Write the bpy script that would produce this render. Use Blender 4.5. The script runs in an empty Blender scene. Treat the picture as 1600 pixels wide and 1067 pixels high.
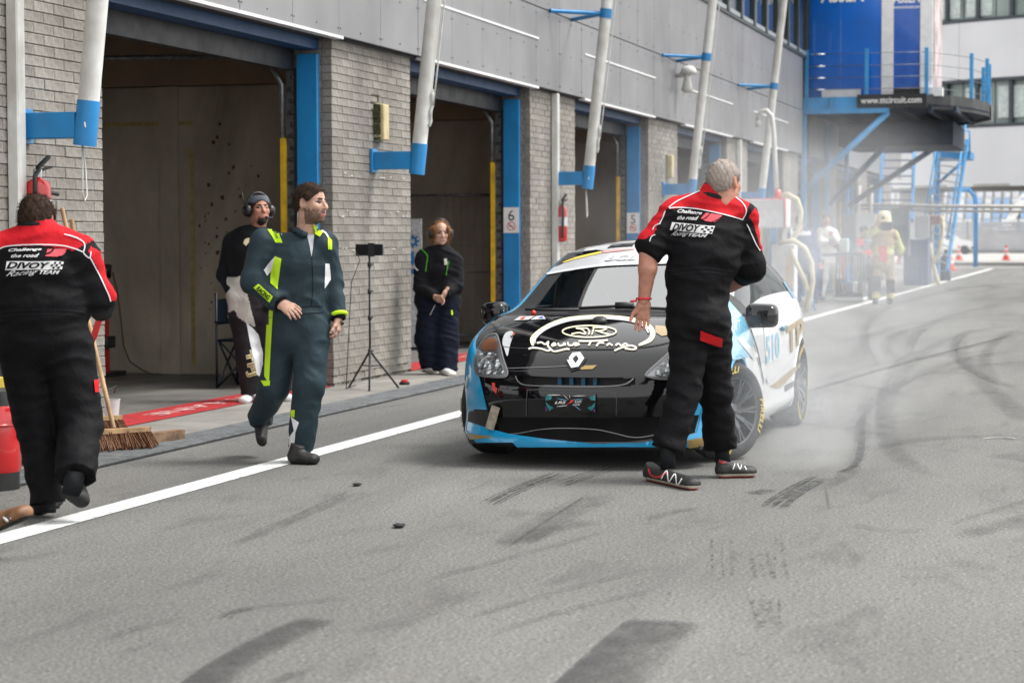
import bpy, bmesh, math, random
import numpy as np
from mathutils import Vector, Matrix
from mathutils.bvhtree import BVHTree
from mathutils.geometry import delaunay_2d_cdt
random.seed(7); RNG = np.random.default_rng(11)
SC = bpy.context.scene
COL = SC.collection
# ------------------------------------------------------------------ camera (X along the pit building, Y towards it, Z up)
F, YAW, PIT, ROL, H = 3338.96, .2759167, .0491919, -.0028986, 1.42
PCX, PCY = 800.0, 533.5
_c, _s, _cp, _sp = math.cos(YAW), math.sin(YAW), math.cos(PIT), math.sin(PIT)
FWD = np.array([_c*_cp, _s*_cp, -_sp]); _r = np.array([_s, -_c, 0.0]); _u = np.cross(_r, FWD)
RGT = math.cos(ROL)*_r + math.sin(ROL)*_u; UPV = -math.sin(ROL)*_r + math.cos(ROL)*_u
CAM = np.array([0.0, 0.0, H])
def ray(x, y): return FWD + RGT*(x-PCX)/F - UPV*(y-PCY)/F
def onz(x, y, z=0.0): d = ray(x, y); return CAM + d*((z-H)/d[2])       # pixel direction met with a level plane
def ony(x, y, Y): d = ray(x, y); return CAM + d*(Y/d[1])               # ... with a plane parallel to the facade
def onx(x, y, X): d = ray(x, y); return CAM + d*(X/d[0])               # ... with a plane across the lane
def ond(x, y, D): return CAM + ray(x, y)*D                             # ... at a depth
def depth(p): return float((np.array(p)-CAM) @ FWD)
cam = bpy.data.cameras.new('camera'); camo = bpy.data.objects.new('camera', cam); COL.objects.link(camo)
cam.sensor_width = 36.0; cam.lens = 36*F/1600; cam.clip_start = 0.1; cam.clip_end = 1500
camo.matrix_world = Matrix(((RGT[0], UPV[0], -FWD[0], CAM[0]), (RGT[1], UPV[1], -FWD[1], CAM[1]), (RGT[2], UPV[2], -FWD[2], CAM[2]), (0, 0, 0, 1)))
cam.dof.use_dof = True; cam.dof.focus_distance = 12.8; cam.dof.aperture_fstop = 3.9
SC.camera = camo
# ------------------------------------------------------------------ overcast sky and soft sun
world = bpy.data.worlds.new('World'); SC.world = world; world.use_nodes = True
wn, wl = world.node_tree.nodes, world.node_tree.links
bg = wn['Background']
sky = wn.new('ShaderNodeTexSky'); sky.sky_type = 'NISHITA'; sky.sun_disc = False
SUN_EL, SUN_AZ = math.radians(58), math.atan2(-.85, .35)
sky.sun_elevation = SUN_EL; sky.sun_rotation = math.pi/2 - SUN_AZ
sky.air_density = 1.0; sky.dust_density = 2.0; sky.ozone_density = 1.0
hs = wn.new('ShaderNodeHueSaturation'); hs.inputs['Saturation'].default_value = .22; hs.inputs['Value'].default_value = 1.0
wl.new(sky.outputs[0], hs.inputs['Color']); 
cl = wn.new('ShaderNodeMix'); cl.data_type = 'RGBA'; cl.inputs['Factor'].default_value = .78; cl.inputs['B'].default_value = (5.75, 5.76, 5.72, 1)   # even cloud layer over the sky
wl.new(hs.outputs[0], cl.inputs['A']); wl.new(cl.outputs['Result'], bg.inputs['Color'])
bg.inputs['Strength'].default_value = .12
sun = bpy.data.lights.new('sun', 'SUN'); suno = bpy.data.objects.new('sun', sun); COL.objects.link(suno)
sun.energy = 1.5; sun.angle = math.radians(20); sun.color = (1, .975, .94)
_sd = Vector((math.cos(SUN_AZ)*math.cos(SUN_EL), math.sin(SUN_AZ)*math.cos(SUN_EL), math.sin(SUN_EL)))
suno.rotation_euler = _sd.to_track_quat('Z', 'Y').to_euler()
SC.view_settings.view_transform = 'Standard'; SC.view_settings.look = 'None'; SC.view_settings.gamma = 1.0
SC.view_settings.exposure = 1.42
SC.view_settings.use_curve_mapping = False
SC.cycles.use_denoising = True
SC.cycles.max_bounces = 8; SC.cycles.transparent_max_bounces = 16; SC.cycles.volume_bounces = 2
SC.cycles.volume_step_rate = 4.0; SC.cycles.volume_max_steps = 64
SC.cycles.caustics_reflective = False; SC.cycles.caustics_refractive = False
# ------------------------------------------------------------------ materials
MATS = {}
def _nd(nt, t, **kw):
    n = nt.nodes.new(t)
    for k, v in kw.items(): setattr(n, k, v)
    return n
def mat(name, col, rough=.6, metal=0.0, var=.12, vscale=6.0, bump=0.0, bscale=40.0, coat=0.0, spec=None, col2=None, trans=0.0, ior=None, emit=None, alpha=None, detail=6.0, stretch=None, sheen=0.0):
    """Principled material whose colour is broken up by object-space noise (grain and wear), with optional fine bump."""
    if name in MATS: return MATS[name]
    m = bpy.data.materials.new(name); m.use_nodes = True; nt = m.node_tree; p = nt.nodes['Principled BSDF']
    c = tuple(col)+(1.0,) if len(col) == 3 else tuple(col)
    tc = _nd(nt, 'ShaderNodeTexCoord'); src = tc.outputs['Object']
    if stretch:
        mp = _nd(nt, 'ShaderNodeMapping'); mp.inputs['Scale'].default_value = stretch; nt.links.new(src, mp.inputs['Vector']); src = mp.outputs[0]
    if var > 0:
        n = _nd(nt, 'ShaderNodeTexNoise'); n.inputs['Scale'].default_value = vscale; n.inputs['Detail'].default_value = detail
        nt.links.new(src, n.inputs['Vector'])
        mx = _nd(nt, 'ShaderNodeMix', data_type='RGBA')
        c2 = tuple(col2)+(1.0,) if col2 else tuple(x*(1-var*2) for x in c[:3])+(1.0,)
        c1 = c if col2 else tuple(min(1.0, x*(1+var)) for x in c[:3])+(1.0,)
        mx.inputs['A'].default_value = c1; mx.inputs['B'].default_value = c2
        rp = _nd(nt, 'ShaderNodeMapRange'); rp.inputs['From Min'].default_value = .3; rp.inputs['From Max'].default_value = .7
        nt.links.new(n.outputs['Fac'], rp.inputs['Value']); nt.links.new(rp.outputs[0], mx.inputs['Factor'])
        nt.links.new(mx.outputs['Result'], p.inputs['Base Color'])
        rr = _nd(nt, 'ShaderNodeMapRange'); rr.inputs['To Min'].default_value = max(.02, rough-.08*var/.12); rr.inputs['To Max'].default_value = min(1, rough+.08*var/.12)
        nt.links.new(n.outputs['Fac'], rr.inputs['Value']); nt.links.new(rr.outputs[0], p.inputs['Roughness'])
    else:
        p.inputs['Base Color'].default_value = c; p.inputs['Roughness'].default_value = rough
    if bump > 0:
        b = _nd(nt, 'ShaderNodeTexNoise'); b.inputs['Scale'].default_value = bscale; b.inputs['Detail'].default_value = 4; nt.links.new(src, b.inputs['Vector'])
        bp = _nd(nt, 'ShaderNodeBump'); bp.inputs['Strength'].default_value = min(1, bump); bp.inputs['Distance'].default_value = .02*max(1, bump)
        nt.links.new(b.outputs['Fac'], bp.inputs['Height']); nt.links.new(bp.outputs[0], p.inputs['Normal'])
    p.inputs['Metallic'].default_value = metal
    if coat: p.inputs['Coat Weight'].default_value = coat; p.inputs['Coat Roughness'].default_value = .04
    if spec is not None: p.inputs['Specular IOR Level'].default_value = spec
    if trans: p.inputs['Transmission Weight'].default_value = trans
    if ior: p.inputs['IOR'].default_value = ior
    if sheen: p.inputs['Sheen Weight'].default_value = sheen
    if alpha is not None: p.inputs['Alpha'].default_value = alpha
    if emit: p.inputs['Emission Color'].default_value = tuple(emit[:3])+(1.0,); p.inputs['Emission Strength'].default_value = emit[3]
    MATS[name] = m
    return m
def grime(m, amt=.35, scale=.7, stretch=(1, 1, .45), col=(.06, .055, .045)):
    """large uneven dirt over a material, laid out in the place itself so that neighbouring pieces share it"""
    nt = m.node_tree; p = nt.nodes['Principled BSDF']; l = p.inputs['Base Color'].links[0]; src = l.from_socket
    g = _nd(nt, 'ShaderNodeNewGeometry'); mp = _nd(nt, 'ShaderNodeMapping'); mp.inputs['Scale'].default_value = stretch; nt.links.new(g.outputs['Position'], mp.inputs['Vector'])
    n = _nd(nt, 'ShaderNodeTexNoise'); n.inputs['Scale'].default_value = scale; n.inputs['Detail'].default_value = 9; n.inputs['Roughness'].default_value = .68; n.inputs['Distortion'].default_value = .5; nt.links.new(mp.outputs[0], n.inputs['Vector'])
    r = _nd(nt, 'ShaderNodeMapRange'); r.inputs['From Min'].default_value = .42; r.inputs['From Max'].default_value = .72; r.inputs['To Max'].default_value = amt; nt.links.new(n.outputs['Fac'], r.inputs['Value'])
    x = _nd(nt, 'ShaderNodeMix', data_type='RGBA'); x.inputs['B'].default_value = (*col, 1); nt.links.new(src, x.inputs['A']); nt.links.new(r.outputs[0], x.inputs['Factor']); nt.links.new(x.outputs['Result'], p.inputs['Base Color'])
    return m
def cloth(name, col, rough=.85, fold=.6, fscale=7.0, var=.10):
    """Woven fabric: noise folds and weave as bump on an even colour."""
    if name in MATS: return MATS[name]
    m = mat(name, col, rough, var=var, vscale=5, spec=.12); nt = m.node_tree; p = nt.nodes['Principled BSDF']
    tc = _nd(nt, 'ShaderNodeTexCoord'); mp = _nd(nt, 'ShaderNodeMapping'); mp.inputs['Scale'].default_value = (1, 1, .8); mp.inputs['Rotation'].default_value = (.5, .35, 0)
    n1 = _nd(nt, 'ShaderNodeTexNoise'); n1.inputs['Scale'].default_value = fscale; n1.inputs['Detail'].default_value = 3; n1.inputs['Distortion'].default_value = 1.2
    n2 = _nd(nt, 'ShaderNodeTexNoise'); n2.inputs['Scale'].default_value = fscale*3.2; n2.inputs['Detail'].default_value = 2; n2.inputs['Distortion'].default_value = .8
    nt.links.new(tc.outputs['Object'], mp.inputs['Vector']); nt.links.new(mp.outputs[0], n1.inputs['Vector']); nt.links.new(mp.outputs[0], n2.inputs['Vector'])
    ma = _nd(nt, 'ShaderNodeMath', operation='MULTIPLY_ADD'); ma.inputs[1].default_value = .3
    nt.links.new(n2.outputs['Fac'], ma.inputs[0]); nt.links.new(n1.outputs['Fac'], ma.inputs[2])
    bp = _nd(nt, 'ShaderNodeBump'); bp.inputs['Strength'].default_value = fold*.45; bp.inputs['Distance'].default_value = .035
    nt.links.new(ma.outputs[0], bp.inputs['Height']); nt.links.new(bp.outputs[0], p.inputs['Normal'])
    return m
# ------------------------------------------------------------------ mesh builder
def basis(d):
    d = Vector(d).normalized(); a = Vector((0, 0, 1)) if abs(d.z) < .9 else Vector((1, 0, 0))
    u = d.cross(a).normalized(); return d, u, d.cross(u).normalized()
class MB:
    def __init__(s): s.v = []; s.f = []; s.m = []
    def add(s, vs, fs, mi=0):
        o = len(s.v); s.v += [tuple(map(float, p)) for p in vs]; s.f += [tuple(i+o for i in f) for f in fs]; s.m += [mi]*len(fs); return s
    def box(s, x0, x1, y0, y1, z0, z1, mi=0, bev=0.0):
        if bev <= 0:
            vs = [(x, y, z) for z in (z0, z1) for y in (y0, y1) for x in (x0, x1)]
            return s.add(vs, [(0, 2, 3, 1), (4, 5, 7, 6), (0, 1, 5, 4), (2, 6, 7, 3), (0, 4, 6, 2), (1, 3, 7, 5)], mi)
        bm = bmesh.new(); bmesh.ops.create_cube(bm, size=1)
        for v in bm.verts: v.co = Vector(((x0+x1)/2+v.co.x*(x1-x0), (y0+y1)/2+v.co.y*(y1-y0), (z0+z1)/2+v.co.z*(z1-z0)))
        bmesh.ops.bevel(bm, geom=bm.edges[:], offset=bev, segments=1 if bev < .012 else 2, affect='EDGES', profile=.5)
        s.bm(bm, mi); bm.free(); return s
    def bm(s, bm, mi=0):
        bm.verts.index_update(); return s.add([v.co[:] for v in bm.verts], [tuple(v.index for v in f.verts) for f in bm.faces], mi)
    def beam(s, a, b, w, h, mi=0, upv=(0, 0, 1)):
        a, b = Vector(a), Vector(b); d = (b-a).normalized(); up = Vector(upv)
        if abs(d.dot(up)) > .95: up = Vector((1, 0, 0))
        x = d.cross(up).normalized(); y = x.cross(d).normalized()
        vs = [p+x*sx*w/2+y*sy*h/2 for p in (a, b) for sx, sy in ((-1, -1), (1, -1), (1, 1), (-1, 1))]
        return s.add(vs, [(0, 1, 2, 3), (7, 6, 5, 4), (0, 4, 5, 1), (1, 5, 6, 2), (2, 6, 7, 3), (3, 7, 4, 0)], mi)
    def tube(s, pts, r, n=10, mi=0, cap=True):
        pts = [Vector(p) for p in pts]; rs = r if isinstance(r, (list, tuple)) else [r]*len(pts); vs = []; fs = []
        t0 = (pts[1]-pts[0]).normalized(); _, u, _w = basis(t0)
        for i, p in enumerate(pts):
            t = (pts[min(i+1, len(pts)-1)]-pts[max(i-1, 0)]).normalized()
            u = (u - t*u.dot(t)); u = u.normalized() if u.length > 1e-6 else basis(t)[1]; w = t.cross(u)
            vs += [p+(u*math.cos(2*math.pi*k/n)+w*math.sin(2*math.pi*k/n))*rs[i] for k in range(n)]
        for i in range(len(pts)-1):
            fs += [(i*n+k, i*n+(k+1) % n, (i+1)*n+(k+1) % n, (i+1)*n+k) for k in range(n)]
        if cap: fs += [tuple(range(n-1, -1, -1)), tuple(range((len(pts)-1)*n, len(pts)*n))]
        return s.add(vs, fs, mi)
    def lathe(s, prof, c=(0, 0, 0), axis=(0, 0, 1), n=20, mi=0, cap=True):
        d, u, w = basis(axis); c = Vector(c); vs = []; fs = []
        for r, z in prof: vs += [c+d*z+(u*math.cos(2*math.pi*k/n)+w*math.sin(2*math.pi*k/n))*r for k in range(n)]
        for i in range(len(prof)-1):
            fs += [(i*n+k, i*n+(k+1) % n, (i+1)*n+(k+1) % n, (i+1)*n+k) for k in range(n)]
        if cap and prof[0][0] > 1e-4: fs.append(tuple(range(n-1, -1, -1)))
        if cap and prof[-1][0] > 1e-4: fs.append(tuple(range((len(prof)-1)*n, len(prof)*n)))
        return s.add(vs, fs, mi)
    def prism(s, poly, d, mi=0):
        n = len(poly); d = Vector(d); vs = [Vector(p) for p in poly]+[Vector(p)+d for p in poly]
        return s.add(vs, [tuple(range(n-1, -1, -1)), tuple(range(n, 2*n))]+[(i, (i+1) % n, n+(i+1) % n, n+i) for i in range(n)], mi)
    def build(s, name, mats, parent=None, smooth=False, auto=None):
        me = bpy.data.meshes.new(name); me.from_pydata(s.v, [], s.f)
        mats = mats if isinstance(mats, (list, tuple)) else [mats]
        for m in mats: me.materials.append(m)
        if len(mats) > 1: me.polygons.foreach_set('material_index', s.m)
        bm = bmesh.new(); bm.from_mesh(me); bmesh.ops.recalc_face_normals(bm, faces=bm.faces); bm.to_mesh(me); bm.free()
        if smooth:
            me.polygons.foreach_set('use_smooth', [True]*len(me.polygons))
            if auto: me.set_sharp_from_angle(angle=math.radians(auto))
        me.update()
        return link(name, me, parent)
def link(name, me, parent=None):
    o = bpy.data.objects.new(name, me); COL.objects.link(o)
    if parent is not None: o.parent = parent
    return o
def thing(name, label, cat, loc=(0, 0, 0), group=None):
    o = bpy.data.objects.new(name, None); COL.objects.link(o); o.location = loc; o.empty_display_size = .1
    tag(o, label, cat, group); return o
def tag(o, label, cat, group=None):
    o['label'] = label; o['category'] = cat
    if group: o['group'] = group
    return o
def struct(o): o['kind'] = 'structure'; return o
def rel(o, parent):
    """parent a mesh written in world coordinates under a thing that has a location"""
    o.parent = parent; o.matrix_parent_inverse = Matrix.Translation(parent.location).inverted(); return o
class TB(MB):
    """builder in world coordinates whose objects hang under a thing"""
    def part(s, name, mats, root, smooth=False, auto=None):
        o = s.build(name, mats, None, smooth, auto)
        base = root
        while base.parent: base = base.parent
        L = Vector(base.location)
        me = o.data
        me.transform(Matrix.Translation(-L)); o.parent = root
        return o
_TXT = {}
def text2d(s, bold=0.0, shear=0.0, spacing=1.0):
    """flat lettering as (verts Nx2, faces), cap height about 0.7 per unit size, centred in x, base line at 0"""
    key = (s, bold, shear, spacing)
    if key in _TXT: return _TXT[key]
    cu = bpy.data.curves.new('t', 'FONT'); cu.body = s; cu.shear = shear; cu.offset = bold; cu.space_character = spacing; cu.align_x = 'CENTER'; cu.resolution_u = 3
    o = bpy.data.objects.new('t', cu); COL.objects.link(o)
    me = bpy.data.meshes.new_from_object(o.evaluated_get(bpy.context.evaluated_depsgraph_get()))
    v = np.array([p.co[:2] for p in me.vertices]) if len(me.vertices) else np.zeros((0, 2)); f = [tuple(p.vertices) for p in me.polygons]
    bpy.data.objects.remove(o); bpy.data.curves.remove(cu); bpy.data.meshes.remove(me)
    _TXT[key] = (v, f); return v, f
def text_fine(s, bold=0.0, shear=0.0, cut=.16):
    """lettering cut into small faces so that it can follow a curved surface"""
    key = ('fine', s, bold, shear)
    if key in _TXT: return _TXT[key]
    v, f = text2d(s, bold, shear); bm = bmesh.new(); V = [bm.verts.new((p[0], p[1], 0)) for p in v]
    for q in f:
        try: bm.faces.new([V[i] for i in q])
        except ValueError: pass
    for _ in range(4):
        bmesh.ops.triangulate(bm, faces=bm.faces[:]); e = [x for x in bm.edges if x.calc_length() > cut]
        if not e: break
        bmesh.ops.subdivide_edges(bm, edges=e, cuts=1)
    bmesh.ops.triangulate(bm, faces=bm.faces[:]); bm.verts.index_update()
    r = (np.array([x.co[:2] for x in bm.verts]), [tuple(x.index for x in q.verts) for q in bm.faces]); bm.free(); _TXT[key] = r; return r
def text_on(mb, s, org, ux, uy, size, bold=0.0, shear=0.0, spacing=1.0, width=None, mi=0):
    """lettering on a plane: org + x*ux + y*uy"""
    v, f = text2d(s, bold, shear, spacing)
    org, ux, uy = Vector(org), Vector(ux).normalized(), Vector(uy).normalized(); sx = size
    if width and len(v): sx = width/(v[:, 0].max()-v[:, 0].min())
    return mb.add([org+ux*(p[0]*sx)+uy*(p[1]*size) for p in v], f, mi)
# ------------------------------------------------------------------ ground
def asphalt_mat():
    m = bpy.data.materials.new('asphalt'); m.use_nodes = True; nt = m.node_tree; p = nt.nodes['Principled BSDF']
    tc = _nd(nt, 'ShaderNodeTexCoord'); o = tc.outputs['Object']
    def noise(sc, det=4, rough=.55, src=o, dist=0):
        n = _nd(nt, 'ShaderNodeTexNoise'); n.inputs['Scale'].default_value = sc; n.inputs['Detail'].default_value = det; n.inputs['Roughness'].default_value = rough; n.inputs['Distortion'].default_value = dist
        nt.links.new(src, n.inputs['Vector']); return n.outputs['Fac']
    def ramp(src, stops):
        r = _nd(nt, 'ShaderNodeValToRGB'); e = r.color_ramp.elements
        while len(e) < len(stops): e.new(.5)
        for i, (q, c) in enumerate(stops): e[i].position = q; e[i].color = (c, c, c, 1) if not isinstance(c, tuple) else c+(1,)
        nt.links.new(src, r.inputs[0]); return r.outputs[0]
    def mix(a, b, f, bt='MIX'):
        x = _nd(nt, 'ShaderNodeMix', data_type='RGBA', blend_type=bt)
        for k, v in (('A', a), ('B', b), ('Factor', f)):
            if isinstance(v, (int, float)): x.inputs[k].default_value = v if k == 'Factor' else (v, v, v, 1)
            elif isinstance(v, tuple): x.inputs[k].default_value = v+(1,)
            else: nt.links.new(v, x.inputs[k])
        return x.outputs['Result']
    mp = _nd(nt, 'ShaderNodeMapping'); mp.inputs['Scale'].default_value = (.35, 1, 1); nt.links.new(o, mp.inputs['Vector'])
    base = ramp(noise(.45, 5, .6, mp.outputs[0]), [(.28, (.116, .115, .109)), (.72, (.203, .200, .188))])
    grain = ramp(noise(62, 6, .82), [(.31, .06), (.44, .74), (.55, 1.08), (.66, 2.3)])
    vo = _nd(nt, 'ShaderNodeTexVoronoi'); vo.inputs['Scale'].default_value = 120; nt.links.new(o, vo.inputs['Vector'])
    stone = ramp(vo.outputs['Color'], [(.0, .72), (.6, 1.0), (.93, 1.05), (1.0, 1.75)])
    c = mix(base, grain, 1.0, 'MULTIPLY'); c = mix(c, stone, .75, 'MULTIPLY')
    spots = ramp(noise(2.6, 6, .65, mp.outputs[0], .8), [(.55, 0.0), (.72, 1.0)])
    c = mix(c, (.055, .054, .052), mix(0.0, .5, spots))
    pits = ramp(noise(26, 4, .65, o, .4), [(.60, 0.0), (.70, 1.0)])
    c = mix(c, (.045, .043, .04), mix(0.0, .8, pits))
    rust = ramp(noise(1.1, 5, .6, o, .9), [(.66, 0.0), (.8, 1.0)])
    c = mix(c, (.14, .115, .09), mix(0.0, .35, rust))
    mp2 = _nd(nt, 'ShaderNodeMapping'); mp2.inputs['Scale'].default_value = (.10, 1.5, 1); mp2.inputs['Rotation'].default_value = (0, 0, .12); nt.links.new(o, mp2.inputs['Vector'])
    lane = ramp(noise(1.0, 4, .6, mp2.outputs[0], .4), [(.5, 0.0), (.72, 1.0)])
    c = mix(c, (.075, .075, .074), mix(0.0, .4, lane))
    nt.links.new(c, p.inputs['Base Color'])
    p.inputs['Roughness'].default_value = .88; p.inputs['Specular IOR Level'].default_value = .3
    b = _nd(nt, 'ShaderNodeBump'); b.inputs['Strength'].default_value = .55; b.inputs['Distance'].default_value = .006
    nt.links.new(noise(75, 4, .7), b.inputs['Height']); nt.links.new(b.outputs[0], p.inputs['Normal'])
    return m
ASPH = asphalt_mat()
g = MB().add([(-60, -220, 0), (420, -220, 0), (420, 240, 0), (-60, 240, 0)], [(0, 1, 2, 3)]).build('asphalt_ground', ASPH)
struct(g); GROUND = g
def worn(name, col, thr=.42, soft=.12, scale=9.0, stretch=(1, 1, 1), rough=.8, amax=1.0, fade=False):
    """paint or rubber lying on the asphalt, worn through in patches"""
    m = mat(name, col, rough, var=.08, vscale=20); nt = m.node_tree; p = nt.nodes['Principled BSDF']
    tc = _nd(nt, 'ShaderNodeTexCoord'); mp = _nd(nt, 'ShaderNodeMapping'); mp.inputs['Scale'].default_value = stretch
    nt.links.new(tc.outputs['Object'], mp.inputs['Vector'])
    n = _nd(nt, 'ShaderNodeTexNoise'); n.inputs['Scale'].default_value = scale; n.inputs['Detail'].default_value = 8; n.inputs['Roughness'].default_value = .7
    nt.links.new(mp.outputs[0], n.inputs['Vector'])
    r = _nd(nt, 'ShaderNodeMapRange'); r.inputs['From Min'].default_value = thr-soft; r.inputs['From Max'].default_value = thr+soft; r.inputs['To Max'].default_value = amax
    nt.links.new(n.outputs['Fac'], r.inputs['Value'])
    if fade:
        at = _nd(nt, 'ShaderNodeAttribute', attribute_name='fade'); mu = _nd(nt, 'ShaderNodeMath', operation='MULTIPLY')
        nt.links.new(r.outputs[0], mu.inputs[0]); nt.links.new(at.outputs['Fac'], mu.inputs[1]); nt.links.new(mu.outputs[0], p.inputs['Alpha'])
    else: nt.links.new(r.outputs[0], p.inputs['Alpha'])
    return m
WHITELINE = worn('line_paint', (.62, .63, .62), .36, .07, 14)
RUBBER = worn('tyre_rubber', (.022, .022, .023), .5, .16, 16, amax=.85, fade=True)
RUBBER2 = worn('tyre_rubber_faint', (.035, .034, .034), .53, .22, 9, amax=.42, fade=True)
RUBBER3 = worn('tyre_rubber_broken', (.03, .03, .03), .57, .10, 22, amax=.62, fade=True)
PATCH = worn('dark_bitumen', (.045, .044, .046), .44, .26, 5, amax=.75, fade=True)
def strip(name, x0, x1, y0, y1, z, m, parent=None, n=1):
    mb = MB(); xs = np.linspace(x0, x1, n+1)
    for a, b in zip(xs[:-1], xs[1:]): mb.add([(a, y0, z), (b, y0, z), (b, y1, z), (a, y1, z)], [(0, 1, 2, 3)])
    return mb.build(name, m, parent)
struct(strip('pit_lane_line', 3, 92, 4.965, 5.145, .004, WHITELINE))
struct(strip('far_lane_line', 84, 128, 2.55, 2.75, .004, WHITELINE))
CONC = mat('apron_concrete', (.30, .285, .26), .85, var=.28, vscale=2.2, bump=.3, bscale=60, col2=(.19, .18, .165))
CONCL = mat('far_concrete', (.36, .35, .33), .85, var=.2, vscale=.6)
struct(strip('apron', 4, 74, 6.385, 7.085, .012, CONC))
struct(strip('far_apron', 93, 240, 2.9, 60, .006, CONCL))
FLOORC = mat('garage_floor_concrete', (.21, .20, .185), .55, var=.3, vscale=1.4, bump=.2, bscale=30, col2=(.105, .10, .092))
grime(FLOORC, .75, .9, (.5, 2.2, 1), (.05, .045, .04)); grime(CONC, .5, 1.3, (.6, 1.5, 1), (.10, .09, .075))
struct(strip('garage_floor', 4, 76, 7.085, 19, .010, FLOORC))
# drain: dark bed with long bars
DR = struct(strip('drain_channel', 4, 60, 6.02, 6.385, .005, mat('drain_bed', (.03, .03, .03), .8)))
steel = mat('drain_steel', (.17, .18, .185), .45, metal=.5, var=.2, vscale=8)
for k in range(8):
    y = 6.045+k*.0445
    MB().box(4, 60, y-.0125, y+.0125, .006, .022, bev=.003).build('drain_bar', steel, DR)
for x in np.arange(4.5, 50, 1.0):
    MB().box(x-.006, x+.006, 6.03, 6.375, .0055, .0145).build('drain_crossbar', steel, DR)
# red threshold carpet with lettering that reads from inside the garages
RED = mat('red_floor_paint', (.40, .018, .022), .7, var=.18, vscale=7, bump=.2)
LETP = worn('letter_paint', (.70, .50, .48), .46, .10, 18)
for i in range(-1, 6):
    x0, x1 = 14.16+7.03*i, 18.92+7.03*i
    rs = strip('red_threshold', x0+.02, x1-.06, 7.09, 7.56, .016, RED); struct(rs)
    if i in (0, 1):
        mb = MB(); cx = x0+2.35
        v, f = text2d('PIT-LANE', .02)
        k = 2.2/(v[:, 0].max()-v[:, 0].min())
        mb.add([(cx-p[0]*k, 7.40-p[1]*.24, .020) for p in v], f)
        mb.build('threshold_lettering', LETP, rs)
# tyre marks traced on the ground
def ribbon(name, pix, w, m, n=24, taper=.3, sharp=None):
    P = [onz(x, y)[:2] for x, y in pix]; P = np.array(P)
    t = np.linspace(0, 1, len(P)); tt = np.linspace(0, 1, n)
    if len(P) > 2:
        co = [np.polyfit(t, P[:, i], min(3, len(P)-1)) for i in (0, 1)]; Q = np.stack([np.polyval(c, tt) for c in co], 1)
    else: Q = np.stack([np.interp(tt, t, P[:, i]) for i in (0, 1)], 1)
    d = np.gradient(Q, axis=0); d /= np.linalg.norm(d, axis=1, keepdims=True)+1e-9; nn = np.stack([-d[:, 1], d[:, 0]], 1)
    ww = w*np.minimum(1, np.minimum(tt, 1-tt)/.08*(1-taper)+taper)
    K = 7; vs = []; fd = []
    for i in range(n):
        for k in range(K):
            u = k/(K-1)*2-1; vs.append((*(Q[i]+nn[i]*ww[i]/2*u), ribbon.z))
            fd.append((1-abs(u)**3)*min(1, min(tt[i], 1-tt[i])/.13+.02) if sharp is None else (1-max(0, -u*sharp)**2)*min(1, min(tt[i]+.2, 1-tt[i])/.03))
    ribbon.z += .00015
    fs = [(i*K+k, i*K+k+1, (i+1)*K+k+1, (i+1)*K+k) for i in range(n-1) for k in range(K-1)]
    o = MB().add(vs, fs).build(name, m, GROUND)
    at = o.data.attributes.new('fade', 'FLOAT', 'POINT'); at.data.foreach_set('value', fd)
    return o
ribbon.z = .0015
def bundle(pix, width_px, k, w, m, jit=4):
    """several parallel streaks of one skid"""
    for j in range(k):
        s = (j/(k-1)-.5) if k > 1 else 0
        e = [(x+s*width_px*(1.0 if i == 0 else .9)+random.uniform(-jit, jit)*(i in (0, len(pix)-1)), y+s*width_px*.12+random.uniform(-jit, jit)*.4*(i in (0, len(pix)-1))) for i, (x, y) in enumerate(pix)]
        ribbon('tyre_mark', e, w*random.uniform(.6, 1.3), m)
bundle([(762, 790), (815, 762), (880, 738)], 26, 5, .022, RUBBER)
bundle([(870, 760), (925, 740), (965, 728)], 24, 4, .018, RUBBER, 6)
bundle([(1205, 795), (1238, 770), (1285, 745)], 34, 6, .026, RUBBER)
bundle([(1175, 773), (1190, 769), (1205, 765)], 22, 4, .03, RUBBER, 2)
ribbon('tyre_mark', [(1255, 772), (1320, 740), (1345, 705), (1350, 650), (1358, 600)], .13, RUBBER2, 40)
ribbon('tyre_mark', [(1300, 740), (1338, 724), (1346, 690), (1352, 640)], .06, RUBBER, 40)
bundle([(1130, 840), (1128, 875), (1132, 905)], 34, 3, .02, RUBBER3, 6)
bundle([(1185, 860), (1190, 885), (1195, 905)], 30, 3, .022, RUBBER3, 4)
bundle([(1216, 835), (1218, 870), (1222, 910)], 14, 2, .016, RUBBER3, 6)
bundle([(1192, 930), (1200, 965), (1215, 985)], 40, 4, .026, RUBBER3, 9)
ribbon('tyre_mark', [(1190, 640), (1300, 600), (1420, 566), (1600, 522)], .20, RUBBER2, 60)
ribbon('tyre_mark', [(1230, 622), (1400, 572), (1500, 545), (1600, 519)], .07, RUBBER, 60)
ribbon('tyre_mark', [(1342, 570), (1348, 535), (1390, 515), (1470, 500), (1600, 492)], .22, RUBBER2, 60)
ribbon('tyre_mark', [(1420, 566), (1390, 545), (1400, 520), (1480, 505), (1600, 500)], .16, RUBBER2, 60)
ribbon('tyre_mark', [(1600, 510), (1530, 520), (1430, 550), (1390, 600), (1410, 690), (1470, 745)], .20, RUBBER2, 60)
ribbon('tyre_mark', [(1380, 690), (1378, 620), (1400, 570), (1450, 545)], .10, RUBBER2, 50)
ribbon('tyre_mark', [(1510, 520), (1505, 560), (1560, 620), (1600, 660)], .25, RUBBER2, 40)
ribbon('tyre_mark', [(1600, 440), (1500, 452), (1420, 470), (1330, 500)], .3, RUBBER2, 40)
ribbon('tyre_mark', [(1480, 455), (1520, 447), (1580, 452)], .5, RUBBER2, 30)
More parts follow.
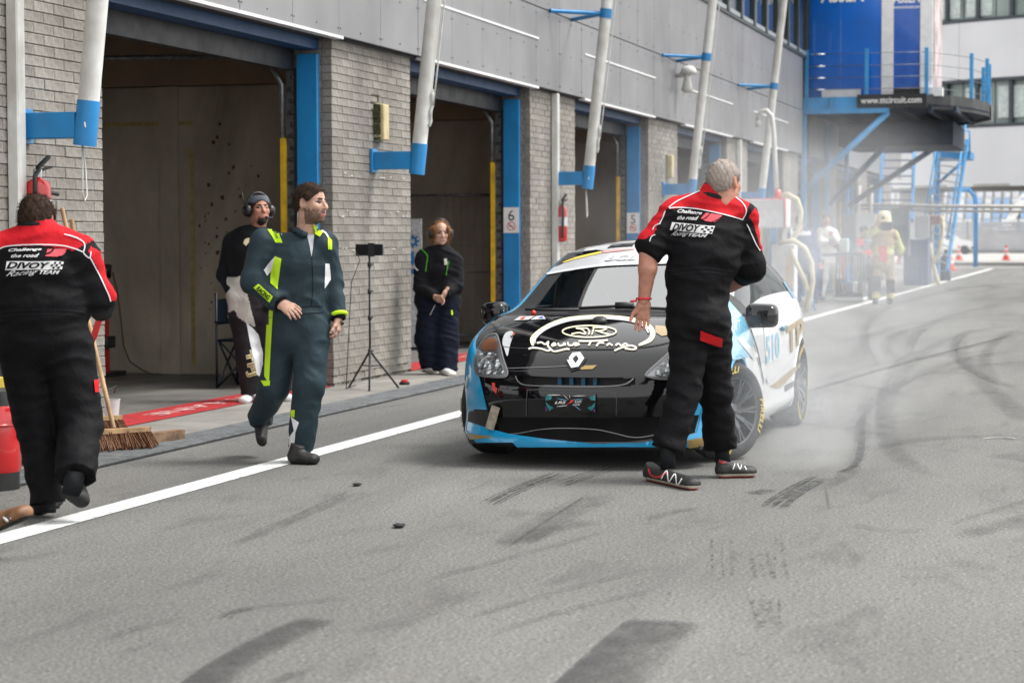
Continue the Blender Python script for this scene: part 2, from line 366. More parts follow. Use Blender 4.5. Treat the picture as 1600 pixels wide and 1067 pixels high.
ribbon('tyre_mark', [(1560, 600), (1540, 560), (1560, 530), (1600, 515)], .18, RUBBER2, 40)
ribbon('tyre_mark', [(1130, 640), (1190, 650), (1300, 605)], .12, RUBBER2, 40)
ribbon('tyre_mark', [(300, 1090), (395, 1020), (505, 968)], .17, PATCH, 30, .9, 1)
ribbon('tyre_mark', [(915, 1100), (980, 1030), (1045, 970)], .30, PATCH, 30, .9, 1)
ribbon('tyre_mark', [(345, 965), (400, 950), (480, 942), (560, 935)], .05, RUBBER2, 30)
bundle([(345, 968), (370, 958), (395, 950)], 16, 3, .012, RUBBER, 3)
bundle([(428, 1068), (450, 1058), (480, 1048)], 14, 3, .012, RUBBER, 3)
ribbon('tyre_mark', [(360, 855), (455, 815), (560, 770)], .09, RUBBER2, 30)
ribbon('tyre_mark', [(372, 842), (470, 803), (545, 768)], .012, RUBBER, 30)
ribbon('tyre_mark', [(785, 862), (850, 818), (925, 770)], .014, RUBBER, 30)
ribbon('tyre_mark', [(800, 855), (860, 815), (950, 772)], .25, RUBBER2, 30)
ribbon('tyre_mark', [(1010, 815), (1050, 802), (1095, 796)], .10, RUBBER2, 20)
ribbon('tyre_mark', [(1330, 820), (1390, 830), (1460, 828)], .06, RUBBER2, 20)
ribbon('paint_scratch', [(1535, 687), (1565, 685), (1588, 687)], .012, WHITELINE, 12)
ribbon('tyre_mark', [(1290, 765), (1294, 785), (1296, 795)], .012, RUBBER, 20)
rg_ = random.Random(12)
for k in range(9):
    x, y = rg_.uniform(-100, 1500), rg_.uniform(660, 1040); L_ = rg_.uniform(120, 380)
    ribbon('tyre_mark', [(x, y), (x+L_*.5, y-L_*.13-rg_.uniform(0, 8)), (x+L_, y-L_*.27)], rg_.choice((.05, .12, .2)), RUBBER2, 24)
for k in range(10):
    x, y = rg_.uniform(1280, 1560), rg_.uniform(470, 720); s_ = rg_.choice((-1, 1))
    ribbon('tyre_mark', [(x, y), (x+60*s_, y-14), (x+150*s_, y-22), (x+280*s_, y-18)], rg_.choice((.06, .14, .22)), RUBBER2 if k % 3 else RUBBER3, 30)
for pts in ([(1270, 600), (1350, 575), (1440, 560), (1600, 545)], [(1340, 700), (1360, 640), (1420, 590), (1520, 560), (1600, 550)], [(1400, 480), (1360, 500), (1350, 530), (1372, 575)], [(1600, 470), (1500, 490), (1440, 515), (1420, 560)], [(1600, 610), (1520, 580), (1490, 545), (1520, 515)]):
    ribbon('tyre_mark', pts, .16, RUBBER2, 50); ribbon('tyre_mark', [(a+4, b+3) for a, b in pts], .05, RUBBER3, 50)
# scraps of rubber
scrapm = mat('rubber_scrap', (.015, .015, .015), .8)
for (x, y, s, lb) in ((624, 824, .03, 'small black rubber scrap on the open asphalt left of the car'), (558, 759, .025, 'tiny black rubber scrap on the asphalt near the white line')):
    p = onz(x, y); bm = bmesh.new(); bmesh.ops.create_icosphere(bm, subdivisions=2, radius=s)
    for v in bm.verts: v.co = Vector((v.co.x*1.4*random.uniform(.7, 1.2), v.co.y*random.uniform(.8, 1.3), v.co.z*.35*random.uniform(.6, 1.3)))
    mb = MB().bm(bm); bm.free(); o = mb.build('rubber_scrap', scrapm, None, True); o.location = (p[0], p[1], s*.36+.002); tag(o, lb, 'rubber scrap')
# ------------------------------------------------------------------ pit building
PITCH, PX0, PW, YF = 7.03, 11.87, 2.31, 7.10
BLUE = mat('blue_steel_paint', (.012, .235, .56), .42, var=.10, vscale=3, coat=.15)
BLUEL = mat('light_blue_paint', (.04, .29, .60), .45, var=.10, vscale=3)
NAVY = mat('dark_blue_paint', (.012, .06, .16), .5, var=.1)
WHITEP = mat('white_pole_paint', (.74, .74, .72), .45, var=.10, vscale=5, col2=(.56, .55, .51))
BLACKM = mat('black_metal', (.018, .018, .019), .5, var=.2)
DARK = mat('dark_steel', (.05, .05, .052), .5, metal=.4, var=.25, vscale=12)
YEL = mat('yellow_guard_paint', (.72, .45, .015), .5, var=.2, vscale=8)
BRICKS = [mat('grey_brick_%s' % n, c, .85, var=.16, vscale=24, bump=.35, bscale=90) for n, c in (('a', (.29, .268, .24)), ('b', (.32, .298, .268)), ('c', (.26, .24, .215)), ('d', (.345, .322, .292)))]
for _m in BRICKS: grime(_m, .6, .9, (1, 1, .45), (.08, .068, .05))
MORTAR = mat('brick_mortar', (.235, .22, .195), .95, var=.25, vscale=30, bump=.4, bscale=120)
grime(WHITEP, .5, 3.5, (1, 1, .3), (.22, .20, .15)); grime(BLUE, .3, 2.2, (1, 1, .35), (.02, .08, .14)); grime(BLUEL, .25, 2, (1, 1, .35), (.03, .10, .18))
PB = thing('pit_building', 'long grey brick and panel pit garage building with blue door frames', 'building', (PX0, YF, 0))
def bricked(i):
    return PX0+PITCH*i, PX0+PITCH*i+PW
BL, BH = PW/8, .075
brick_cache = {}
def brick_mesh(w, d, h, mi):
    k = (round(w, 3), round(d, 3), mi)
    if k not in brick_cache:
        mb = MB().box(-w/2, w/2, -d/2, d/2, -h/2, h/2, bev=.004); o = mb.build('b', BRICKS[mi]); brick_cache[k] = o.data; bpy.data.objects.remove(o)
    return brick_cache[k]
for i in range(-1, 9):
    a, b = bricked(i)
    mb = TB().box(a+.012, b-.012, YF+.008, YF+.40, 0.01, 3.36)
    core = mb.part('brick_pier', MORTAR, PB)
    far = i not in (0, 1)
    if i < 0: continue
    js = TB(); cnt = 0
    for r in range(44):
        z = .03+r*BH+BH/2; off = (r % 2)*BL/2
        xs = [a]+[a+off+BL*k for k in range(0, 9) if a+.02 < a+off+BL*k < b-.02]+[b]
        xs = sorted(set(round(x, 4) for x in xs))
        for x0, x1 in zip(xs[:-1], xs[1:]):
            w, h = x1-x0-.006, BH-.0065; mi = random.choices((0, 1, 2, 3), (5, 4, 2, 1))[0]
            if not far and (i == 1 or x1 > 12.62):
                o = bpy.data.objects.new('brick', brick_mesh(w, .10, h, mi)); COL.objects.link(o); o.parent = core
                o.location = (((x0+x1)/2)-PX0, .05+random.uniform(-.003, .003), z)
                o.rotation_euler = (random.gauss(0, .006), 0, random.gauss(0, .004))
            else:
                yy = YF+random.uniform(-.003, .003)
                js.box(x0+.0055, x1-.0055, yy, yy+.06, z-h/2, z+h/2, mi)
        # left reveal: headers seen end on
        for y0, y1 in ((YF+.105, YF+.30), (YF+.105+.2, YF+.40)) if r % 2 else ((YF+.105, YF+.40),):
            js.box(a-.002, a+.06, y0+.004, y1-.004, z-.032, z+.032, random.choice((0, 0, 1, 2)))
    o = js.part('brick_courses', BRICKS, core); o['kind'] = 'stuff'
# moss line at the foot of the near piers, stains
MOSS = mat('moss', (.05, .055, .02), .95, var=.4, vscale=30, bump=.6)
mb = TB(); a, b = bricked(1)
for k in range(60):
    x = random.uniform(a, b); s = random.uniform(.01, .035)
    mb.box(x-s, x+s, YF-.006, YF+.01, .028 if k % 3 else .105, .037 if k % 3 else .112)
for (x, z, w) in ((20.13, 2.82, .12), (20.13, 2.745, .15), (20.08, 2.67, .09), (20.2, 2.78, .012)):
    mb.box(x-w, x+w, YF-.004, YF+.012, z-.005 if w > .02 else z-.04, z+.006 if w > .02 else z+.04)
mb.part('moss', MOSS, PB)['kind'] = 'stuff'
# scuffs of old paint on pier two
mb = TB()
for k in range(26):
    x, z = random.uniform(19.0, 21.1), random.choice((1.62, 1.66, 2.02, 2.0, 1.3))+random.uniform(-.012, .012); w = random.uniform(.01, .05)
    mb.box(x-w, x+w, YF-.0065, YF+.01, z-.006, z+.006)
mb.part('paint_scuffs', mat('old_white_paint', (.6, .6, .57), .8, var=.3, vscale=40), PB)['kind'] = 'stuff'
# cladding panels
CLAD = mat('grey_cladding', (.235, .232, .238), .42, metal=.2, var=.07, vscale=1.3)
grime(CLAD, .3, .8, (1, 1, .25), (.12, .115, .11))
CLADB = mat('cladding_backing', (.03, .03, .032), .8)
TB().box(PX0-7, 50, YF-.055, YF+.02, 3.30, 7.2).part('cladding_backing', CLADB, PB)
pw = PITCH/6; rv = TB()
nP = int((50.0-(PX0-pw*2))/pw)
for k in range(-2, nP-1):
    x0 = PX0-.06+k*pw
    if x0+pw > 50.0: break
    for (z0, z1) in ((3.292, 4.276), (4.288, 5.50)):
        TB().box(x0+.004, x0+pw-.004, YF-.10+random.uniform(-.0015, .0015), YF-.06, z0, z1, bev=.003).part('cladding_panel', CLAD, PB)
    for xx in (x0+.03, x0+pw*.5, x0+pw-.03):
        for z in (3.36, 3.78, 4.2, 4.36, 4.8, 5.4):
            rv.lathe([(.009, 0), (.007, .006), (0.0, .008)], (xx, YF-.100, z), (0, -1, 0), 6)
rv.part('rivets', mat('rivet_metal', (.12, .12, .125), .4, metal=.6), PB)['kind'] = 'stuff'
TRIM = mat('white_trim', (.72, .72, .72), .5, var=.06)
for i in range(-1, 5):
    x0, x1 = PX0+PITCH*i+PW+.12, PX0+PITCH*(i+1)+.02
    TB().box(x0, x1, YF-.115, YF-.02, 3.262, 3.289).part('opening_trim', TRIM, PB)
    TB().box(x0+.02, x1+.02, YF-.112, YF-.095, 3.875, 3.898).part('panel_strip', TRIM, PB)
TB().box(PX0-7, 50, YF-.03, YF+.4, 3.27, 3.295).part('soffit', CLADB, PB)
# door openings: lintel, posts, tracks, guards, rolled-up door
GAL = mat('galvanised_track', (.20, .21, .22), .4, metal=.7, var=.25, vscale=20)
ROLL = mat('rolled_door', (.02, .02, .023), .5, metal=.3, var=.2)
for i in range(0, 8):
    x0, x1 = PX0+PITCH*i+PW, PX0+PITCH*(i+1)
    TB().box(x0, x1, YF+.13, YF+.34, 3.17, 3.268).part('lintel', NAVY, PB)
    TB().box(x0+.02, x1-.05, YF+.36, YF+.46, 2.98, 3.26).part('rolled_door', ROLL, PB)
    TB().box(x1-.055, x1+.012, YF+.125, YF+.335, .012, 3.13, bev=.006).part('door_post', BLUE, PB)
    TB().box(x0-.012, x0+.055, YF+.125, YF+.335, .012, 3.13, bev=.006).part('door_post', BLUE, PB)
    TB().box(x1-.035, x1+.01, YF+.338, YF+.37, .012, 3.0).part('door_seal', BLACKM, PB)
    t = TB().box(x1-.02, x1+.012, YF+.372, YF+.45, .012, 3.0).part('door_track', GAL, PB)
    hb = TB()
    for z in np.arange(.15, 3.0, .11):
        hb.box(x1-.05, x1-.02, YF+.372, YF+.40+.03*(int(z*100) % 2), z, z+.035, bev=.004)
    hb.part('roller_brackets', DARK, t)['kind'] = 'stuff'
    poly = [(x1-.045, YF+.45, .012), (x1-.045, YF+.505, .012), (x1-.045, YF+.505, 2.40), (x1-.045, YF+.45, 2.33)]
    TB().prism(poly, (.05, 0, 0)).part('yellow_guard', YEL, PB)
    tr = TB(); tr.tube([(x1-.03, YF+.49, 2.35), (x1-.03, YF+.49, 2.85), (x1-.06, YF+.60, 3.05), (x1-.1, YF+.85, 3.12), (x1-.1, YF+3.2, 3.15)], .025, 8)
    tr.part('curved_door_rail', GAL, PB, True)
# partition walls behind the piers, ceiling, back wall
CW = mat('precast_concrete', (.47, .41, .33), .85, var=.35, vscale=1.1, bump=.35, bscale=14, col2=(.28, .24, .185), stretch=(1, 1, .5))
BEIGE = mat('beige_board', (.28, .20, .13), .7, var=.12, vscale=2, bump=.2, bscale=20)
STAIN = mat('rust_stain', (.085, .045, .022), .8, var=.4, vscale=40)
grime(CW, .65, .8, (1, 1, .5), (.10, .085, .065)); grime(BEIGE, .3, .6)
TAPE = mat('yellow_tape', (.34, .27, .10), .6, var=.15, vscale=20)
for i in range(0, 9):
    X = PX0+PITCH*i+1.35
    for y0, y1, zt in ((7.5, 9.32, 2.955), (9.42, 12.0, 2.955), (12.02, 15.5, 2.955)):
        TB().box(X-.06, X+.06, y0, y1, .012, zt, bev=.008).part('wall_panel', CW, PB)
    TB().box(X-.075, X+.055, 9.26, 9.47, .012, 2.955).part('panel_joint_post', CW, PB)
    TB().box(X-.09, X+.05, 7.5, 15.5, 2.965, 3.9).part('upper_board', BEIGE, PB)
    if i == 1:
        mb = TB()
        mb.box(X-.066, X-.058, 9.10, 10.6, 2.56, 2.60).part('tape_strip', TAPE, PB)
        TB().box(X-.066, X-.058, 9.095, 9.135, .10, 2.32).part('tape_strip', TAPE, PB)
        st = TB()
        for k in range(75):
            y, z = random.gauss(8.75, .22), abs(random.gauss(1.25, .38)); r = random.choice((.006, .009, .013, .02, .009))*random.uniform(.6, 1.3)
            if y > 9.05 or y < 7.9: continue
            n_ = 9; rr_ = [r*random.uniform(.6, 1.2) for _ in range(n_)]; st.add([(X-.0615, y+rr_[j]*math.cos(6.283*j/n_), z+rr_[j]*1.25*math.sin(6.283*j/n_)) for j in range(n_)], [tuple(range(n_))])
        for y, z, r in ((8.87, 2.38, .024), (8.8, 2.57, .02), (8.83, 2.43, .022), (8.70, 2.36, .014), (8.93, 1.95, .022), (8.78, 1.82, .026)):
            n_ = 11; rr_ = [r*random.uniform(.7, 1.25) for _ in range(n_)]; st.add([(X-.0615, y+rr_[j]*math.cos(6.283*j/n_), z+rr_[j]*math.sin(6.283*j/n_)) for j in range(n_)], [tuple(range(n_))])
        st.part('rust_stains', STAIN, PB)['kind'] = 'stuff'
TB().box(4, 76, 7.5, 15.6, 3.95, 4.1).part('garage_ceiling', mat('garage_ceiling', (.35, .34, .32), .9), PB)
TB().box(4, 76, 15.5, 15.7, 2.3, 3.95).part('rear_wall', mat('garage_rear_wall', (.15, .145, .135), .9, var=.2, vscale=1), PB)
# upper windows near the end of the building
GLASSW = mat('window_glass', (.03, .05, .07), .03, var=0, spec=1.0, metal=.55)
WFR = mat('window_frame', (.38, .40, .41), .4, metal=.3); WDK = mat('window_frame_dark', (.05, .065, .06), .5)
TB().box(9.4, 49.9, YF-.13, YF-.05, 5.505, 5.56).part('window_sill', WDK, PB)
for k in range(-19, 8):
    x0 = 38.0+k*1.5
    w = TB().box(x0, x0+1.46, YF-.085, YF-.058, 5.6, 7.1).part('window_pane', GLASSW, PB)
    TB().box(x0-.0, x0+.16, YF-.12, YF-.05, 5.58, 7.1).part('window_frame', WFR, w)
    TB().box(x0+1.30, x0+1.50, YF-.14, YF-.05, 5.58, 7.1).part('window_mullion', WDK, w)
    TB().box(x0+.16, x0+1.30, YF-.115, YF-.05, 5.58, 5.66).part('window_rail', WFR, w)
TB().box(49.93, 50.05, YF-.16, YF+.1, 3.2, 7.2).part('corner_trim', BLACKM, PB)
# beyond the platform the building goes on
for k in range(20):
    TB().box(50.1+k*pw+.004, 50.1+(k+1)*pw-.004, YF-.02, YF+.02, 3.30, 7.2, bev=.003).part('cladding_panel', CLAD, PB)
# roof canopy carried by the slanting poles
TB().box(5, 49.6, 6.15, 16, 7.22, 7.5).part('roof_canopy', mat('canopy_underside', (.10, .10, .105), .8, var=.1), PB)
for x in np.arange(6, 49, 2.35): TB().box(x-.06, x+.06, 6.2, 7.0, 7.05, 7.215).part('canopy_rafter', DARK, PB)
# downpipes
for x in (12.83, 27.02, 41.08):
    t = TB(); t.box(x-.055, x+.055, YF-.09, YF-.003, .05, 3.27, bev=.01); t.part('downpipe', WHITEP, PB)
# leaning support poles
ROPE = mat('white_rope', (.6, .6, .57), .8)
which = ['leftmost pole, on the pier beside the nearest garage', 'pole on the brick pier behind the young man', 'pole on the pier right of the number 6 sign', 'pole rising just left of the grey-haired man', 'fourth pole along, nearest the blue platform']
for i in range(0, 5):
    x = PX0+PITCH*i+1.13; r = .072
    y0, z0, lean = 6.64, 2.05, .112
    top = 7.12; P = lambda z: (x, y0-lean*(z-z0), z)
    s = thing('support_pole', 'white slanting '+which[i], 'pole', (x, y0, z0), 'slanting support poles of the pit building')
    TB().tube([P(2.30), P(3.2), P(top)], r, 18).part('shaft', WHITEP, s, True, 40)
    TB().tube([P(2.03), P(2.33)], r+.006, 18).part('sleeve', BLUE, s, True, 40)
    TB().box(x-.055, x+.055, y0+.05, YF-.03, 2.08, 2.255, bev=.006).part('bracket_arm', BLUE, s)
    TB().box(x-.09, x+.09, YF-.032, YF-.002, 2.05, 2.285, bev=.005).part('mounting_plate', BLUE, s)
    zt = 4.285; pt = P(zt)
    TB().tube([P(zt-.06), P(zt+.06)], r+.008, 16).part('collar', BLUE, s, True, 40)
    for dx in (-.55, .62):
        TB().tube([(pt[0]+.02*(1 if dx > 0 else -1), pt[1]+.05, zt), (x+dx, YF-.11, zt+.0)], .028, 10).part('tie_rod', BLUE, s, True, 40)
    if i in (0, 2):
        zc = 2.02; lp = [(x, y0+.02, zc+.02), (x-.02, y0+.01, zc-.12), (x-.045, y0, zc-.30), (x-.02, y0, zc-.36), (x+.02, y0, zc-.32), (x+.01, y0+.005, zc-.12), (x, y0+.02, zc+.02)]
        TB().tube(lp, .006, 6).part('rope_loop', ROPE, s, True)
        TB().lathe([(.035, 0), (.03, .003)], (x-.05, y0-.055, 2.17), (-.6, -.8, .05), 14).part('round_sticker', TRIM, s)
    if i in (1, 2, 3):
        pts = [(P(z)[0]+.02*math.sin(z*40), P(z)[1]-r-.012, z) for z in np.arange(2.5, 2.9, .05)]
        TB().tube(pts, .02, 6).part('rope_coil', ROPE, s, True)
        pts = [(P(z)[0], P(z)[1]-r-.03-.02*math.sin((z-2.6)/3), z) for z in np.arange(2.7, 6.0, .3)]
        TB().tube(pts, .008, 6).part('rope', ROPE, s, True)
# wall lamps
LAMP = mat('yellowed_lamp_plastic', (.60, .50, .28), .45, var=.15, vscale=8, col2=(.42, .33, .15))
for x, lb in ((20.16, 'yellowed rectangular wall lamp on the mossy brick pier above the light tripod'), (34.4, 'yellowed rectangular wall lamp on the brick pier left of the old man')):
    s = thing('wall_lamp', lb, 'wall lamp', (x, YF, 2.36))
    TB().box(x-.085, x+.085, YF-.105, YF-.035, 2.37, 2.73, bev=.015).part('lamp_cover', LAMP, s)
    TB().box(x-.095, x+.095, YF-.036, YF-.002, 2.36, 2.74, bev=.004).part('back_plate', mat('lamp_back', (.35, .33, .24), .7), s)
    if x < 30:
        mm = TB()
        for k in range(30): z = random.uniform(2.37, 2.72); mm.box(x-.1-random.uniform(0, .012), x-.085, YF-.07, YF-.004, z, z+random.uniform(.01, .03))
        mm.part('moss_edge', MOSS, s)['kind'] = 'stuff'
# security dome on the cladding
s = thing('security_camera', 'white mushroom-shaped camera housing mounted on the grey cladding', 'camera', (34.7, YF-.1, 4.0))
TB().lathe([(.0, .13), (.07, .115), (.12, .07), (.145, 0), (.12, -.02)], (34.7, YF-.30, 4.08), (0, 0, 1), 18).part('hood', WHITEP, s, True)
TB().lathe([(.05, 0), (.055, -.05), (.095, -.26), (.05, -.30)], (34.7, YF-.28, 4.06), (.1, 0, 1), 14).part('lens_body', WHITEP, s, True)
TB().tube([(34.7, YF-.1, 4.05), (34.7, YF-.3, 4.05)], .04, 10).part('wall_arm', WHITEP, s, True)
# garage number signs
SIGNW = mat('sign_white', (.78, .78, .76), .5, var=.05); INK = mat('sign_ink', (.02, .02, .022), .6, var=0); REDP = mat('sign_red', (.62, .05, .045), .6, var=0)
def sign(i, txt):
    x1 = PX0+PITCH*(i+1)-.0565; yc, z0, z1 = YF+.23, 1.46, 1.78
    s = thing('garage_number_sign', {'6': 'white number 6 sign with no smoking symbol on the nearer blue post', '5': 'white number 5 sign on the blue post just above the car roof', '7': 'white sign on blue post mostly hidden behind the young man in grey'}[txt], 'sign', (x1, yc, z0), 'garage number signs')
    TB().box(x1-.006, x1-.001, yc-.10, yc+.10, z0, z1).part('sign_plate', SIGNW, s)
    t = TB(); text_on(t, txt, (x1-.008, yc, z1-.165), (0, -1, 0), (0, 0, 1), .19, .0); t.part('number', INK, s)
    t = TB(); c = Vector((x1-.008, yc, z0+.085)); n = 24
    for k in range(n):
        a0, a1 = 2*math.pi*k/n, 2*math.pi*(k+1)/n
        t.add([c+Vector((0, -math.cos(a)*r, math.sin(a)*r)) for a, r in ((a0, .055), (a1, .055), (a1, .045), (a0, .045))], [(0, 1, 2, 3)])
    t.add([c+Vector((0, -a, b)) for a, b in ((-.042, .032), (-.034, .04), (.042, -.032), (.034, -.04))], [(0, 1, 2, 3)])
    t.part('no_smoking_ring', REDP, s)
    t = TB(); t.add([c+Vector((.0008, -a, b)) for a, b in ((-.03, -.006), (.02, -.006), (.02, .006), (-.03, .006))], [(0, 1, 2, 3)]); t.part('cigarette_mark', INK, s)
sign(1, '6'); sign(2, '5')
sign(0, '7')
# ------------------------------------------------------------------ race car (local: x forward from the front axle, y to its left, z up)
CAR = thing('race_car', 'blue black and white racing hatchback stopped in the pit lane', 'race car', (13.40, 3.165, 0))
CAR.rotation_euler = (0, 0, math.pi-.0102)
CM = Matrix.Translation(Vector((13.40, 3.165, 0))) @ Matrix.Rotation(math.pi-.0102, 4, 'Z'); CMI = CM.inverted()
PBLUE = mat('car_blue_paint', (.006, .27, .52), .22, var=.03, coat=.6)
PBLACK = mat('car_black_paint', (.004, .004, .005), .035, var=0, spec=.5)
PWHITE = mat('car_white_paint', (.76, .77, .78), .25, var=.03, coat=1.0)
PGOLD = mat('car_gold_vinyl', (.36, .24, .07), .3, var=.08, metal=.3, coat=.5)
PGREY = mat('car_silver_vinyl', (.50, .51, .53), .25, var=.05, coat=.8)
PLBLUE = mat('car_pale_blue_vinyl', (.16, .46, .66), .28, var=.05, coat=.8)
PRED = mat('car_red_vinyl', (.62, .04, .03), .4, var=.05)
PCREAM = mat('car_cream_vinyl', (.82, .74, .50), .35, var=.05)
PLASTIC = mat('black_plastic', (.012, .012, .013), .5, var=.2, vscale=20)
CHROME = mat('chrome', (.75, .76, .78), .12, metal=1.0, var=.05)
# outline stations of the side band: x, y, z low, z high, front weight
ST = [(.800, 0, .125, .585, 1), (.795, .2, .125, .585, 1), (.775, .4, .127, .592, 1), (.715, .58, .13, .615, 1), (.615, .715, .135, .665, .8), (.475, .805, .14, .735, .45), (.34, .845, .15, .785, .15),
      (0, .872, .17, .858, 0), (-.2, .872, .17, .892, 0), (-.45, .868, .17, .905, 0), (-.7, .866, .165, .912, 0), (-.95, .866, .165, .918, 0), (-1.2, .866, .165, .922, 0), (-1.45, .866, .165, .926, 0), (-1.8, .868, .165, .934, 0),
      (-2.2, .874, .17, .944, 0), (-2.585, .878, .17, .948, 0), (-2.8, .86, .18, .945, 0), (-2.95, .82, .19, .94, 0), (-3.06, .74, .2, .93, 0), (-3.16, .52, .21, .92, 0), (-3.2, .26, .21, .92, 0), (-3.205, 0, .21, .92, 0)]
HR = [0, .07, .16, .30, .46, .62, .78, .91, 1]
OF_F = [.015, .035, .012, -.012, .0, .012, .008, -.012, -.055]
OF_S = [-.04, -.006, -.014, -.008, 0, .002, -.006, -.022, -.055]
def band_pts(sign):
    out = []; n = len(ST); P = np.array([(a[0], a[1]) for a in ST])
    for i, (x, y, z0, z1, fw) in enumerate(ST):
        a = P[max(i-1, 0)].copy(); b = P[min(i+1, n-1)].copy()
        if i == 0: a = np.array([P[1][0], -P[1][1]])
        if i == n-1: b = np.array([P[n-2][0], -P[n-2][1]])
        t = b-a; t /= np.linalg.norm(t); nx, ny = -t[1], t[0]
        if nx*x+ny*y < 0 and i not in (0,): nx, ny = -nx, -ny
        if i == 0: nx, ny = 1, 0
        if 5 <= i <= 16: nx, ny = nx*.3, abs(ny) if ny != 0 else 1
        col = []
        for h, of, os in zip(HR, OF_F, OF_S):
            o = of*fw+os*(1-fw); col.append((x+nx*o, (y+ny*o)*sign, z0+(z1-z0)*h))
        out.append(col)
    return out
BM_V, BM_F, BM_M = [], [], []
def grid(G, mids):
    o = len(BM_V); R, C = len(G), len(G[0])
    for r in G: BM_V.extend([tuple(map(float, p)) for p in r])
    for i in range(R-1):
        for j in range(C-1):
            BM_F.append((o+i*C+j, o+i*C+j+1, o+(i+1)*C+j+1, o+(i+1)*C+j)); BM_M.append(mids(i, j))
# material slots: 0 blue 1 black 2 windscreen 3 white 4 dark pillar 5 roof 6 side glass 7 rear glass
for sg in (1, -1):
    B = band_pts(sg)
    def bm_id(i, j, sg=sg):
        if i < 4: return 1
        return 0 if sg < 0 else (0 if i < 8 else 3)
    grid(B, bm_id)
    top = [c[-1] for c in B]; S = np.array([0, .27, .54, .79, 1.0])
    rows = [[top[k] for k in range(5)]]
    def lat(c, e, zp=2.2, xp=2.0):
        r = []
        for s in S: r.append((c[0]+(e[0]-c[0])*s**xp, e[1]*s, c[1]+(e[2]-c[1])*s**zp))
        return r
    for c, k in (((.655, .682), 5), ((.50, .757), 6), ((.16, .862), 7), ((-.13, .915), 8)): rows.append(lat(c, top[k], 3.0))
    pil = [top[8], (-.40, .735*sg, .915), (-.62, .69*sg, 1.04), (-.87, .64*sg, 1.17), (-1.12, .595*sg, 1.285), (-1.3, .578*sg, 1.318), (-1.8, .572*sg, 1.335), (-2.3, .566*sg, 1.315), (-2.65, .56*sg, 1.27), (-2.82, .58*sg, 1.2), (-2.97, .67*sg, 1.03), top[19]]
    cen = [(-.21, .925), (-.48, 1.07), (-.76, 1.21), (-1.02, 1.333), (-1.25, 1.385), (-1.8, 1.412), (-2.3, 1.395), (-2.65, 1.345), (-2.86, 1.25), (-3.04, 1.03)]
    for c, e in zip(cen, pil[1:11]): rows.append(lat(c, e, 2.4, 2.0))
    rows.append([top[22], top[21], ((top[21][0]+top[20][0])/2, (top[21][1]+top[20][1])/2, top[20][2]), top[20], top[19]])
    def tm(i, j, sg=sg):
        if i < 3: return 1
        if i == 3: return 1
        if i == 4: return 4
        if 5 <= i <= 7: return 4 if j == 3 else 2
        if 8 <= i <= 11: return 5
        if i in (12, 13): return 7 if j < 3 else 3
        return 3
    grid(rows, tm)
    bot = [top[k] for k in range(8, 20)]; sr = []
    for v in (0, .14, .5, .86, 1):
        r = []
        for a, b in zip(bot, pil): r.append(tuple(np.array(a)*(1-v)+np.array(b)*v+np.array([0, .028*math.sin(math.pi*v)*sg*min(1, abs(a[2]-b[2])*3), 0])))
        sr.append(r)
    def sm(i, j, sg=sg):
        if j <= 1: return 4 if sg > 0 else 0
        if i in (1, 2) and 2 <= j <= 8 and j != 5: return 6
        if j == 5 and i in (1, 2): return 4
        return 3 if sg > 0 else 0
    grid(sr, sm)
cm = bpy.data.meshes.new('c'); cm.from_pydata(BM_V, [], BM_F); cm.polygons.foreach_set('material_index', [0]*len(BM_F))
for k in range(8): cm.materials.append(PBLUE)
cm.polygons.foreach_set('material_index', BM_M)
bm = bmesh.new(); bm.from_mesh(cm); bmesh.ops.remove_doubles(bm, verts=bm.verts, dist=.002); bmesh.ops.recalc_face_normals(bm, faces=bm.faces); bm.to_mesh(cm); bm.free()
co = bpy.data.objects.new('c', cm); COL.objects.link(co); md = co.modifiers.new('s', 'SUBSURF'); md.levels = 3; md.render_levels = 3
dm = bpy.data.meshes.new_from_object(co.evaluated_get(bpy.context.evaluated_depsgraph_get())); bpy.data.objects.remove(co)
CV = np.array([v.co[:] for v in dm.vertices]); CF = [tuple(p.vertices) for p in dm.polygons]; CMI_ = [p.material_index for p in dm.polygons]
if dm.polygons[0].normal.length == 0: pass
ctr = np.array([CV[list(f)].mean(0) for f in CF])
ARCH_R = .338; AX = ((0.0, .315), (-2.585, .315))
def in_arch(c): return any((c[0]-a)**2+(c[2]-z)**2 < ARCH_R**2 and abs(c[1]) > .5 and c[2] < .7 for a, z in AX)
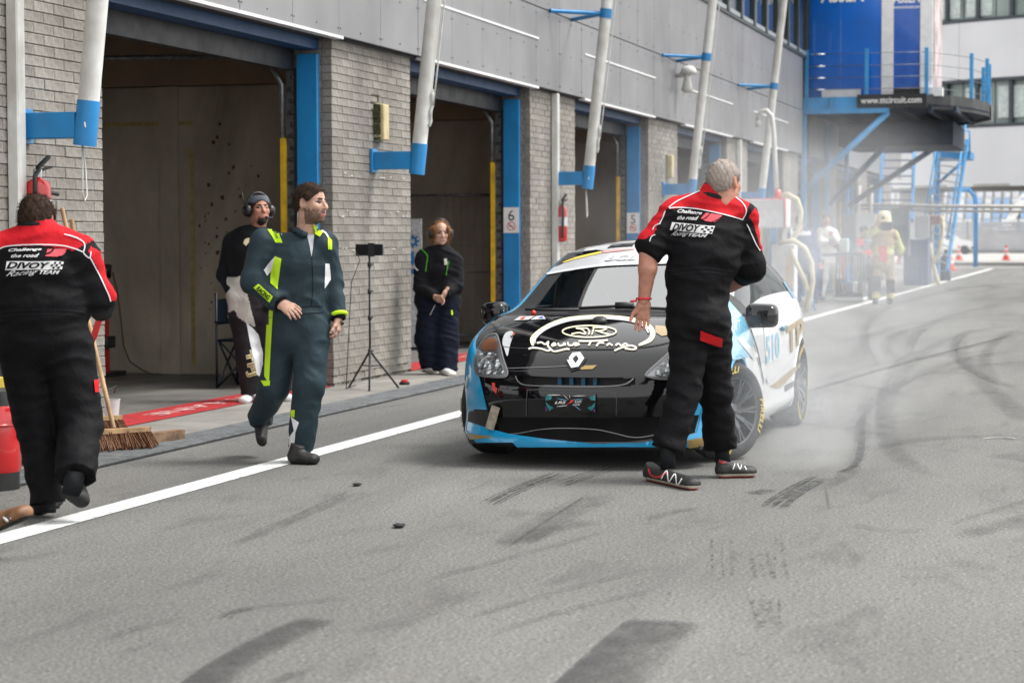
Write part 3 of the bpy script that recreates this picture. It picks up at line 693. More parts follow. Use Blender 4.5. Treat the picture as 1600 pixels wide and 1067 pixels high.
# snap the ring of vertices next to each arch onto the circle
keep = np.array([not in_arch(c) for c in ctr])
slot = (abs(ctr[:, 1]) < .36) & (ctr[:, 0] > .6) & (ctr[:, 2] > .512) & (ctr[:, 2] < .560)
keep &= ~slot
inc = np.zeros(len(CV)); tot = np.zeros(len(CV))
for f, k in zip(CF, keep):
    for v in f: tot[v] += 1; inc[v] += k
bnd = (inc > 0) & (inc < tot)
for i in np.where(bnd)[0]:
    x, y, z = CV[i]
    for a, zc in AX:
        dx, dz = x-a, z-zc; r = math.hypot(dx, dz)
        if abs(r-ARCH_R) < .06 and abs(y) > .5: CV[i, 0] = a+dx/r*ARCH_R; CV[i, 2] = zc+dz/r*ARCH_R
def car_piece(name, ids, mats, idmap=None, parent=CAR, solid=0.0):
    fs = [f for f, m, k in zip(CF, CMI_, keep) if k and m in ids]; ms = [ids.index(m) for m, k in zip(CMI_, keep) if k and m in ids]
    used = sorted(set(v for f in fs for v in f)); mp = {v: i for i, v in enumerate(used)}
    me = bpy.data.meshes.new(name); me.from_pydata([tuple(CV[v]) for v in used], [], [tuple(mp[v] for v in f) for f in fs])
    for m in mats: me.materials.append(m)
    me.polygons.foreach_set('material_index', ms); me.polygons.foreach_set('use_smooth', [True]*len(fs)); me.update()
    o = link(name, me, parent)
    if solid: md = o.modifiers.new('t', 'SOLIDIFY'); md.thickness = solid; md.offset = -1
    return o
_tri = [(f[0], f[1], f[2]) for f in CF]+[(f[0], f[2], f[3]) for f in CF if len(f) == 4]
CBVH = BVHTree.FromPolygons([tuple(v) for v in CV], _tri)
# normals of the tree must face outwards
def checker():
    m = bpy.data.materials.new('roof_checker'); m.use_nodes = True; nt = m.node_tree; p = nt.nodes['Principled BSDF']
    tc = _nd(nt, 'ShaderNodeTexCoord'); mp = _nd(nt, 'ShaderNodeMapping'); mp.inputs['Location'].default_value = (.02, .085, .5); mp.inputs['Scale'].default_value = (1, 1, .0)
    ck = _nd(nt, 'ShaderNodeTexChecker'); ck.inputs['Scale'].default_value = 5.6; ck.inputs['Color1'].default_value = (.78, .79, .79, 1); ck.inputs['Color2'].default_value = (.012, .012, .013, 1)
    nt.links.new(tc.outputs['Object'], mp.inputs['Vector']); nt.links.new(mp.outputs[0], ck.inputs['Vector']); nt.links.new(ck.outputs['Color'], p.inputs['Base Color'])
    p.inputs['Roughness'].default_value = .25; p.inputs['Coat Weight'].default_value = 1; return m
def glassm(name, tint, ior=1.5, refl=.06):
    m = bpy.data.materials.new(name); m.use_nodes = True; nt = m.node_tree; nt.nodes.remove(nt.nodes['Principled BSDF'])
    tr = _nd(nt, 'ShaderNodeBsdfTransparent'); tr.inputs[0].default_value = (*tint, 1); gl = _nd(nt, 'ShaderNodeBsdfGlossy'); gl.inputs['Roughness'].default_value = .01
    fr = _nd(nt, 'ShaderNodeFresnel'); fr.inputs['IOR'].default_value = ior; mx = _nd(nt, 'ShaderNodeMixShader')
    ad = _nd(nt, 'ShaderNodeMath', operation='ADD'); ad.inputs[1].default_value = refl; nt.links.new(fr.outputs[0], ad.inputs[0])
    nt.links.new(ad.outputs[0], mx.inputs[0]); nt.links.new(tr.outputs[0], mx.inputs[1]); nt.links.new(gl.outputs[0], mx.inputs[2])
    nt.links.new(mx.outputs[0], nt.nodes['Material Output'].inputs['Surface']); return m
WSG = glassm('windscreen_glass', (.72, .78, .78), 2.4, .22); SDG = glassm('side_glass', (.5, .55, .56), 1.6, .06)
body = car_piece('body', [0, 1, 3, 4, 5], [PBLUE, PBLACK, PWHITE, PLASTIC, checker()])
car_piece('windscreen', [2], [WSG]);  car_piece('rear_window', [7], [SDG])
for _sg in (1, -1):
    for _lo, _hi in ((-1.42, 0), (-4, -1.42)):
        _k = keep.copy(); keep &= np.array([(c[1]*_sg > 0) and (_lo < c[0] <= _hi) for c in ctr]); car_piece('side_window', [6], [SDG]); keep = _k
def cmb(): return MB()
# arch lips and liners
for a, zc in AX:
    for sg in (1, -1):
        vs = []; n = 34; ok = []
        for k in range(n+1):
            th = math.radians(-25+230*k/n); ca, sa = math.cos(th), math.sin(th)
            h = CBVH.ray_cast(Vector((a+(ARCH_R+.012)*ca, 2*sg, zc+(ARCH_R+.012)*sa)), Vector((0, -sg, 0)))
            yo = abs(h[0].y) if h[0] is not None and abs(h[0].y) > .6 else None; ok.append(yo)
        last = next(y for y in ok if y)
        for k in range(n+1): last = ok[k] = ok[k] or last
        for k in range(n+1):
            th = math.radians(-25+230*k/n); ca, sa = math.cos(th), math.sin(th); yo = ok[k]
            for r, y in ((ARCH_R+.018, yo-.004), (ARCH_R+.010, yo+.006), (ARCH_R-.004, yo+.004), (ARCH_R-.010, yo-.03), (ARCH_R-.002, .50)): vs.append((a+r*ca, y*sg, zc+r*sa))
        fs = [(k*5+j, k*5+j+1, (k+1)*5+j+1, (k+1)*5+j) for k in range(n) for j in range(4)]
        ms = [0 if j < 3 else 1 for k in range(n) for j in range(4)]
        q = cmb(); q.v, q.f, q.m = vs, fs, ms
        q.build('wheel_arch', [PBLUE if (sg < 0 or a == 0) else PWHITE, PLASTIC], CAR, True, 40)
# underbody, firewall, grille recess
cmb().box(-3.05, .60, -.74, .74, .12, .17).build('floor_pan', PLASTIC, CAR)
cmb().box(-.35, -.30, -.74, .74, .17, .86).build('firewall', PLASTIC, CAR)
cmb().box(.35, .655, -.40, .40, .49, .575).build('grille_recess', PLASTIC, CAR)
for y in (-.12, -.045, .03, .105):
    cmb().box(.65, .705, y-.012, y+.012, .505, .565).build('grille_fin', mat('grille_blue', (.01, .12, .25), .4), CAR)
# ---- wheels
TYRE = mat('tyre_rubber_black', (.018, .018, .019), .75, var=.25, vscale=14, bump=.2, bscale=60)
RIM = mat('dark_rim_metal', (.10, .105, .11), .35, metal=.8, var=.15, vscale=10)
PYEL = mat('tyre_yellow_print', (.75, .55, .08), .7, var=.1)
def wheel(x, sg, steer):
    R, w = .312, .215
    root = bpy.data.objects.new('wheel', None); COL.objects.link(root); root.parent = CAR; root.empty_display_size = .1
    root.location = (x, (.765 if sg > 0 else .735)*sg, R); root.rotation_euler = (0, 0, steer+(0 if sg > 0 else math.pi))
    prof = [(.205, -w/2+.012), (.225, -w/2), (.27, -w/2-.008), (.297, -w/2+.006), (R-.003, -w/2+.03), (R, -w/2+.05), (R, w/2-.05), (R-.003, w/2-.03), (.297, w/2-.006), (.27, w/2+.008), (.225, w/2), (.205, w/2-.012)]
    ty = cmb().lathe(prof, (0, 0, 0), (0, 1, 0), 56, 0, False).build('tyre', TYRE, root, True, 50)
    cmb().lathe([(.216, w/2+.001), (.208, w/2-.004), (.20, w/2-.03), (.192, -.06), (.17, -.09), (.05, -.09)], (0, 0, 0), (0, 1, 0), 40, 0, False).build('rim', RIM, root, True, 40)
    sp = cmb()
    for k in range(10):
        a = 2*math.pi*k/10
        for da in (-.085, .085):
            p0 = Vector((.05*math.cos(a), w/2-.045, .05*math.sin(a))); p1 = Vector((.12*math.cos(a+da*.5), w/2-.02, .12*math.sin(a+da*.5))); p2 = Vector((.202*math.cos(a+da), w/2-.012, .202*math.sin(a+da)))
            sp.beam(p0, p1, .022, .03, upv=(0, 1, 0)); sp.beam(p1, p2, .014, .028, upv=(0, 1, 0))
    sp.build('spokes', RIM, root)
    cmb().lathe([(.0, w/2-.012), (.022, w/2-.014), (.05, w/2-.03), (.065, w/2-.05), (.06, -.08)], (0, 0, 0), (0, 1, 0), 20).build('hub', RIM, root, True, 40)
    cmb().lathe([(.155, .012), (.155, .03), (.05, .03), (.05, .012)], (0, 0, 0), (0, 1, 0), 30).build('brake_disc', mat('brake_disc', (.25, .25, .25), .35, metal=.9), root)
    # lettering round the side wall, three times
    for base in (40, 160, 280):
        q = cmb(); v, f = text2d('PIRELLI', .02, .25, 1.1); k = .040/.72; hw = (v[:, 0].max()-v[:, 0].min())/2*k*1.15
        pts = []
        for p in v:
            a = math.radians(base+58)+p[0]*k*1.15/.262; r = .246+p[1]*k
            pts.append((-r*math.sin(a), w/2+.0095, r*math.cos(a)))
        q.add(pts, f); q.build('tyre_lettering', PYEL, ty)
    return root
wheel(0, 1, -.46); wheel(0, -1, -.20); wheel(-2.585, 1, 0); wheel(-2.585, -1, 0)
# ---- pixel tracing onto the bodywork
CAML = np.array(CMI @ Vector(CAM))
CMR = np.array(CMI.to_3x3())
def hit(x, y, off=.003):
    d = CMR @ ray(x, y); d /= np.linalg.norm(d)
    h = CBVH.ray_cast(Vector(CAML), Vector(d))
    if h[0] is None: return None
    n = h[1] if h[1].dot(Vector(d)) < 0 else -h[1]
    return np.array(h[0]+n*off)
def cdt(poly, step):
    poly = [Vector((float(p[0]), float(p[1]))) for p in poly]; P = []
    for a, b in zip(poly, poly[1:]+poly[:1]):
        k = max(1, int((b-a).length/step)); P += [a+(b-a)*i/k for i in range(k)]
    n = len(P); xs = [p.x for p in P]; ys = [p.y for p in P]; pts = list(P)
    for gx in np.arange(min(xs)+step/2, max(xs), step):
        for gy in np.arange(min(ys)+step/2, max(ys), step): pts.append(Vector((gx+random.uniform(-.1, .1), gy+random.uniform(-.1, .1))))
    r = delaunay_2d_cdt(pts, [(i, (i+1) % n) for i in range(n)], [list(range(n))], 1, 1e-4)
    return [tuple(v) for v in r[0]], [tuple(f) for f in r[2]]
def smooth_poly(pts, n=6, closed=True):
    pts = np.array(pts, float); N = len(pts); out = []
    rng = range(N if closed else N-1)
    for i in rng:
        p0, p1, p2, p3 = (pts[(i+k) % N] if closed else pts[min(max(i+k, 0), N-1)] for k in (-1, 0, 1, 2))
        for t in np.arange(n)/n: out.append(.5*((2*p1)+(-p0+p2)*t+(2*p0-5*p1+4*p2-p3)*t*t+(-p0+3*p1-3*p2+p3)*t**3))
    if not closed: out.append(pts[-1])
    return [tuple(p) for p in out]
def decal_tris(vs, fs, off, mx=.25):
    P = [hit(x, y, off) for x, y in vs]; q = cmb(); idx = {}; VV = []
    for i, p in enumerate(P):
        if p is not None: idx[i] = len(VV); VV.append(p)
    FF = []
    for f in fs:
        if all(i in idx for i in f):
            a = [VV[idx[i]] for i in f]
            if max(np.linalg.norm(a[i]-a[i-1]) for i in range(len(a))) < mx: FF.append(tuple(idx[i] for i in f))
    return VV, FF
def decal(name, poly, m, off=.003, smooth=True, step=7, parent=None, mx=.25):
    if smooth: poly = smooth_poly(poly, 4)
    vs, fs = cdt(poly, step); VV, FF = decal_tris(vs, fs, off, mx)
    if not FF: return None
    return cmb().add(VV, FF).build(name, m, parent or body, True)
def dstroke(name, pts, w, m, off=.004, parent=None, closed=False):
    pts = np.array(smooth_poly(pts, 5, closed)); d = np.gradient(pts, axis=0); d /= np.linalg.norm(d, axis=1, keepdims=True)+1e-9; nn = np.stack([-d[:, 1], d[:, 0]], 1)
    ws = w if isinstance(w, (int, float)) else np.interp(np.linspace(0, 1, len(pts)), np.linspace(0, 1, len(w)), w)[:, None]
    a, b = pts+nn*ws/2, pts-nn*ws/2; n = len(pts)
    vs = [tuple(p) for p in a]+[tuple(p) for p in b]; fs = [(i, i+1, n+i+1, n+i) for i in range(n-1)]
    VV, FF = decal_tris(vs, fs, off)
    return cmb().add(VV, FF).build(name, m, parent or body, True) if FF else None
def dtext(name, s, quad, m, off=.005, bold=.0, shear=0.0, parent=None):
    """lettering stretched over a pixel quad (left-bottom, right-bottom, right-top, left-top)"""
    v, f = text_fine(s, bold, shear); x0, x1 = v[:, 0].min(), v[:, 0].max(); y0, y1 = v[:, 1].min(), v[:, 1].max(); q = np.array(quad, float)
    vs = []
    for p in v:
        u, w = (p[0]-x0)/(x1-x0), (p[1]-y0)/(y1-y0); vs.append(tuple((q[0]*(1-u)+q[1]*u)*(1-w)+(q[3]*(1-u)+q[2]*u)*w))
    VV, FF = decal_tris(vs, f, off, .8)
    return cmb().add(VV, FF).build(name, m, parent or body) if FF else None
# ------------------------------------------------------------------ car livery and fittings, traced from the photograph onto the bodywork
z3 = lambda pts, ox, oy, k: [(ox+x/k, oy+y/k) for x, y in pts]
# blue lip and corner
decal('front_lip', [(716, 652), (740, 661), (765, 670), (800, 679), (860, 687), (930, 693), (1000, 692), (1060, 684), (1115, 668), (1125, 690), (1060, 706), (1000, 711), (900, 712), (800, 705), (735, 697), (714, 690)], PBLUE, .008, False)
decal('bumper_corner', [(714, 645), (716, 612), (730, 585), (744, 574), (750, 590), (762, 640), (742, 639), (728, 646), (716, 655)], PBLUE, .004, False)
decal('bumper_corner', [(1128, 650), (1110, 610), (1096, 640), (1088, 676), (1130, 668)], PBLUE, .004, False)
decal('gold_flash', [(722, 676), (775, 683), (735, 686), (722, 684)], PGOLD, .010, False)
decal('gold_flash', [(1072, 688), (1105, 682), (1108, 694), (1075, 699)], PGOLD, .010, False)
decal('fog_lamp_hole', [(733, 645), (742, 642), (768, 644), (766, 670), (748, 668), (735, 660)], PLASTIC, .006)
MATB = mat('intake_black', (.003, .003, .0032), .75, var=.2, spec=.15)
decal('lower_grille', [(775, 652), (830, 652), (960, 653), (1040, 651), (1092, 648), (1085, 676), (1040, 683), (980, 690), (900, 690), (830, 682), (780, 674)], MATB, .0035, False)
# head lamps
LENS = glassm('lamp_lens', (.9, .92, .93), 1.5, .03)
def bowl():
    m = mat('lamp_reflector', (.90, .91, .92), .15, metal=.85, var=.5, vscale=26, col2=(.35, .36, .37)); nt = m.node_tree; p = nt.nodes['Principled BSDF']
    v = _nd(nt, 'ShaderNodeTexVoronoi'); v.inputs['Scale'].default_value = 22; tc = _nd(nt, 'ShaderNodeTexCoord'); nt.links.new(tc.outputs['Object'], v.inputs['Vector'])
    b = _nd(nt, 'ShaderNodeBump'); b.inputs['Strength'].default_value = .9; b.inputs['Distance'].default_value = .03; nt.links.new(v.outputs['Distance'], b.inputs['Height']); nt.links.new(b.outputs[0], p.inputs['Normal']); return m
BOWL = bowl(); BEZ = mat('lamp_bezel', (.42, .42, .43), .3, metal=.5, var=.2); ORNG = mat('indicator_bulb', (.55, .22, .10), .4, var=.2)
hl = [(190, 205), (240, 195), (258, 215), (280, 290), (300, 370), (325, 440), (328, 475), (300, 490), (220, 488), (140, 475), (108, 440), (105, 380), (125, 300), (155, 240)]
hl = z3(hl, 720, 480, 4.443)
for pts, inner, amber in ((hl, z3([(140, 330), (245, 330), (275, 400), (300, 460), (200, 468), (140, 455), (125, 400)], 720, 480, 4.443), z3([(165, 240), (235, 225), (250, 300), (150, 300)], 720, 480, 4.443)),
                   ([(1058, 541), (1040, 558), (1011, 584), (1012, 590), (1030, 593), (1052, 592), (1085, 585), (1092, 555), (1090, 535), (1075, 534)], [(1044, 562), (1024, 582), (1030, 588), (1056, 586), (1074, 570), (1066, 556)], [(1064, 542), (1056, 552), (1080, 552), (1082, 541)])):
    b = decal('headlamp', pts, BEZ, .006, True, 6)
    if b is None: continue
    decal('reflector', inner, BOWL, .010, True, 5, b); decal('indicator', amber, ORNG, .010, True, 5, b); decal('lens', pts, LENS, .020, True, 6, b)
    dstroke('lamp_rim', list(pts)+[pts[0]], 2.2, mat('lamp_rim_grey', (.22, .22, .22), .35), .012, b)
# shut lines and trims
GAP = mat('panel_gap', (.002, .002, .002), .9, var=0); EDGE = mat('gloss_edge', (.17, .175, .18), .25, var=.05, coat=.5)
dstroke('shut_line', [(780, 540), (800, 544), (870, 546), (960, 546), (1020, 541), (1062, 531)], 1.4, GAP)
dstroke('shut_line', [(792, 576), (850, 574), (890, 572)], .8, EDGE)
dstroke('grille_edge', [(806, 588), (811, 597), (825, 602), (880, 604), (940, 604), (975, 601), (990, 592)], 1.5, EDGE, .006)
dstroke('splitter_edge', [(790, 679), (812, 677), (845, 671), (880, 669), (930, 671), (960, 677), (985, 683), (1005, 683), (1030, 678)], 1.1, EDGE, .006)
dstroke('plate_recess_edge', [(823, 650), (824, 614), (832, 609), (900, 610), (955, 613), (963, 620), (963, 648)], 1.4, mat('recess_edge', (.05, .05, .055), .3), .005)
# badge
decal('badge_base', [(883, 566), (893, 551), (909, 549), (917, 561), (907, 577), (892, 581)], BLACKM, .006, False, 5)
bg_ = decal('badge', [(886.5, 565), (895, 553.5), (907, 552.5), (913.5, 562), (904.5, 575), (893, 577)], CHROME, .014, False, 4)
decal('badge_gap', [(895.5, 563), (901, 558), (904.5, 562.5), (899.5, 569)], BLACKM, .018, False, 3)
# number plate with its print
def plate_part(name, quad, m, off): return decal(name, quad, m, off, False, 8)
TEAL = mat('plate_teal', (.02, .26, .28), .4, var=.3, vscale=40); PURP = mat('plate_purple', (.16, .03, .20), .4)
plate_part('number_plate', [(853, 615.5), (932, 615), (931.5, 643), (853.5, 642.5)], PBLACK, .016)
for q in ([(854, 618), (864, 618), (862, 624), (854, 625)], [(854, 627), (860, 633), (866, 636), (860, 641), (856, 634)], [(921, 621), (931, 617), (931, 625), (925, 625)], [(931, 628), (926, 633), (919, 636), (925, 641), (930, 634)]): plate_part('plate_teal_patch', q, TEAL, .018)
for q in ([(854, 633), (857, 640), (854, 641.5)], [(931, 636), (927, 642), (931, 642)]): plate_part('plate_purple_patch', q, PURP, .0185)
dtext('plate_lettering', 'LRS', [(868, 630), (886, 630), (886, 626), (868, 626)], PWHITE, .020, .03, .35)
dtext('plate_lettering', 'LUX', [(899, 628.5), (911, 628.5), (911, 625.3), (899, 625.3)], PWHITE, .020, .03, .35)
dtext('plate_lettering', 'LUCK', [(896, 632.5), (908, 632.5), (908, 630), (896, 630)], PWHITE, .020, .03, .35)
decal('plate_red_mark', [(893, 624), (898, 624.5), (896, 628), (886, 631), (884, 631.5), (891, 628)], PRED, .019, False, 4)
for a, b, m in (((882, 617), (890, 624), PGREY), ((891, 617), (892, 622), PGREY), ((898, 632), (909, 640), PLBLUE), ((871, 622), (888, 625), PLBLUE), ((896, 624), (912, 623.5), PLBLUE), ((871, 634), (888, 632.5), PWHITE), ((896, 618.6), (916, 618), PWHITE), ((857, 617), (877, 616.8), PWHITE)):
    dstroke('plate_streak', [a, ((a[0]+b[0])/2, (a[1]+b[1])/2), b], [.3, 1.1, .3], m, .0195)
# bonnet artwork: broad ring, small oval and script
dstroke('bonnet_ring', [(833, 541), (832, 530), (845, 517), (866, 506), (890, 499.5), (925, 496.5), (960, 497), (992, 501), (1012, 509), (1020, 521), (1015, 532), (998, 540)], [3, 7, 6, 6.5, 7, 7, 6.5, 6.5, 7, 8, 7, 3], PCREAM, .004)
dstroke('bonnet_ring_inner', [(836, 538), (838, 528), (852, 516), (872, 507), (895, 501), (925, 498), (958, 499), (988, 503), (1007, 511), (1013, 521)], [1, 3, 2.8, 3, 3, 3.2, 3, 3, 3, 2], PWHITE, .006)
dstroke('bonnet_oval', [(921+42*math.cos(a), 519+9*math.sin(a)) for a in np.linspace(0, 2*math.pi, 28)], 2.0, PCREAM, .006)
for st in ([(893, 523), (905, 521), (915, 523), (910, 516), (900, 514), (918, 514)], [(918, 514), (921, 519), (920, 524)], [(926, 513), (940, 513), (948, 515), (938, 518), (930, 518)], [(932, 518), (945, 522), (955, 524)], [(925, 524), (928, 514)]): dstroke('oval_emblem', st, 2.0, PCREAM, .006)
SCR = [[(826, 546), (832, 544.5), (840, 545), (848, 546.5), (856, 549), (862, 546.5)], [(839, 537), (846, 536), (852, 539), (857, 535), (856, 541), (862, 548), (868, 550), (884, 546.5), (890, 547)], [(862, 541), (866, 537), (868, 540), (862, 541.5)], [(872, 537), (874, 541), (880, 540), (882, 537), (883, 541)], [(887, 536), (889, 540.5), (895, 540), (898, 536.5)], [(898, 541), (905, 539), (899, 537)],
       [(904, 534), (925, 534), (950, 532.5)], [(924, 533), (920, 541)], [(932, 542), (936, 537), (944, 537)], [(948, 541), (952, 538), (957, 541)], [(962, 541), (966, 538), (971, 541), (977, 538), (982, 541)], [(960, 549), (972, 544), (985, 541), (994, 544), (990, 547), (976, 545.5)]]
for s_ in SCR: dstroke('bonnet_script', s_, 2.9, PCREAM, .005)
for s_ in SCR: dstroke('bonnet_script_fill', s_, 1.8, PWHITE, .007)
decal('gold_patch_and_reflection', [(1024, 509), (1046, 511), (1050, 523), (1034, 526), (1024, 520)], PGOLD, .004, False)
decal('gold_patch_and_reflection', [(905, 576), (914, 571.5), (933, 571), (926, 577), (908, 578)], PGOLD, .004, False)  # gold reflection next to the badge, painted on in the vinyl colour
for q, m in (([(803, 501.5), (812, 495.5), (836, 494.5), (826, 500.5)], PWHITE), ([(829, 500.5), (838, 494.8), (849, 494.2), (853, 499.5)], PWHITE)): decal('scrutineering_sticker', q, m, .005, False, 5)
decal('sticker_print', [(812, 500), (817, 496.5), (822, 496.5), (818, 500)], PRED, .007, False, 4); decal('sticker_print', [(841, 498.5), (847, 495.2), (849, 498.6)], mat('sticker_blue', (.05, .08, .5), .4), .007, False, 4)
decal('shark_sticker', [(785, 534), (790, 521), (800, 518), (802, 524), (797, 540), (793, 557), (788, 545)], PGREY, .004)
decal('shark_mouth', [(797, 526), (802, 525), (800, 530)], GAP, .006, False, 4); decal('shark_fin', [(800, 523), (806, 521), (803, 525)], PRED, .006, False, 4)
for x, y in ((834, 492),): cmb().lathe([(.016, 0), (.017, .02), (.008, .03)], hit(x, y, 0), (.3, 0, 1), 10).build('bonnet_pin', PRED, CAR, True)
cmb().lathe([(.05, 0), (.045, .02), (.03, .03)], hit(937, 503, 0), (.35, 0, 1), 14).build('bonnet_vent', PLASTIC, CAR, True)
# tow strap and arrow
p = hit(778, 634, .02); q = hit(770, 673, .035)
STRAP = mat('tow_strap', (.30, .26, .20), .85, var=.2, vscale=30)
cmb().beam(p, q, .055, .008, upv=(1, 0, 0)).build('tow_strap', STRAP, CAR)
decal('tow_arrow', [(769, 598), (774, 598), (775, 606), (778, 606), (776, 615), (769, 607), (771, 607)], PRED, .006, False, 4)
# windscreen banner
decal('sun_strip', [(856, 428), (870, 415), (888, 396), (930, 391), (1000, 388), (1080, 388), (1128, 391), (1130, 412), (1060, 411), (1000, 412), (930, 416)], PGREY, .006, False, parent=CAR)
decal('strip_black', [(868, 418), (888, 397), (932, 392), (946, 394), (930, 398), (892, 408)], PBLACK, .008, False, 6, CAR)
dstroke('strip_yellow', [(880, 412), (905, 404), (940, 396)], [1, 3, 3], PYEL, .010, CAR); dstroke('strip_red', [(940, 396), (965, 393), (992, 391)], [2, 3.5, 1], mat('strip_red_vinyl', (.65, .3, .28), .4), .010, CAR)
dtext('strip_lettering', 'BGL', [(944, 410), (993, 408), (996, 399.5), (948, 401.5)], PWHITE, .011, .05, .3, CAR)
dtext('strip_lettering_fill', 'BGL', [(944.5, 409.6), (993.5, 407.6), (995.5, 400), (948.5, 402)], PGREY, .013, -.005, .3, CAR)
dstroke('strip_edge', [(855, 429), (930, 417), (1000, 413), (1060, 412), (1130, 413)], 3, PWHITE, .008, CAR)
# car's left flank: fender, number, gold initials, slashes
decal('flank_pale_blue', [(1138, 470), (1160, 495), (1178, 530), (1172, 556), (1150, 562), (1136, 560)], PLBLUE, .005, False)
dtext('flank_lettering', 'ART', [(1139, 524), (1156, 515), (1156, 500), (1139, 508)], PWHITE, .008)
decal('flank_white_slash', [(1150, 530), (1158, 527), (1184, 556), (1176, 562)], PWHITE, .008, False)
decal('flank_silver', [(1172, 515), (1190, 507), (1200, 560), (1186, 572)], PGREY, .004, False)
decal('number_panel', [(1192, 508), (1214, 500), (1218, 560), (1196, 570)], PWHITE, .006, False)
dtext('race_number', '510', [(1196, 568), (1217, 557), (1216, 518), (1195, 526)], PLBLUE, .008, .03)
dtext('gold_initials', 'TPJ', [(1229, 570), (1259, 540), (1258, 492), (1228, 512)], PGOLD, .008, .03)
decal('flank_gold_slash', [(1202, 604), (1216, 594), (1250, 566), (1248, 574), (1218, 606)], PGOLD, .006, False)
decal('flank_slash', [(1196, 590), (1240, 554), (1236, 562), (1198, 600)], PWHITE, .009, False)
decal('flank_dark_slash', [(1226, 602), (1245, 592), (1244, 600), (1226, 612)], PBLACK, .006, False)
dstroke('roof_rail_line', [(1196, 392), (1208, 412), (1224, 440), (1240, 466)], 3, PBLUE, .006)
dstroke('door_seam', [(1172, 515), (1182, 545), (1188, 575), (1193, 600)], 1.2, GAP, .006)
dstroke('side_skirt', [(1205, 648), (1230, 634), (1250, 624)], 6, PWHITE, .012)
h_ = hit(1222, 513, .02)
if h_ is not None: cmb().box(h_[0]-.09, h_[0]+.09, h_[1]-.015, h_[1]+.01, h_[2]-.018, h_[2]+.018, bev=.008).build('door_handle', mat('handle_blue', (.10, .2, .28), .3, coat=.6), CAR)
decal('side_lettering', z3([(10, 640), (45, 470), (60, 470), (25, 640)], 720, 480, 4.443), PWHITE, .004, False)
# mirrors
for sg in (1, -1):
    bm = bmesh.new(); bmesh.ops.create_cube(bm, size=1)
    for v in bm.verts:
        v.co = Vector((v.co.x*.13*(1.0 if v.co.x > 0 else 1), v.co.y*(.225 if sg > 0 else .19), v.co.z*(.165 if v.co.y*sg > 0 else .18)))
        if v.co.x > 0: v.co.y *= .86; v.co.z *= .82
    bmesh.ops.bevel(bm, geom=bm.edges[:], offset=.045, segments=4, affect='EDGES', profile=.5)
    me = MB().bm(bm); bm.free(); o = me.build('mirror', PBLACK, CAR, True); o.location = (-.50, (.925 if sg > 0 else .905)*sg, .895)
    MB().beam((0.0, -.10*sg, -.045), (-.06, -.20*sg, -.085), .10, .05, upv=(0, 0, 1)).build('mirror_arm', PLASTIC, o)
    MB().box(-.068, -.0655, -.095, .095, -.05, .05).build('mirror_glass', CHROME, o)
# wipers and scuttle
def surf(x, y, off): return hit(x, y, off)
for pts, r in (([(822, 488), (860, 489), (905, 488.5)], .010), ([(890, 487), (960, 483), (1040, 487), (1090, 489)], .010)):
    MB().tube([hit(x, y, .02) for x, y in pts], r, 8).build('wiper_arm', PLASTIC, CAR, True)
MB().tube([hit(x, y, .03) for x, y in ((962, 484), (975, 483.5), (990, 484.5))], .022, 8).build('wiper_pivot', PLASTIC, CAR, True)
# cabin
CAGE = mat('cage_white', (.72, .76, .74), .4, var=.08); SEATM = mat('race_seat', (.015, .015, .016), .7); SUIT = mat('cabin_teal', (.05, .30, .36), .6)
for sg in (-1, 1):
    MB().tube([(-.50, .66*sg, .35), (-.52, .66*sg, .90), (-.85, .60*sg, 1.12), (-1.15, .53*sg, 1.26), (-1.5, .52*sg, 1.30), (-1.55, .56*sg, .9), (-1.55, .62*sg, .25)], .026, 10).build('roll_cage_side', CAGE, CAR, True)
    MB().tube([(-1.0, .58*sg, 1.19), (-1.05, .63*sg, .8), (-1.1, .66*sg, .3)], .02, 8).build('roll_cage_brace', CAGE, CAR, True)
    MB().tube([(-1.5, .52*sg, 1.28), (-2.6, .45*sg, .6)], .022, 8).build('roll_cage_stay', CAGE, CAR, True)
MB().tube([(-1.15, -.53, 1.26), (-1.15, .53, 1.26)], .022, 8).build('roll_cage_hoop', CAGE, CAR, True)
MB().tube([(-1.52, -.55, 1.28), (-1.52, .55, 1.28)], .022, 8).build('roll_cage_hoop', CAGE, CAR, True)
MB().tube([(-1.52, -.55, 1.26), (-1.54, .58, .3)], .02, 8).build('roll_cage_diagonal', CAGE, CAR, True)
MB().box(-.62, -.34, -.70, .70, .70, .86, bev=.04).build('dashboard', PLASTIC, CAR, True, 40)
for y in (.36,):
    MB().box(-1.45, -1.0, y-.24, y+.24, .25, .42, bev=.06).box(-1.50, -1.36, y-.26, y+.26, .35, 1.05, bev=.06).box(-1.48, -1.30, y-.16, y+.16, 1.0, 1.22, bev=.05).build('race_seat', SEATM, CAR, True, 40)
st = MB(); th = np.linspace(0, 2*math.pi, 25)
st.tube([(-.86+.06*math.sin(a), .36+.16*math.cos(a), .86+.15*math.sin(a)) for a in th], .016, 8).build('steering_wheel', PLASTIC, CAR, True)
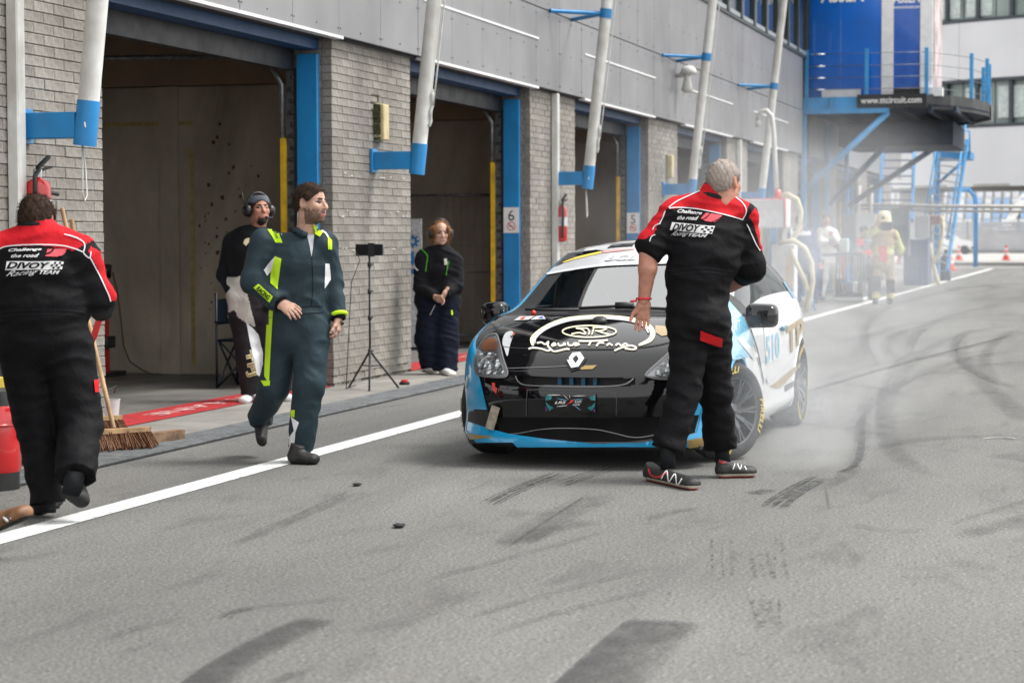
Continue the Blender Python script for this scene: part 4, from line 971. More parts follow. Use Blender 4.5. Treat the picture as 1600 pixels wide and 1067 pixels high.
# ------------------------------------------------------------------ people: one continuous surface grown from blended limbs
def _n(v): v = np.array(v, float); return v/np.linalg.norm(v)
class Fig:
    def __init__(s, k=.035): s.p = []; s.k = k
    def cap(s, a, b, ra, rb, lab, w=None, k=None, fa=False, fb=False, rd=None):
        """tapered limb from a to b; ra/rb radius or (width, depth) with width along w; fa/fb cut the end flat"""
        ra = ra if isinstance(ra, tuple) else (ra, ra); rb = rb if isinstance(rb, tuple) else (rb, rb)
        s.p.append(('c', np.array(a, float), np.array(b, float), ra, rb, None if w is None else _n(w), lab, k or s.k, fa, fb)); return s
    def ell(s, c, r, lab, axes=None, k=None, sub=False):
        s.p.append(('e', np.array(c, float), np.array(r, float), axes, lab, k or s.k, sub)); return s
    def bounds(s):
        lo, hi = [], []
        for q in s.p:
            if q[0] == 'c': m = max(q[3]+q[4]); lo.append(np.minimum(q[1], q[2])-m); hi.append(np.maximum(q[1], q[2])+m)
            elif not q[6]: m = q[2].max(); lo.append(q[1]-m); hi.append(q[1]+m)
        return np.min(lo, 0)-.03, np.max(hi, 0)+.03
    def field(s, vox, fold=0.0, foldlabs=(), seed=0, clip=None):
        lo, hi = s.bounds(); n = np.ceil((hi-lo)/vox).astype(int)+1
        ax = [lo[i]+np.arange(n[i])*vox for i in range(3)]
        D = np.full(n, .5, np.float32); Rw = np.full(n, .5, np.float32); L = np.full(n, -1, np.int16)
        for q in s.p:
            if q[0] == 'c':
                _, a, b, ra, rb, w, lab, k, fa, fb = q; m = max(ra+rb)+.06; l, h = np.minimum(a, b)-m, np.maximum(a, b)+m
            else:
                _, c, r, axes, lab, k, sub = q; m = r.max()+.06; l, h = c-m, c+m
            i0 = np.clip(np.floor((l-lo)/vox).astype(int), 0, n-1); i1 = np.clip(np.ceil((h-lo)/vox).astype(int)+1, 1, n)
            sl = tuple(slice(i0[i], i1[i]) for i in range(3))
            X, Y, Z = (ax[0][sl[0]][:, None, None], ax[1][sl[1]][None, :, None], ax[2][sl[2]][None, None, :])
            if q[0] == 'c':
                d = b-a; Ln = np.linalg.norm(d); d = d/Ln
                if w is None: w = np.array([0, 0, 1.0]) if abs(d[2]) < .8 else np.array([1.0, 0, 0])
                w = w-d*(w@d); w = w/np.linalg.norm(w); v = np.cross(d, w)
                px, py, pz = X-a[0], Y-a[1], Z-a[2]
                t = px*d[0]+py*d[1]+pz*d[2]; u = px*w[0]+py*w[1]+pz*w[2]; vv = px*v[0]+py*v[1]+pz*v[2]
                tc = np.clip(t/Ln, 0, 1); rw = ra[0]+(rb[0]-ra[0])*tc; rdp = ra[1]+(rb[1]-ra[1])*tc; ov = t-tc*Ln; rm = np.minimum(rw, rdp)
                ovr = np.where(ov < 0, 0 if fa else ov, 0 if fb else ov)
                kk = np.sqrt((u/rw)**2+(vv/rdp)**2+(ovr/rm)**2); dist = (kk-1)*rm
                if fa: dist = np.maximum(dist, -t)
                if fb: dist = np.maximum(dist, t-Ln)
            else:
                P = [X-c[0], Y-c[1], Z-c[2]]
                if axes is not None: P = [P[0]*e[0]+P[1]*e[1]+P[2]*e[2] for e in axes]
                kk = np.sqrt((P[0]/r[0])**2+(P[1]/r[1])**2+(P[2]/r[2])**2); dist = (kk-1)*r.min()
            cur = D[sl]
            if q[0] == 'e' and sub:
                hh = np.clip(.5-.5*(cur+dist)/k, 0, 1); D[sl] = cur*(1-hh)-dist*hh+k*hh*(1-hh); continue
            near = dist < Rw[sl]; L[sl] = np.where(near, lab, L[sl]); Rw[sl] = np.minimum(Rw[sl], dist)
            hh = np.clip(.5+.5*(cur-dist)/k, 0, 1); D[sl] = cur*(1-hh)+dist*hh-k*hh*(1-hh)
        if fold > 0:
            rg = np.random.default_rng(seed); X, Y, Z = ax[0][:, None, None], ax[1][None, :, None], ax[2][None, None, :]
            f = 0
            for j in range(5):
                kv = rg.normal(size=3)*np.array([7, 7, 15])*(1+j*.3); ph = rg.uniform(0, 6.3); wv = rg.normal(size=3)*11
                f = f+np.sin(X*kv[0]+Y*kv[1]+Z*kv[2]+ph+1.3*np.sin(X*wv[0]+Y*wv[1]+Z*wv[2]))/(1+j*.22)
            D += np.where(np.isin(L, foldlabs), np.float32(fold)*(np.abs(f)*.55-.6).astype(np.float32), 0)
        return D, L, lo, vox
def surface_nets(D, L, lo, vox):
    S = D < 0; nx, ny, nz = D.shape
    c = [S[i:nx-1+i, j:ny-1+j, k:nz-1+k] for i in (0, 1) for j in (0, 1) for k in (0, 1)]
    cnt = sum(x.astype(np.int8) for x in c); act = (cnt > 0) & (cnt < 8); idx = np.argwhere(act)
    ids = np.full(act.shape, -1, np.int64); ids[act] = np.arange(len(idx))
    acc = np.zeros((len(idx), 3)); num = np.zeros(len(idx)); I, J, K = idx.T
    corner = [(i, j, k) for i in (0, 1) for j in (0, 1) for k in (0, 1)]
    for a in range(8):
        for b in range(a+1, 8):
            A, B = corner[a], corner[b]
            if sum(abs(A[m]-B[m]) for m in range(3)) != 1: continue
            da = D[I+A[0], J+A[1], K+A[2]]; db = D[I+B[0], J+B[1], K+B[2]]; x = (da < 0) != (db < 0)
            t = np.where(x, da/(da-db+1e-12), 0); p = np.array(A)[None, :]*(1-t[:, None])+np.array(B)[None, :]*t[:, None]
            acc += np.where(x[:, None], p, 0); num += x
    V = lo+(idx+acc/np.maximum(num, 1)[:, None])*vox
    Fs = []
    for axis in range(3):
        s0 = [slice(None)]*3; s1 = [slice(None)]*3; s0[axis] = slice(0, -1); s1[axis] = slice(1, None)
        e = np.argwhere(S[tuple(s0)] != S[tuple(s1)]); o1, o2 = [(1, 2), (2, 0), (0, 1)][axis]
        e = e[(e[:, o1] > 0) & (e[:, o2] > 0) & (e[:, o1] < D.shape[o1]-1) & (e[:, o2] < D.shape[o2]-1)]
        flip = S[tuple(e.T)]
        def cell(d1, d2):
            q = e.copy(); q[:, o1] -= d1; q[:, o2] -= d2; return ids[tuple(q.T)]
        q = np.stack([cell(1, 1), cell(0, 1), cell(0, 0), cell(1, 0)], 1); q[~flip] = q[~flip][:, ::-1]; Fs.append(q)
    Fc = np.concatenate(Fs); Fc = Fc[(Fc >= 0).all(1)]
    ctr = V[Fc].mean(1); g = np.clip(np.round((ctr-lo)/vox).astype(int), 0, np.array(D.shape)-1)
    lab = L[tuple(g.T)]
    return V, Fc, lab
class Skin:
    """collects surfaces with material names, then becomes one mesh"""
    def __init__(s): s.V = []; s.F = []; s.M = []; s.n = 0; s.names = []
    def mid(s, m):
        if m not in s.names: s.names.append(m)
        return s.names.index(m)
    def add(s, V, Fc, mats): s.V.append(V); s.F.append(Fc+s.n); s.M.append(mats); s.n += len(V)
    def fig(s, fig, vox, labmat, fold=0, foldlabs=(), seed=0, paint=None, xf=None):
        D, L, lo, vx = fig.field(vox, fold, foldlabs, seed); V, Fc, lab = surface_nets(D, L, lo, vx)
        names = np.array([labmat.get(l, list(labmat.values())[0]) for l in range(lab.max()+1)], dtype=object)[np.maximum(lab, 0)]
        if paint is not None: names = paint(V[Fc].mean(1), lab, names)
        M = np.array([s.mid(x) for x in names])
        if xf is not None: V = xf(V)
        s.add(V, Fc, M)
    def build(s, name, root, base):
        V = np.concatenate(s.V)-np.array(base); Fc = np.concatenate(s.F); M = np.concatenate(s.M)
        me = bpy.data.meshes.new(name); me.vertices.add(len(V)); me.vertices.foreach_set('co', V.astype(np.float32).ravel())
        me.loops.add(len(Fc)*4); me.loops.foreach_set('vertex_index', Fc.astype(np.int32).ravel()); me.polygons.add(len(Fc))
        me.polygons.foreach_set('loop_start', np.arange(0, len(Fc)*4, 4, dtype=np.int32)); me.polygons.foreach_set('loop_total', np.full(len(Fc), 4, np.int32))
        for m in s.names: me.materials.append(MATS[m])
        me.polygons.foreach_set('material_index', M.astype(np.int32)); me.polygons.foreach_set('use_smooth', np.ones(len(Fc), bool)); me.update(); me.validate()
        me.shade_smooth() if hasattr(me, 'shade_smooth') else None
        return link(name, me, root)
SKINM = lambda nm, c: mat(nm, c, .5, var=.10, vscale=30, spec=.35, bump=.08, bscale=200)
SKINM('skin_fair', (.50, .30, .22)); SKINM('skin_ruddy', (.46, .215, .15)); SKINM('skin_tan', (.44, .24, .165)); SKINM('lips', (.38, .155, .125)); SKINM('lips_pale', (.42, .20, .16))
mat('eye_dark', (.03, .022, .018), .2, var=0); mat('brow_dark', (.055, .032, .02), .8, var=.2); mat('brow_grey', (.32, .26, .21), .8, var=.2); mat('stubble', (.15, .085, .06), .7, var=.25, vscale=90); mat('beard_black', (.025, .018, .014), .8, var=.3, vscale=80); mat('fair_stubble', (.33, .18, .12), .6, var=.2, vscale=80)
def hairmat(nm, c, c2):
    m = mat(nm, c, .75, var=.4, vscale=60, col2=c2, bump=.15, bscale=200, stretch=(1, 1, .5), spec=.12); return m
hairmat('hair_dark', (.045, .026, .017), (.018, .011, .008)); hairmat('hair_brown', (.05, .03, .02), (.02, .012, .009)); hairmat('hair_grey', (.36, .33, .30), (.27, .21, .18)); hairmat('hair_ginger', (.28, .13, .055), (.12, .055, .025))
def frame(fwd, up=(0, 0, 1)):
    f = _n(fwd); u = np.array(up, float); u = _n(u-f*(u@f)); r = np.cross(f, u); return r, f, u
def img(right, toward, upw=0.0):
    """direction given as seen in the picture: to the right, towards the camera, up"""
    return _n(RGT*right-FWD*toward*1.0+np.array([0, 0, upw]))
def head(sk, root, base, c, fwd, skin='skin_fair', hair='hair_dark', beard=None, lips='lips', brow='brow_dark', h=.235, up=(0, 0, 1), hairt=.010, hl=(.062, .80), vox=.0045, neck=.20, long=False, bald=False):
    k = h/.235; r, f, u = frame(fwd, up); Rm = np.stack([r, f, u], 0)
    g = Fig(.022)
    g.ell((0, -.014, .032), (.075, .096, .086), 0); g.ell((0, .030, -.030), (.060, .062, .080), 0); g.ell((0, .036, -.076), (.046, .046, .036), 0); g.ell((0, .072, -.100), (.020, .016, .016), 0, k=.018)
    for sx in (-1, 1):
        g.ell((.052*sx, .0, -.062), (.016, .04, .035), 0); g.ell((.040*sx, .060, -.018), (.024, .024, .022), 0, k=.02)
        g.ell((.031*sx, .101, .010), (.018, .013, .009), 0, k=.012, sub=True); g.ell((.032*sx, .078, .008), (.0105, .0110, .0052), 1, k=.002)
        g.cap((.016*sx, .090, .030), (.046*sx, .078, .031), .0045, .0035, 2, k=.006)
        g.ell((.077*sx, -.012, -.004), (.010, .020, .033), 0, k=.008); g.ell((.083*sx, -.006, .002), (.006, .011, .018), 0, k=.006, sub=True)
    g.cap((0, .088, .012), (0, .109, -.026), .0075, .0125, 0, k=.012); g.ell((.011, .098, -.029), (.008, .008, .007), 0, k=.006); g.ell((-.011, .098, -.029), (.008, .008, .007), 0, k=.006)
    g.cap((-.021, .081, -.060), (.021, .081, -.060), .006, .006, 3, k=.010); g.cap((-.016, .083, -.069), (.016, .083, -.069), .007, .007, 3, k=.010)
    if neck: g.cap((0, -.022, -.05), (0, -.022-.023*(neck/.2)**2, -neck), (.055, .058), (.063, .062), 0, k=.03)
    def paint(P, lab, nm):
        nm = nm.copy(); x, y, z = P.T
        if beard:
            reg = (lab == 0) & (y > -.005) & (z < -.022-.30*(y-.02)*(y < .09)) & (z > -.125) & ~((z > -.052) & (abs(x) < .022) & (z > -.043))
            if beard == 'beard_black': reg = (lab == 0) & (y > .03) & (z < -.070) & (z > -.135) & (abs(x) < .040)
            edge = np.minimum(1, np.maximum(0, (-.018-.30*(y-.02)*(y < .09)-z)/.030)) if beard != 'beard_black' else np.minimum(1, (-.066-z)/.012)
            nm[reg & (RNG.random(len(z)) < .25+.75*edge)] = beard
        return nm
    T = lambda V: np.array(c)+(V*k) @ Rm
    sk.fig(g, vox, {0: skin, 1: 'eye_dark', 2: brow, 3: lips}, paint=paint, xf=T)
    if bald: return Rm
    hg = Fig(.02); t = hairt
    hg.ell((0, -.016, .035), (.076+t, .097+t, .087+t), 0)
    hg.ell((0, -.05, -.005), (.070+t, .062+t, .07), 0)
    for sx in (-1, 1): hg.cap((.070*sx, .018, .045), (.073*sx, .012, -.002 if not long else -.05), .010+t*.3, .007+t*.3, 0)
    if long:
        for sx in (-1, 1):
            hg.cap((.025*sx, .055, .105), (.068*sx, .058, .03), .022, .020, 0); hg.cap((.068*sx, .058, .03), (.070*sx, .050, -.085), .018, .010, 0); hg.cap((.078*sx, .0, .04), (.072*sx, -.01, -.10), .03, .02, 0)
        hg.cap((0, -.08, .03), (0, -.07, -.10), (.07, .04), (.06, .03), 0, w=(1, 0, 0))
    D, L, lo, vx = hg.field(vox)
    n = D.shape; X, Y, Z = (lo[0]+np.arange(n[0])*vx)[:, None, None], (lo[1]+np.arange(n[1])*vx)[None, :, None], (lo[2]+np.arange(n[2])*vx)[None, None, :]
    cut = (hl[0]+(Y-.075)*hl[1])-Z+.012*np.cos(X*38)-.010
    if long: cut = np.where(Y > .02, np.maximum(.075-Z-abs(X)*1.4, -(abs(X)-.05)*(Z < .07)-.0), -.1-Z)
    ear = .030-np.sqrt((Y+.010)**2+(Z-.0)**2) if not long else -1+0*Y+0*Z
    wob = .0022*np.sin(X*75+Y*50)*np.sin(Z*60+Y*65)+.0015*np.sin(X*210+Z*150)*np.sin(Y*180)
    D = np.maximum(np.maximum(D+wob, cut), np.where(abs(X) > .06, ear, -1)).astype(np.float32)
    V, Fc, lab = surface_nets(D, L, lo, vx); hs_ = Skin(); hs_.add(T(V), Fc, np.array([hs_.mid(hair)]*len(Fc)))
    if vox < .007:   # loose strands that break up the outline
        q = RNG.integers(0, len(Fc), 2600); A = V[Fc[q]]; wts = RNG.dirichlet((1, 1, 1, 1), len(q)); P0 = (A*wts[:, :, None]).sum(1); nr = np.cross(A[:, 1]-A[:, 0], A[:, 3]-A[:, 0]); nr /= np.linalg.norm(nr, axis=1, keepdims=True)+1e-9
        nr *= np.sign((nr*(P0-np.array([0, -.02, .02]))).sum(1))[:, None]; fl = np.array([0, -.3, -.75])*(1 if not long else 1.3)+RNG.normal(size=(len(q), 3))*.45
        ln = (.008+hairt*1.0)*RNG.uniform(.5, 1.4, (len(q), 1))*(2.2 if long else 1); dr = nr*.45+fl*(.75 if long else .5); dr /= np.linalg.norm(dr, axis=1, keepdims=True); sd = np.cross(dr, nr); sd /= np.linalg.norm(sd, axis=1, keepdims=True)+1e-9
        B = P0-nr*.001; VS = np.stack([B-sd*.0009, B+sd*.0009, B+dr*ln+sd*.0004, B+dr*ln-sd*.0004], 1).reshape(-1, 3); hs_.add(T(VS), np.arange(len(VS)).reshape(-1, 4), np.array([0]*len(q)))
    hs_.build('hair', root, base)
    return Rm
def hand(sk, w, fdir, normal, side, skin='skin_fair', curl=(.35, .45, .5, .55), s=1.0, thumb=.6, spread=.09, vox=.0042):
    """palm and five fingers; fdir points to the fingertips, normal out of the palm, side +1 puts the thumb along fdir x normal"""
    f = _n(fdir); n = np.array(normal, float); n = _n(n-f*(n@f)); t = np.cross(f, n)*side; g = Fig(.010); w = np.array(w, float)
    P = lambda a, b, c_: w+(f*a+t*b+n*c_)*s
    g.cap(P(-.05, 0, 0), P(.015, 0, 0), (.029*s, .022*s), (.031*s, .019*s), 0, w=t, k=.02)
    g.cap(P(.010, 0, 0), P(.082, -.002, .003), (.032*s, .016*s), (.040*s, .0145*s), 0, w=t, k=.02)
    g.cap(P(.02, .022, .010), P(.055, .036, .012), .015*s, .012*s, 0, k=.012)
    for j, (off, ln, r) in enumerate(((.030, .070, .0088), (.0105, .078, .0092), (-.0095, .072, .0088), (-.029, .056, .0078))):
        a = 0.0; p = P(.086-abs(off-.008)*.18, off, .002); dirs = f+t*spread*(off/.03); dirs = _n(dirs)
        for q, (frac, rr) in enumerate(((.46, 1.0), (.30, .93), (.24, .84))):
            a += curl[j]*(.75 if q == 0 else 1.0); d = dirs*math.cos(a)+n*math.sin(a); e = p+d*ln*frac*s
            g.cap(p, e, r*rr*s, r*rr*.93*s, 0, k=.006); p = e
    p = P(.030, .034, .006); a = 0
    for ln, r in ((.038, .0105), (.030, .0095), (.022, .0085)):
        d = _n(f*(.75+.1*a)+t*(.75*thumb+.1-.35*a)+n*(.25+.35*a)); e = p+d*ln*s; g.cap(p, e, r*s, r*.93*s, 0, k=.008); p = e; a += .4
    sk.fig(g, vox, {0: skin})
# decals traced from the photograph onto clothing
class Wear:
    def __init__(s, obj, base, root): 
        me = obj.data; V = [tuple(np.array(v.co)+np.array(base)) for v in me.vertices]; s.bvh = BVHTree.FromPolygons(V, [tuple(p.vertices) for p in me.polygons]); s.base = np.array(base); s.obj = obj; s.root = root
    def hit(s, x, y, off):
        d = ray(x, y); d = d/np.linalg.norm(d); h = s.bvh.ray_cast(Vector(CAM), Vector(d))
        if h[0] is None: return None
        n = h[1] if h[1].dot(Vector(d)) < 0 else -h[1]
        return np.array(h[0]+n*off)-s.base
    def tris(s, vs, fs, off, mx):
        P = [s.hit(x, y, off) for x, y in vs]; idx = {}; VV = []
        for i, p in enumerate(P):
            if p is not None: idx[i] = len(VV); VV.append(p)
        FF = [tuple(idx[i] for i in f) for f in fs if all(i in idx for i in f)]
        return VV, [f for f in FF if max(np.linalg.norm(VV[f[i]]-VV[f[i-1]]) for i in range(len(f))) < mx]
    def out(s, name, VV, FF, m): return MB().add(VV, FF).build(name, m if not isinstance(m, str) else MATS[m], s.root, True) if FF else None
    def poly(s, name, pts, m, off=.004, smooth=False, step=3.0, mx=.10):
        if smooth: pts = smooth_poly(pts, 4)
        vs, fs = cdt(pts, step); return s.out(name, *s.tris(vs, fs, off, mx), m)
    def line(s, name, pts, w, m, off=.005, mx=.12):
        pts = np.array(smooth_poly(pts, 6, False)); d = np.gradient(pts, axis=0); d /= np.linalg.norm(d, axis=1, keepdims=True)+1e-9; nn = np.stack([-d[:, 1], d[:, 0]], 1); n = len(pts)
        vs = [tuple(p) for p in pts+nn*w/2]+[tuple(p) for p in pts-nn*w/2]
        return s.out(name, *s.tris(vs, [(i, i+1, n+i+1, n+i) for i in range(n-1)], off, mx), m)
    def text(s, name, t, quad, m, off=.006, bold=0.0, shear=0.0):
        v, f = text_fine(t, bold, shear, .3); x0, x1 = v[:, 0].min(), v[:, 0].max(); y0, y1 = v[:, 1].min(), v[:, 1].max(); q = np.array(quad, float); vs = []
        for p in v:
            a, b = (p[0]-x0)/(x1-x0), (p[1]-y0)/(y1-y0); vs.append(tuple((q[0]*(1-a)+q[1]*a)*(1-b)+(q[3]*(1-a)+q[2]*a)*b))
        return s.out(name, *s.tris(vs, f, off, .3), m)
def shoe(name, root, base, heel, toe, m_up, m_sole, w=.048, h=.085, up=(0, 0, 1), vox=.007, stripe=None):
    """shoe from heel to toe on its sole"""
    heel, toe = np.array(heel, float), np.array(toe, float); f = _n(toe-heel); u = np.array(up, float); u = _n(u-f*(u@f)); r = np.cross(f, u); L = np.linalg.norm(toe-heel); g = Fig(.02)
    g.cap(heel+f*.045+u*.045, heel+f*(L-.05)+u*.034, (w*.82, .045), (w, .034), 0, w=r); g.cap(heel+f*.05+u*.05, heel+f*.07+u*h, (w*.75, .045), (w*.70, .048), 0, w=r, fb=True)
    g.cap(heel+f*.10+u*.055, heel+f*(L-.09)+u*.035, (w*.8, .03), (w*.9, .025), 0, w=r)
    sk = Skin()
    def paint(P, lab, nm):
        nm = nm.copy(); z = (P-heel) @ u; nm[z < .026] = m_sole[0]
        if len(m_sole) > 1: nm[z < .012] = m_sole[1]
        return nm
    D, L_, lo, vx = g.field(vox)
    ax = [lo[i]+np.arange(D.shape[i])*vx for i in range(3)]
    pl = (ax[0][:, None, None]-heel[0])*u[0]+(ax[1][None, :, None]-heel[1])*u[1]+(ax[2][None, None, :]-heel[2])*u[2]
    D = np.maximum(D, -pl).astype(np.float32); V, Fc, lab = surface_nets(D, L_, lo, vx); nm = paint(V[Fc].mean(1), lab, np.array([m_up]*len(Fc), dtype=object))
    sk.add(V, Fc, np.array([sk.mid(x) for x in nm])); return sk.build(name, root, base)
# ------------------------------------------------------------------ the people
def pixv(P):
    v = P-CAM; z = v @ FWD; return np.stack([PCX+F*(v @ RGT)/z, PCY-F*(v @ UPV)/z], 1)
def inpoly(Q, poly):
    x, y = Q.T; r = np.zeros(len(Q), bool); n = len(poly)
    for i in range(n):
        (x0, y0), (x1, y1) = poly[i], poly[(i+1) % n]
        c = ((y0 > y) != (y1 > y)) & (x < (x1-x0)*(y-y0)/((y1-y0)+1e-12)+x0); r ^= c
    return r
cloth('black_overall', (.006, .006, .0072), .7, .8, 6); cloth('red_overall', (.50, .012, .02), .7, .6, 10); cloth('slate_suit', (.028, .046, .057), .6, .7, 6); cloth('black_knit', (.015, .016, .018), .7, .4, 14)
cloth('white_cloth', (.66, .64, .58), .8, .7, 9); cloth('black_jacket', (.010, .010, .012), .75, .8, 10); cloth('navy_trousers', (.007, .009, .020), .8, .7, 7); cloth('dark_tee', (.008, .008, .010), .85, .5, 10)
cloth('fire_tan', (.34, .26, .16), .8, .7, 9); cloth('white_suit', (.72, .71, .68), .75, .7, 9); cloth('navy_jacket', (.035, .06, .15), .8, .7, 9); cloth('grey_suit', (.16, .16, .17), .8, .7, 9); cloth('brown_suit', (.03, .025, .028), .8, .8, 9); cloth('denim', (.05, .075, .13), .85, .6, 9)
cloth('neon', (.52, .80, .03), .6, .25, 12, .04); cloth('white_stripe', (.74, .74, .76), .6, .2, 12, .04); cloth('piping', (.62, .60, .62), .6, .1); cloth('grey_tee', (.45, .45, .48), .85, .3); cloth('red_tab', (.62, .02, .025), .6, .3); cloth('pink_logo', (.68, .10, .12), .6, .2); cloth('print_white', (.72, .72, .72), .6, .1)
cloth('neon_fire', (.50, .49, .20), .6, .3); cloth('silver_fire', (.55, .55, .52), .5, .3)
mat('shoe_black', (.014, .013, .013), .6, var=.2, vscale=30, bump=.3); mat('sole_black', (.02, .02, .02), .8); mat('sole_cream', (.52, .47, .38), .7); mat('sole_red', (.55, .03, .03), .6); mat('shoe_white', (.70, .70, .69), .5); mat('shoe_brown', (.21, .10, .045), .5, var=.25, vscale=20); mat('rubber_band_red', (.6, .02, .03), .5)
def mk(name_label, D0, foot):
    base = onz(*foot); r = thing('person', name_label, 'person', tuple(base)); return r, base, (lambda x, y, dd=0.0: ond(x, y, D0+dd))
UP = np.array([0, 0, 1.0])
# ---- man in black and red overalls walking away beside the car
root, base, J = mk('grey-haired man in black and red team overalls walking beside the race car', 12.42, (1095, 755))
g = Fig(.04); W = RGT
nb, ch, wa, hp = J(1110, 318, .02), J(1105, 362, .02), J(1090, 432, .0), J(1090, 500, 0)
g.cap(J(1108, 338, .02), ch, (.17, .10), (.215, .135), 1, w=W); g.cap(ch, J(1100, 400, 0), (.215, .135), (.205, .15), 1, w=W); g.cap(J(1100, 400), wa, (.205, .15), (.175, .14), 1, w=W); g.cap(wa, hp, (.178, .145), (.185, .155), 2, w=W)
g.cap(J(1095, 318, .02), J(1060, 330, .02), .07, .085, 1); g.cap(J(1125, 318, .03), J(1160, 336, .05), .07, .085, 1); g.cap(J(1112, 300, .02), J(1110, 325, .02), .068, .085, 1)
# legs
g.cap(J(1078, 515, -.02), J(1070, 608, -.10), (.12, .125), (.084, .09), 2); g.cap(J(1070, 608, -.10), J(1043, 702, -.16), (.086, .095), (.080, .095), 2, fb=True); g.cap(J(1112, 520, .06), J(1118, 612, .10), (.12, .12), (.09, .095), 2); g.cap(J(1118, 612, .10), J(1126, 698, .20), (.092, .095), (.086, .10), 2, fb=True)
g.ell(J(1100, 505, -.06), (.15, .15, .14), 2)
# arms
shL, elL, wrL = J(1050, 338, 0), J(1009, 398, -.06), J(1006, 470, -.04)
g.cap(shL, J(1018, 384, -.04), .088, .083, 3, fb=False); g.cap(J(1018, 384, -.04), J(1010, 397, -.05), .085, .082, 3, fb=True)
shR, elR = J(1160, 345, .08), J(1172, 418, .10)
g.cap(shR, elR, .090, .085, 3); g.cap(elR, J(1158, 428, .20), .085, .075, 3, fb=True)
YOKE = [(1030, 322), (1050, 327), (1075, 322), (1105, 330), (1140, 337), (1162, 342), (1175, 310), (1130, 290), (1080, 285)]
SLV = [(1062, 300), (1044, 322), (1028, 350), (1022, 366), (1006, 374), (985, 372), (990, 345), (1030, 305)]
SLR = [(1170, 338), (1178, 350), (1184, 372), (1189, 392), (1200, 390), (1195, 345), (1180, 325)]
def paint(P, lab, nm):
    nm = nm.copy(); Q = pixv(P); nm[np.isin(lab, (1, 3)) & inpoly(Q, YOKE)] = 'red_overall'; nm[inpoly(Q, SLV) & (lab == 3)] = 'red_overall'; nm[inpoly(Q, SLR)] = 'red_overall'; return nm
sk = Skin(); sk.fig(g, .0085, {1: 'black_overall', 2: 'black_overall', 3: 'black_overall'}, .008, (1, 2, 3), 3, paint)
a = Fig(.02); a.cap(J(1013, 388, -.05), J(1012, 420, -.06), .055, .053, 0); a.cap(J(1012, 420, -.06), wrL, .052, .034, 0, w=RGT); a.cap(J(1175, 424, .12), J(1140, 446, .30), .056, .046, 0); a.cap(J(1112, 322, .03), J(1122, 296, .05), .062, .060, 0)
sk.fig(a, .007, {0: 'skin_ruddy'})
hand(sk, wrL+np.array([0, 0, -.01]), img(-.06, -.05, -1), img(-.1, 1, .25), 1, 'skin_ruddy', (.22, .30, .34, .42), 1.06, .45)
hand(sk, J(1139, 447, .30), img(-.8, -.5, -.2), img(-.3, -.8, 0), 1, 'skin_ruddy', (.5, .6, .6, .6), 1.0)
head(sk, root, base, J(1132, 285, .04), img(.60, -.80, -.06), 'skin_ruddy', 'hair_grey', None, 'lips', 'brow_grey', .255, hairt=.0022, hl=(.052, .70), neck=.12)
ob = sk.build('body', root, base); w = Wear(ob, base, root)
w.line('piping', [(1046, 326), (1058, 325), (1080, 326), (1110, 331), (1140, 338), (1160, 344)], 1.6, 'piping'); w.line('piping', [(1160, 344), (1166, 330), (1160, 318), (1148, 308)], 1.6, 'piping'); w.line('piping', [(1040, 330), (1036, 340), (1031, 350)], 1.6, 'piping'); w.line('piping', [(1045, 325), (1058, 315), (1078, 306), (1094, 299)], 1.6, 'piping')
w.line('piping', [(1166, 350), (1172, 362), (1180, 380), (1187, 392)], 1.6, 'piping'); w.line('piping', [(1032, 350), (1024, 353), (1020, 360)], 1.4, 'piping'); w.line('piping', [(1024, 367), (1018, 370), (1015, 378)], 1.4, 'piping')
w.text('back_lettering', 'Challenge', [(1057, 334), (1096, 338), (1098, 331), (1059, 327.5)], 'print_white', .006, .02, .3); w.text('back_lettering', 'the road', [(1057, 343), (1090, 345), (1092, 338.8), (1059, 336.5)], 'print_white', .006, .02, .3)
w.poly('back_emblem', [(1095, 342), (1103, 333), (1128, 337), (1124, 343), (1116, 348), (1102, 346)], 'pink_logo', .005)
w.line('emblem_slash', [(1095, 345), (1104, 340), (1110, 334)], 1.2, 'black_overall', .008); w.line('emblem_slash', [(1112, 348), (1120, 344), (1128, 339)], 1.2, 'black_overall', .008)
w.poly('lettering_panel', [(1046, 359), (1050, 347.5), (1092, 352), (1117, 354), (1112, 366), (1090, 364)], 'print_white', .005)
w.text('back_lettering', 'DIVOY', [(1049, 359.5), (1093, 363), (1095, 353), (1052, 349.5)], 'black_overall', .008, .035, .25)
for i in range(4):
    for j in range(3):
        if (i+j) % 2: x, y = 1097+i*4.6-j*1.2, 354+j*3.4+i*.35; w.poly('flag_check', [(x, y), (x+4, y+.4), (x+3.2, y+3.2), (x-.8, y+2.8)], 'black_overall', .008)
w.text('back_lettering', 'Racing', [(1046, 370), (1073, 371), (1078, 362), (1051, 360.5)], 'print_white', .007, .0, .5); w.text('back_lettering', 'TEAM', [(1075, 369.5), (1104, 371.5), (1106, 366), (1077, 364.5)], 'print_white', .007, .03, .3)
w.line('waist_seam', [(1046, 424), (1070, 420), (1100, 418), (1144, 424)], 1.6, 'black_knit', .004); w.line('waist_seam', [(1044, 430), (1070, 427), (1100, 425), (1146, 430)], 1.2, 'black_knit', .004)
q = J(1114, 309, .03); MB().tube([Vector(q-base)+Vector(RGT*math.cos(t)*.076)+Vector(FWD*math.sin(t)*.078)+Vector((0, 0, -.02*math.cos(t))) for t in np.linspace(0, 2*math.pi, 20)], .019, 8).build('collar', MATS['black_knit'], root, True)
w.poly('pocket_tab', [(1095, 516), (1128, 528), (1127, 542), (1094, 531)], 'red_tab', .008)
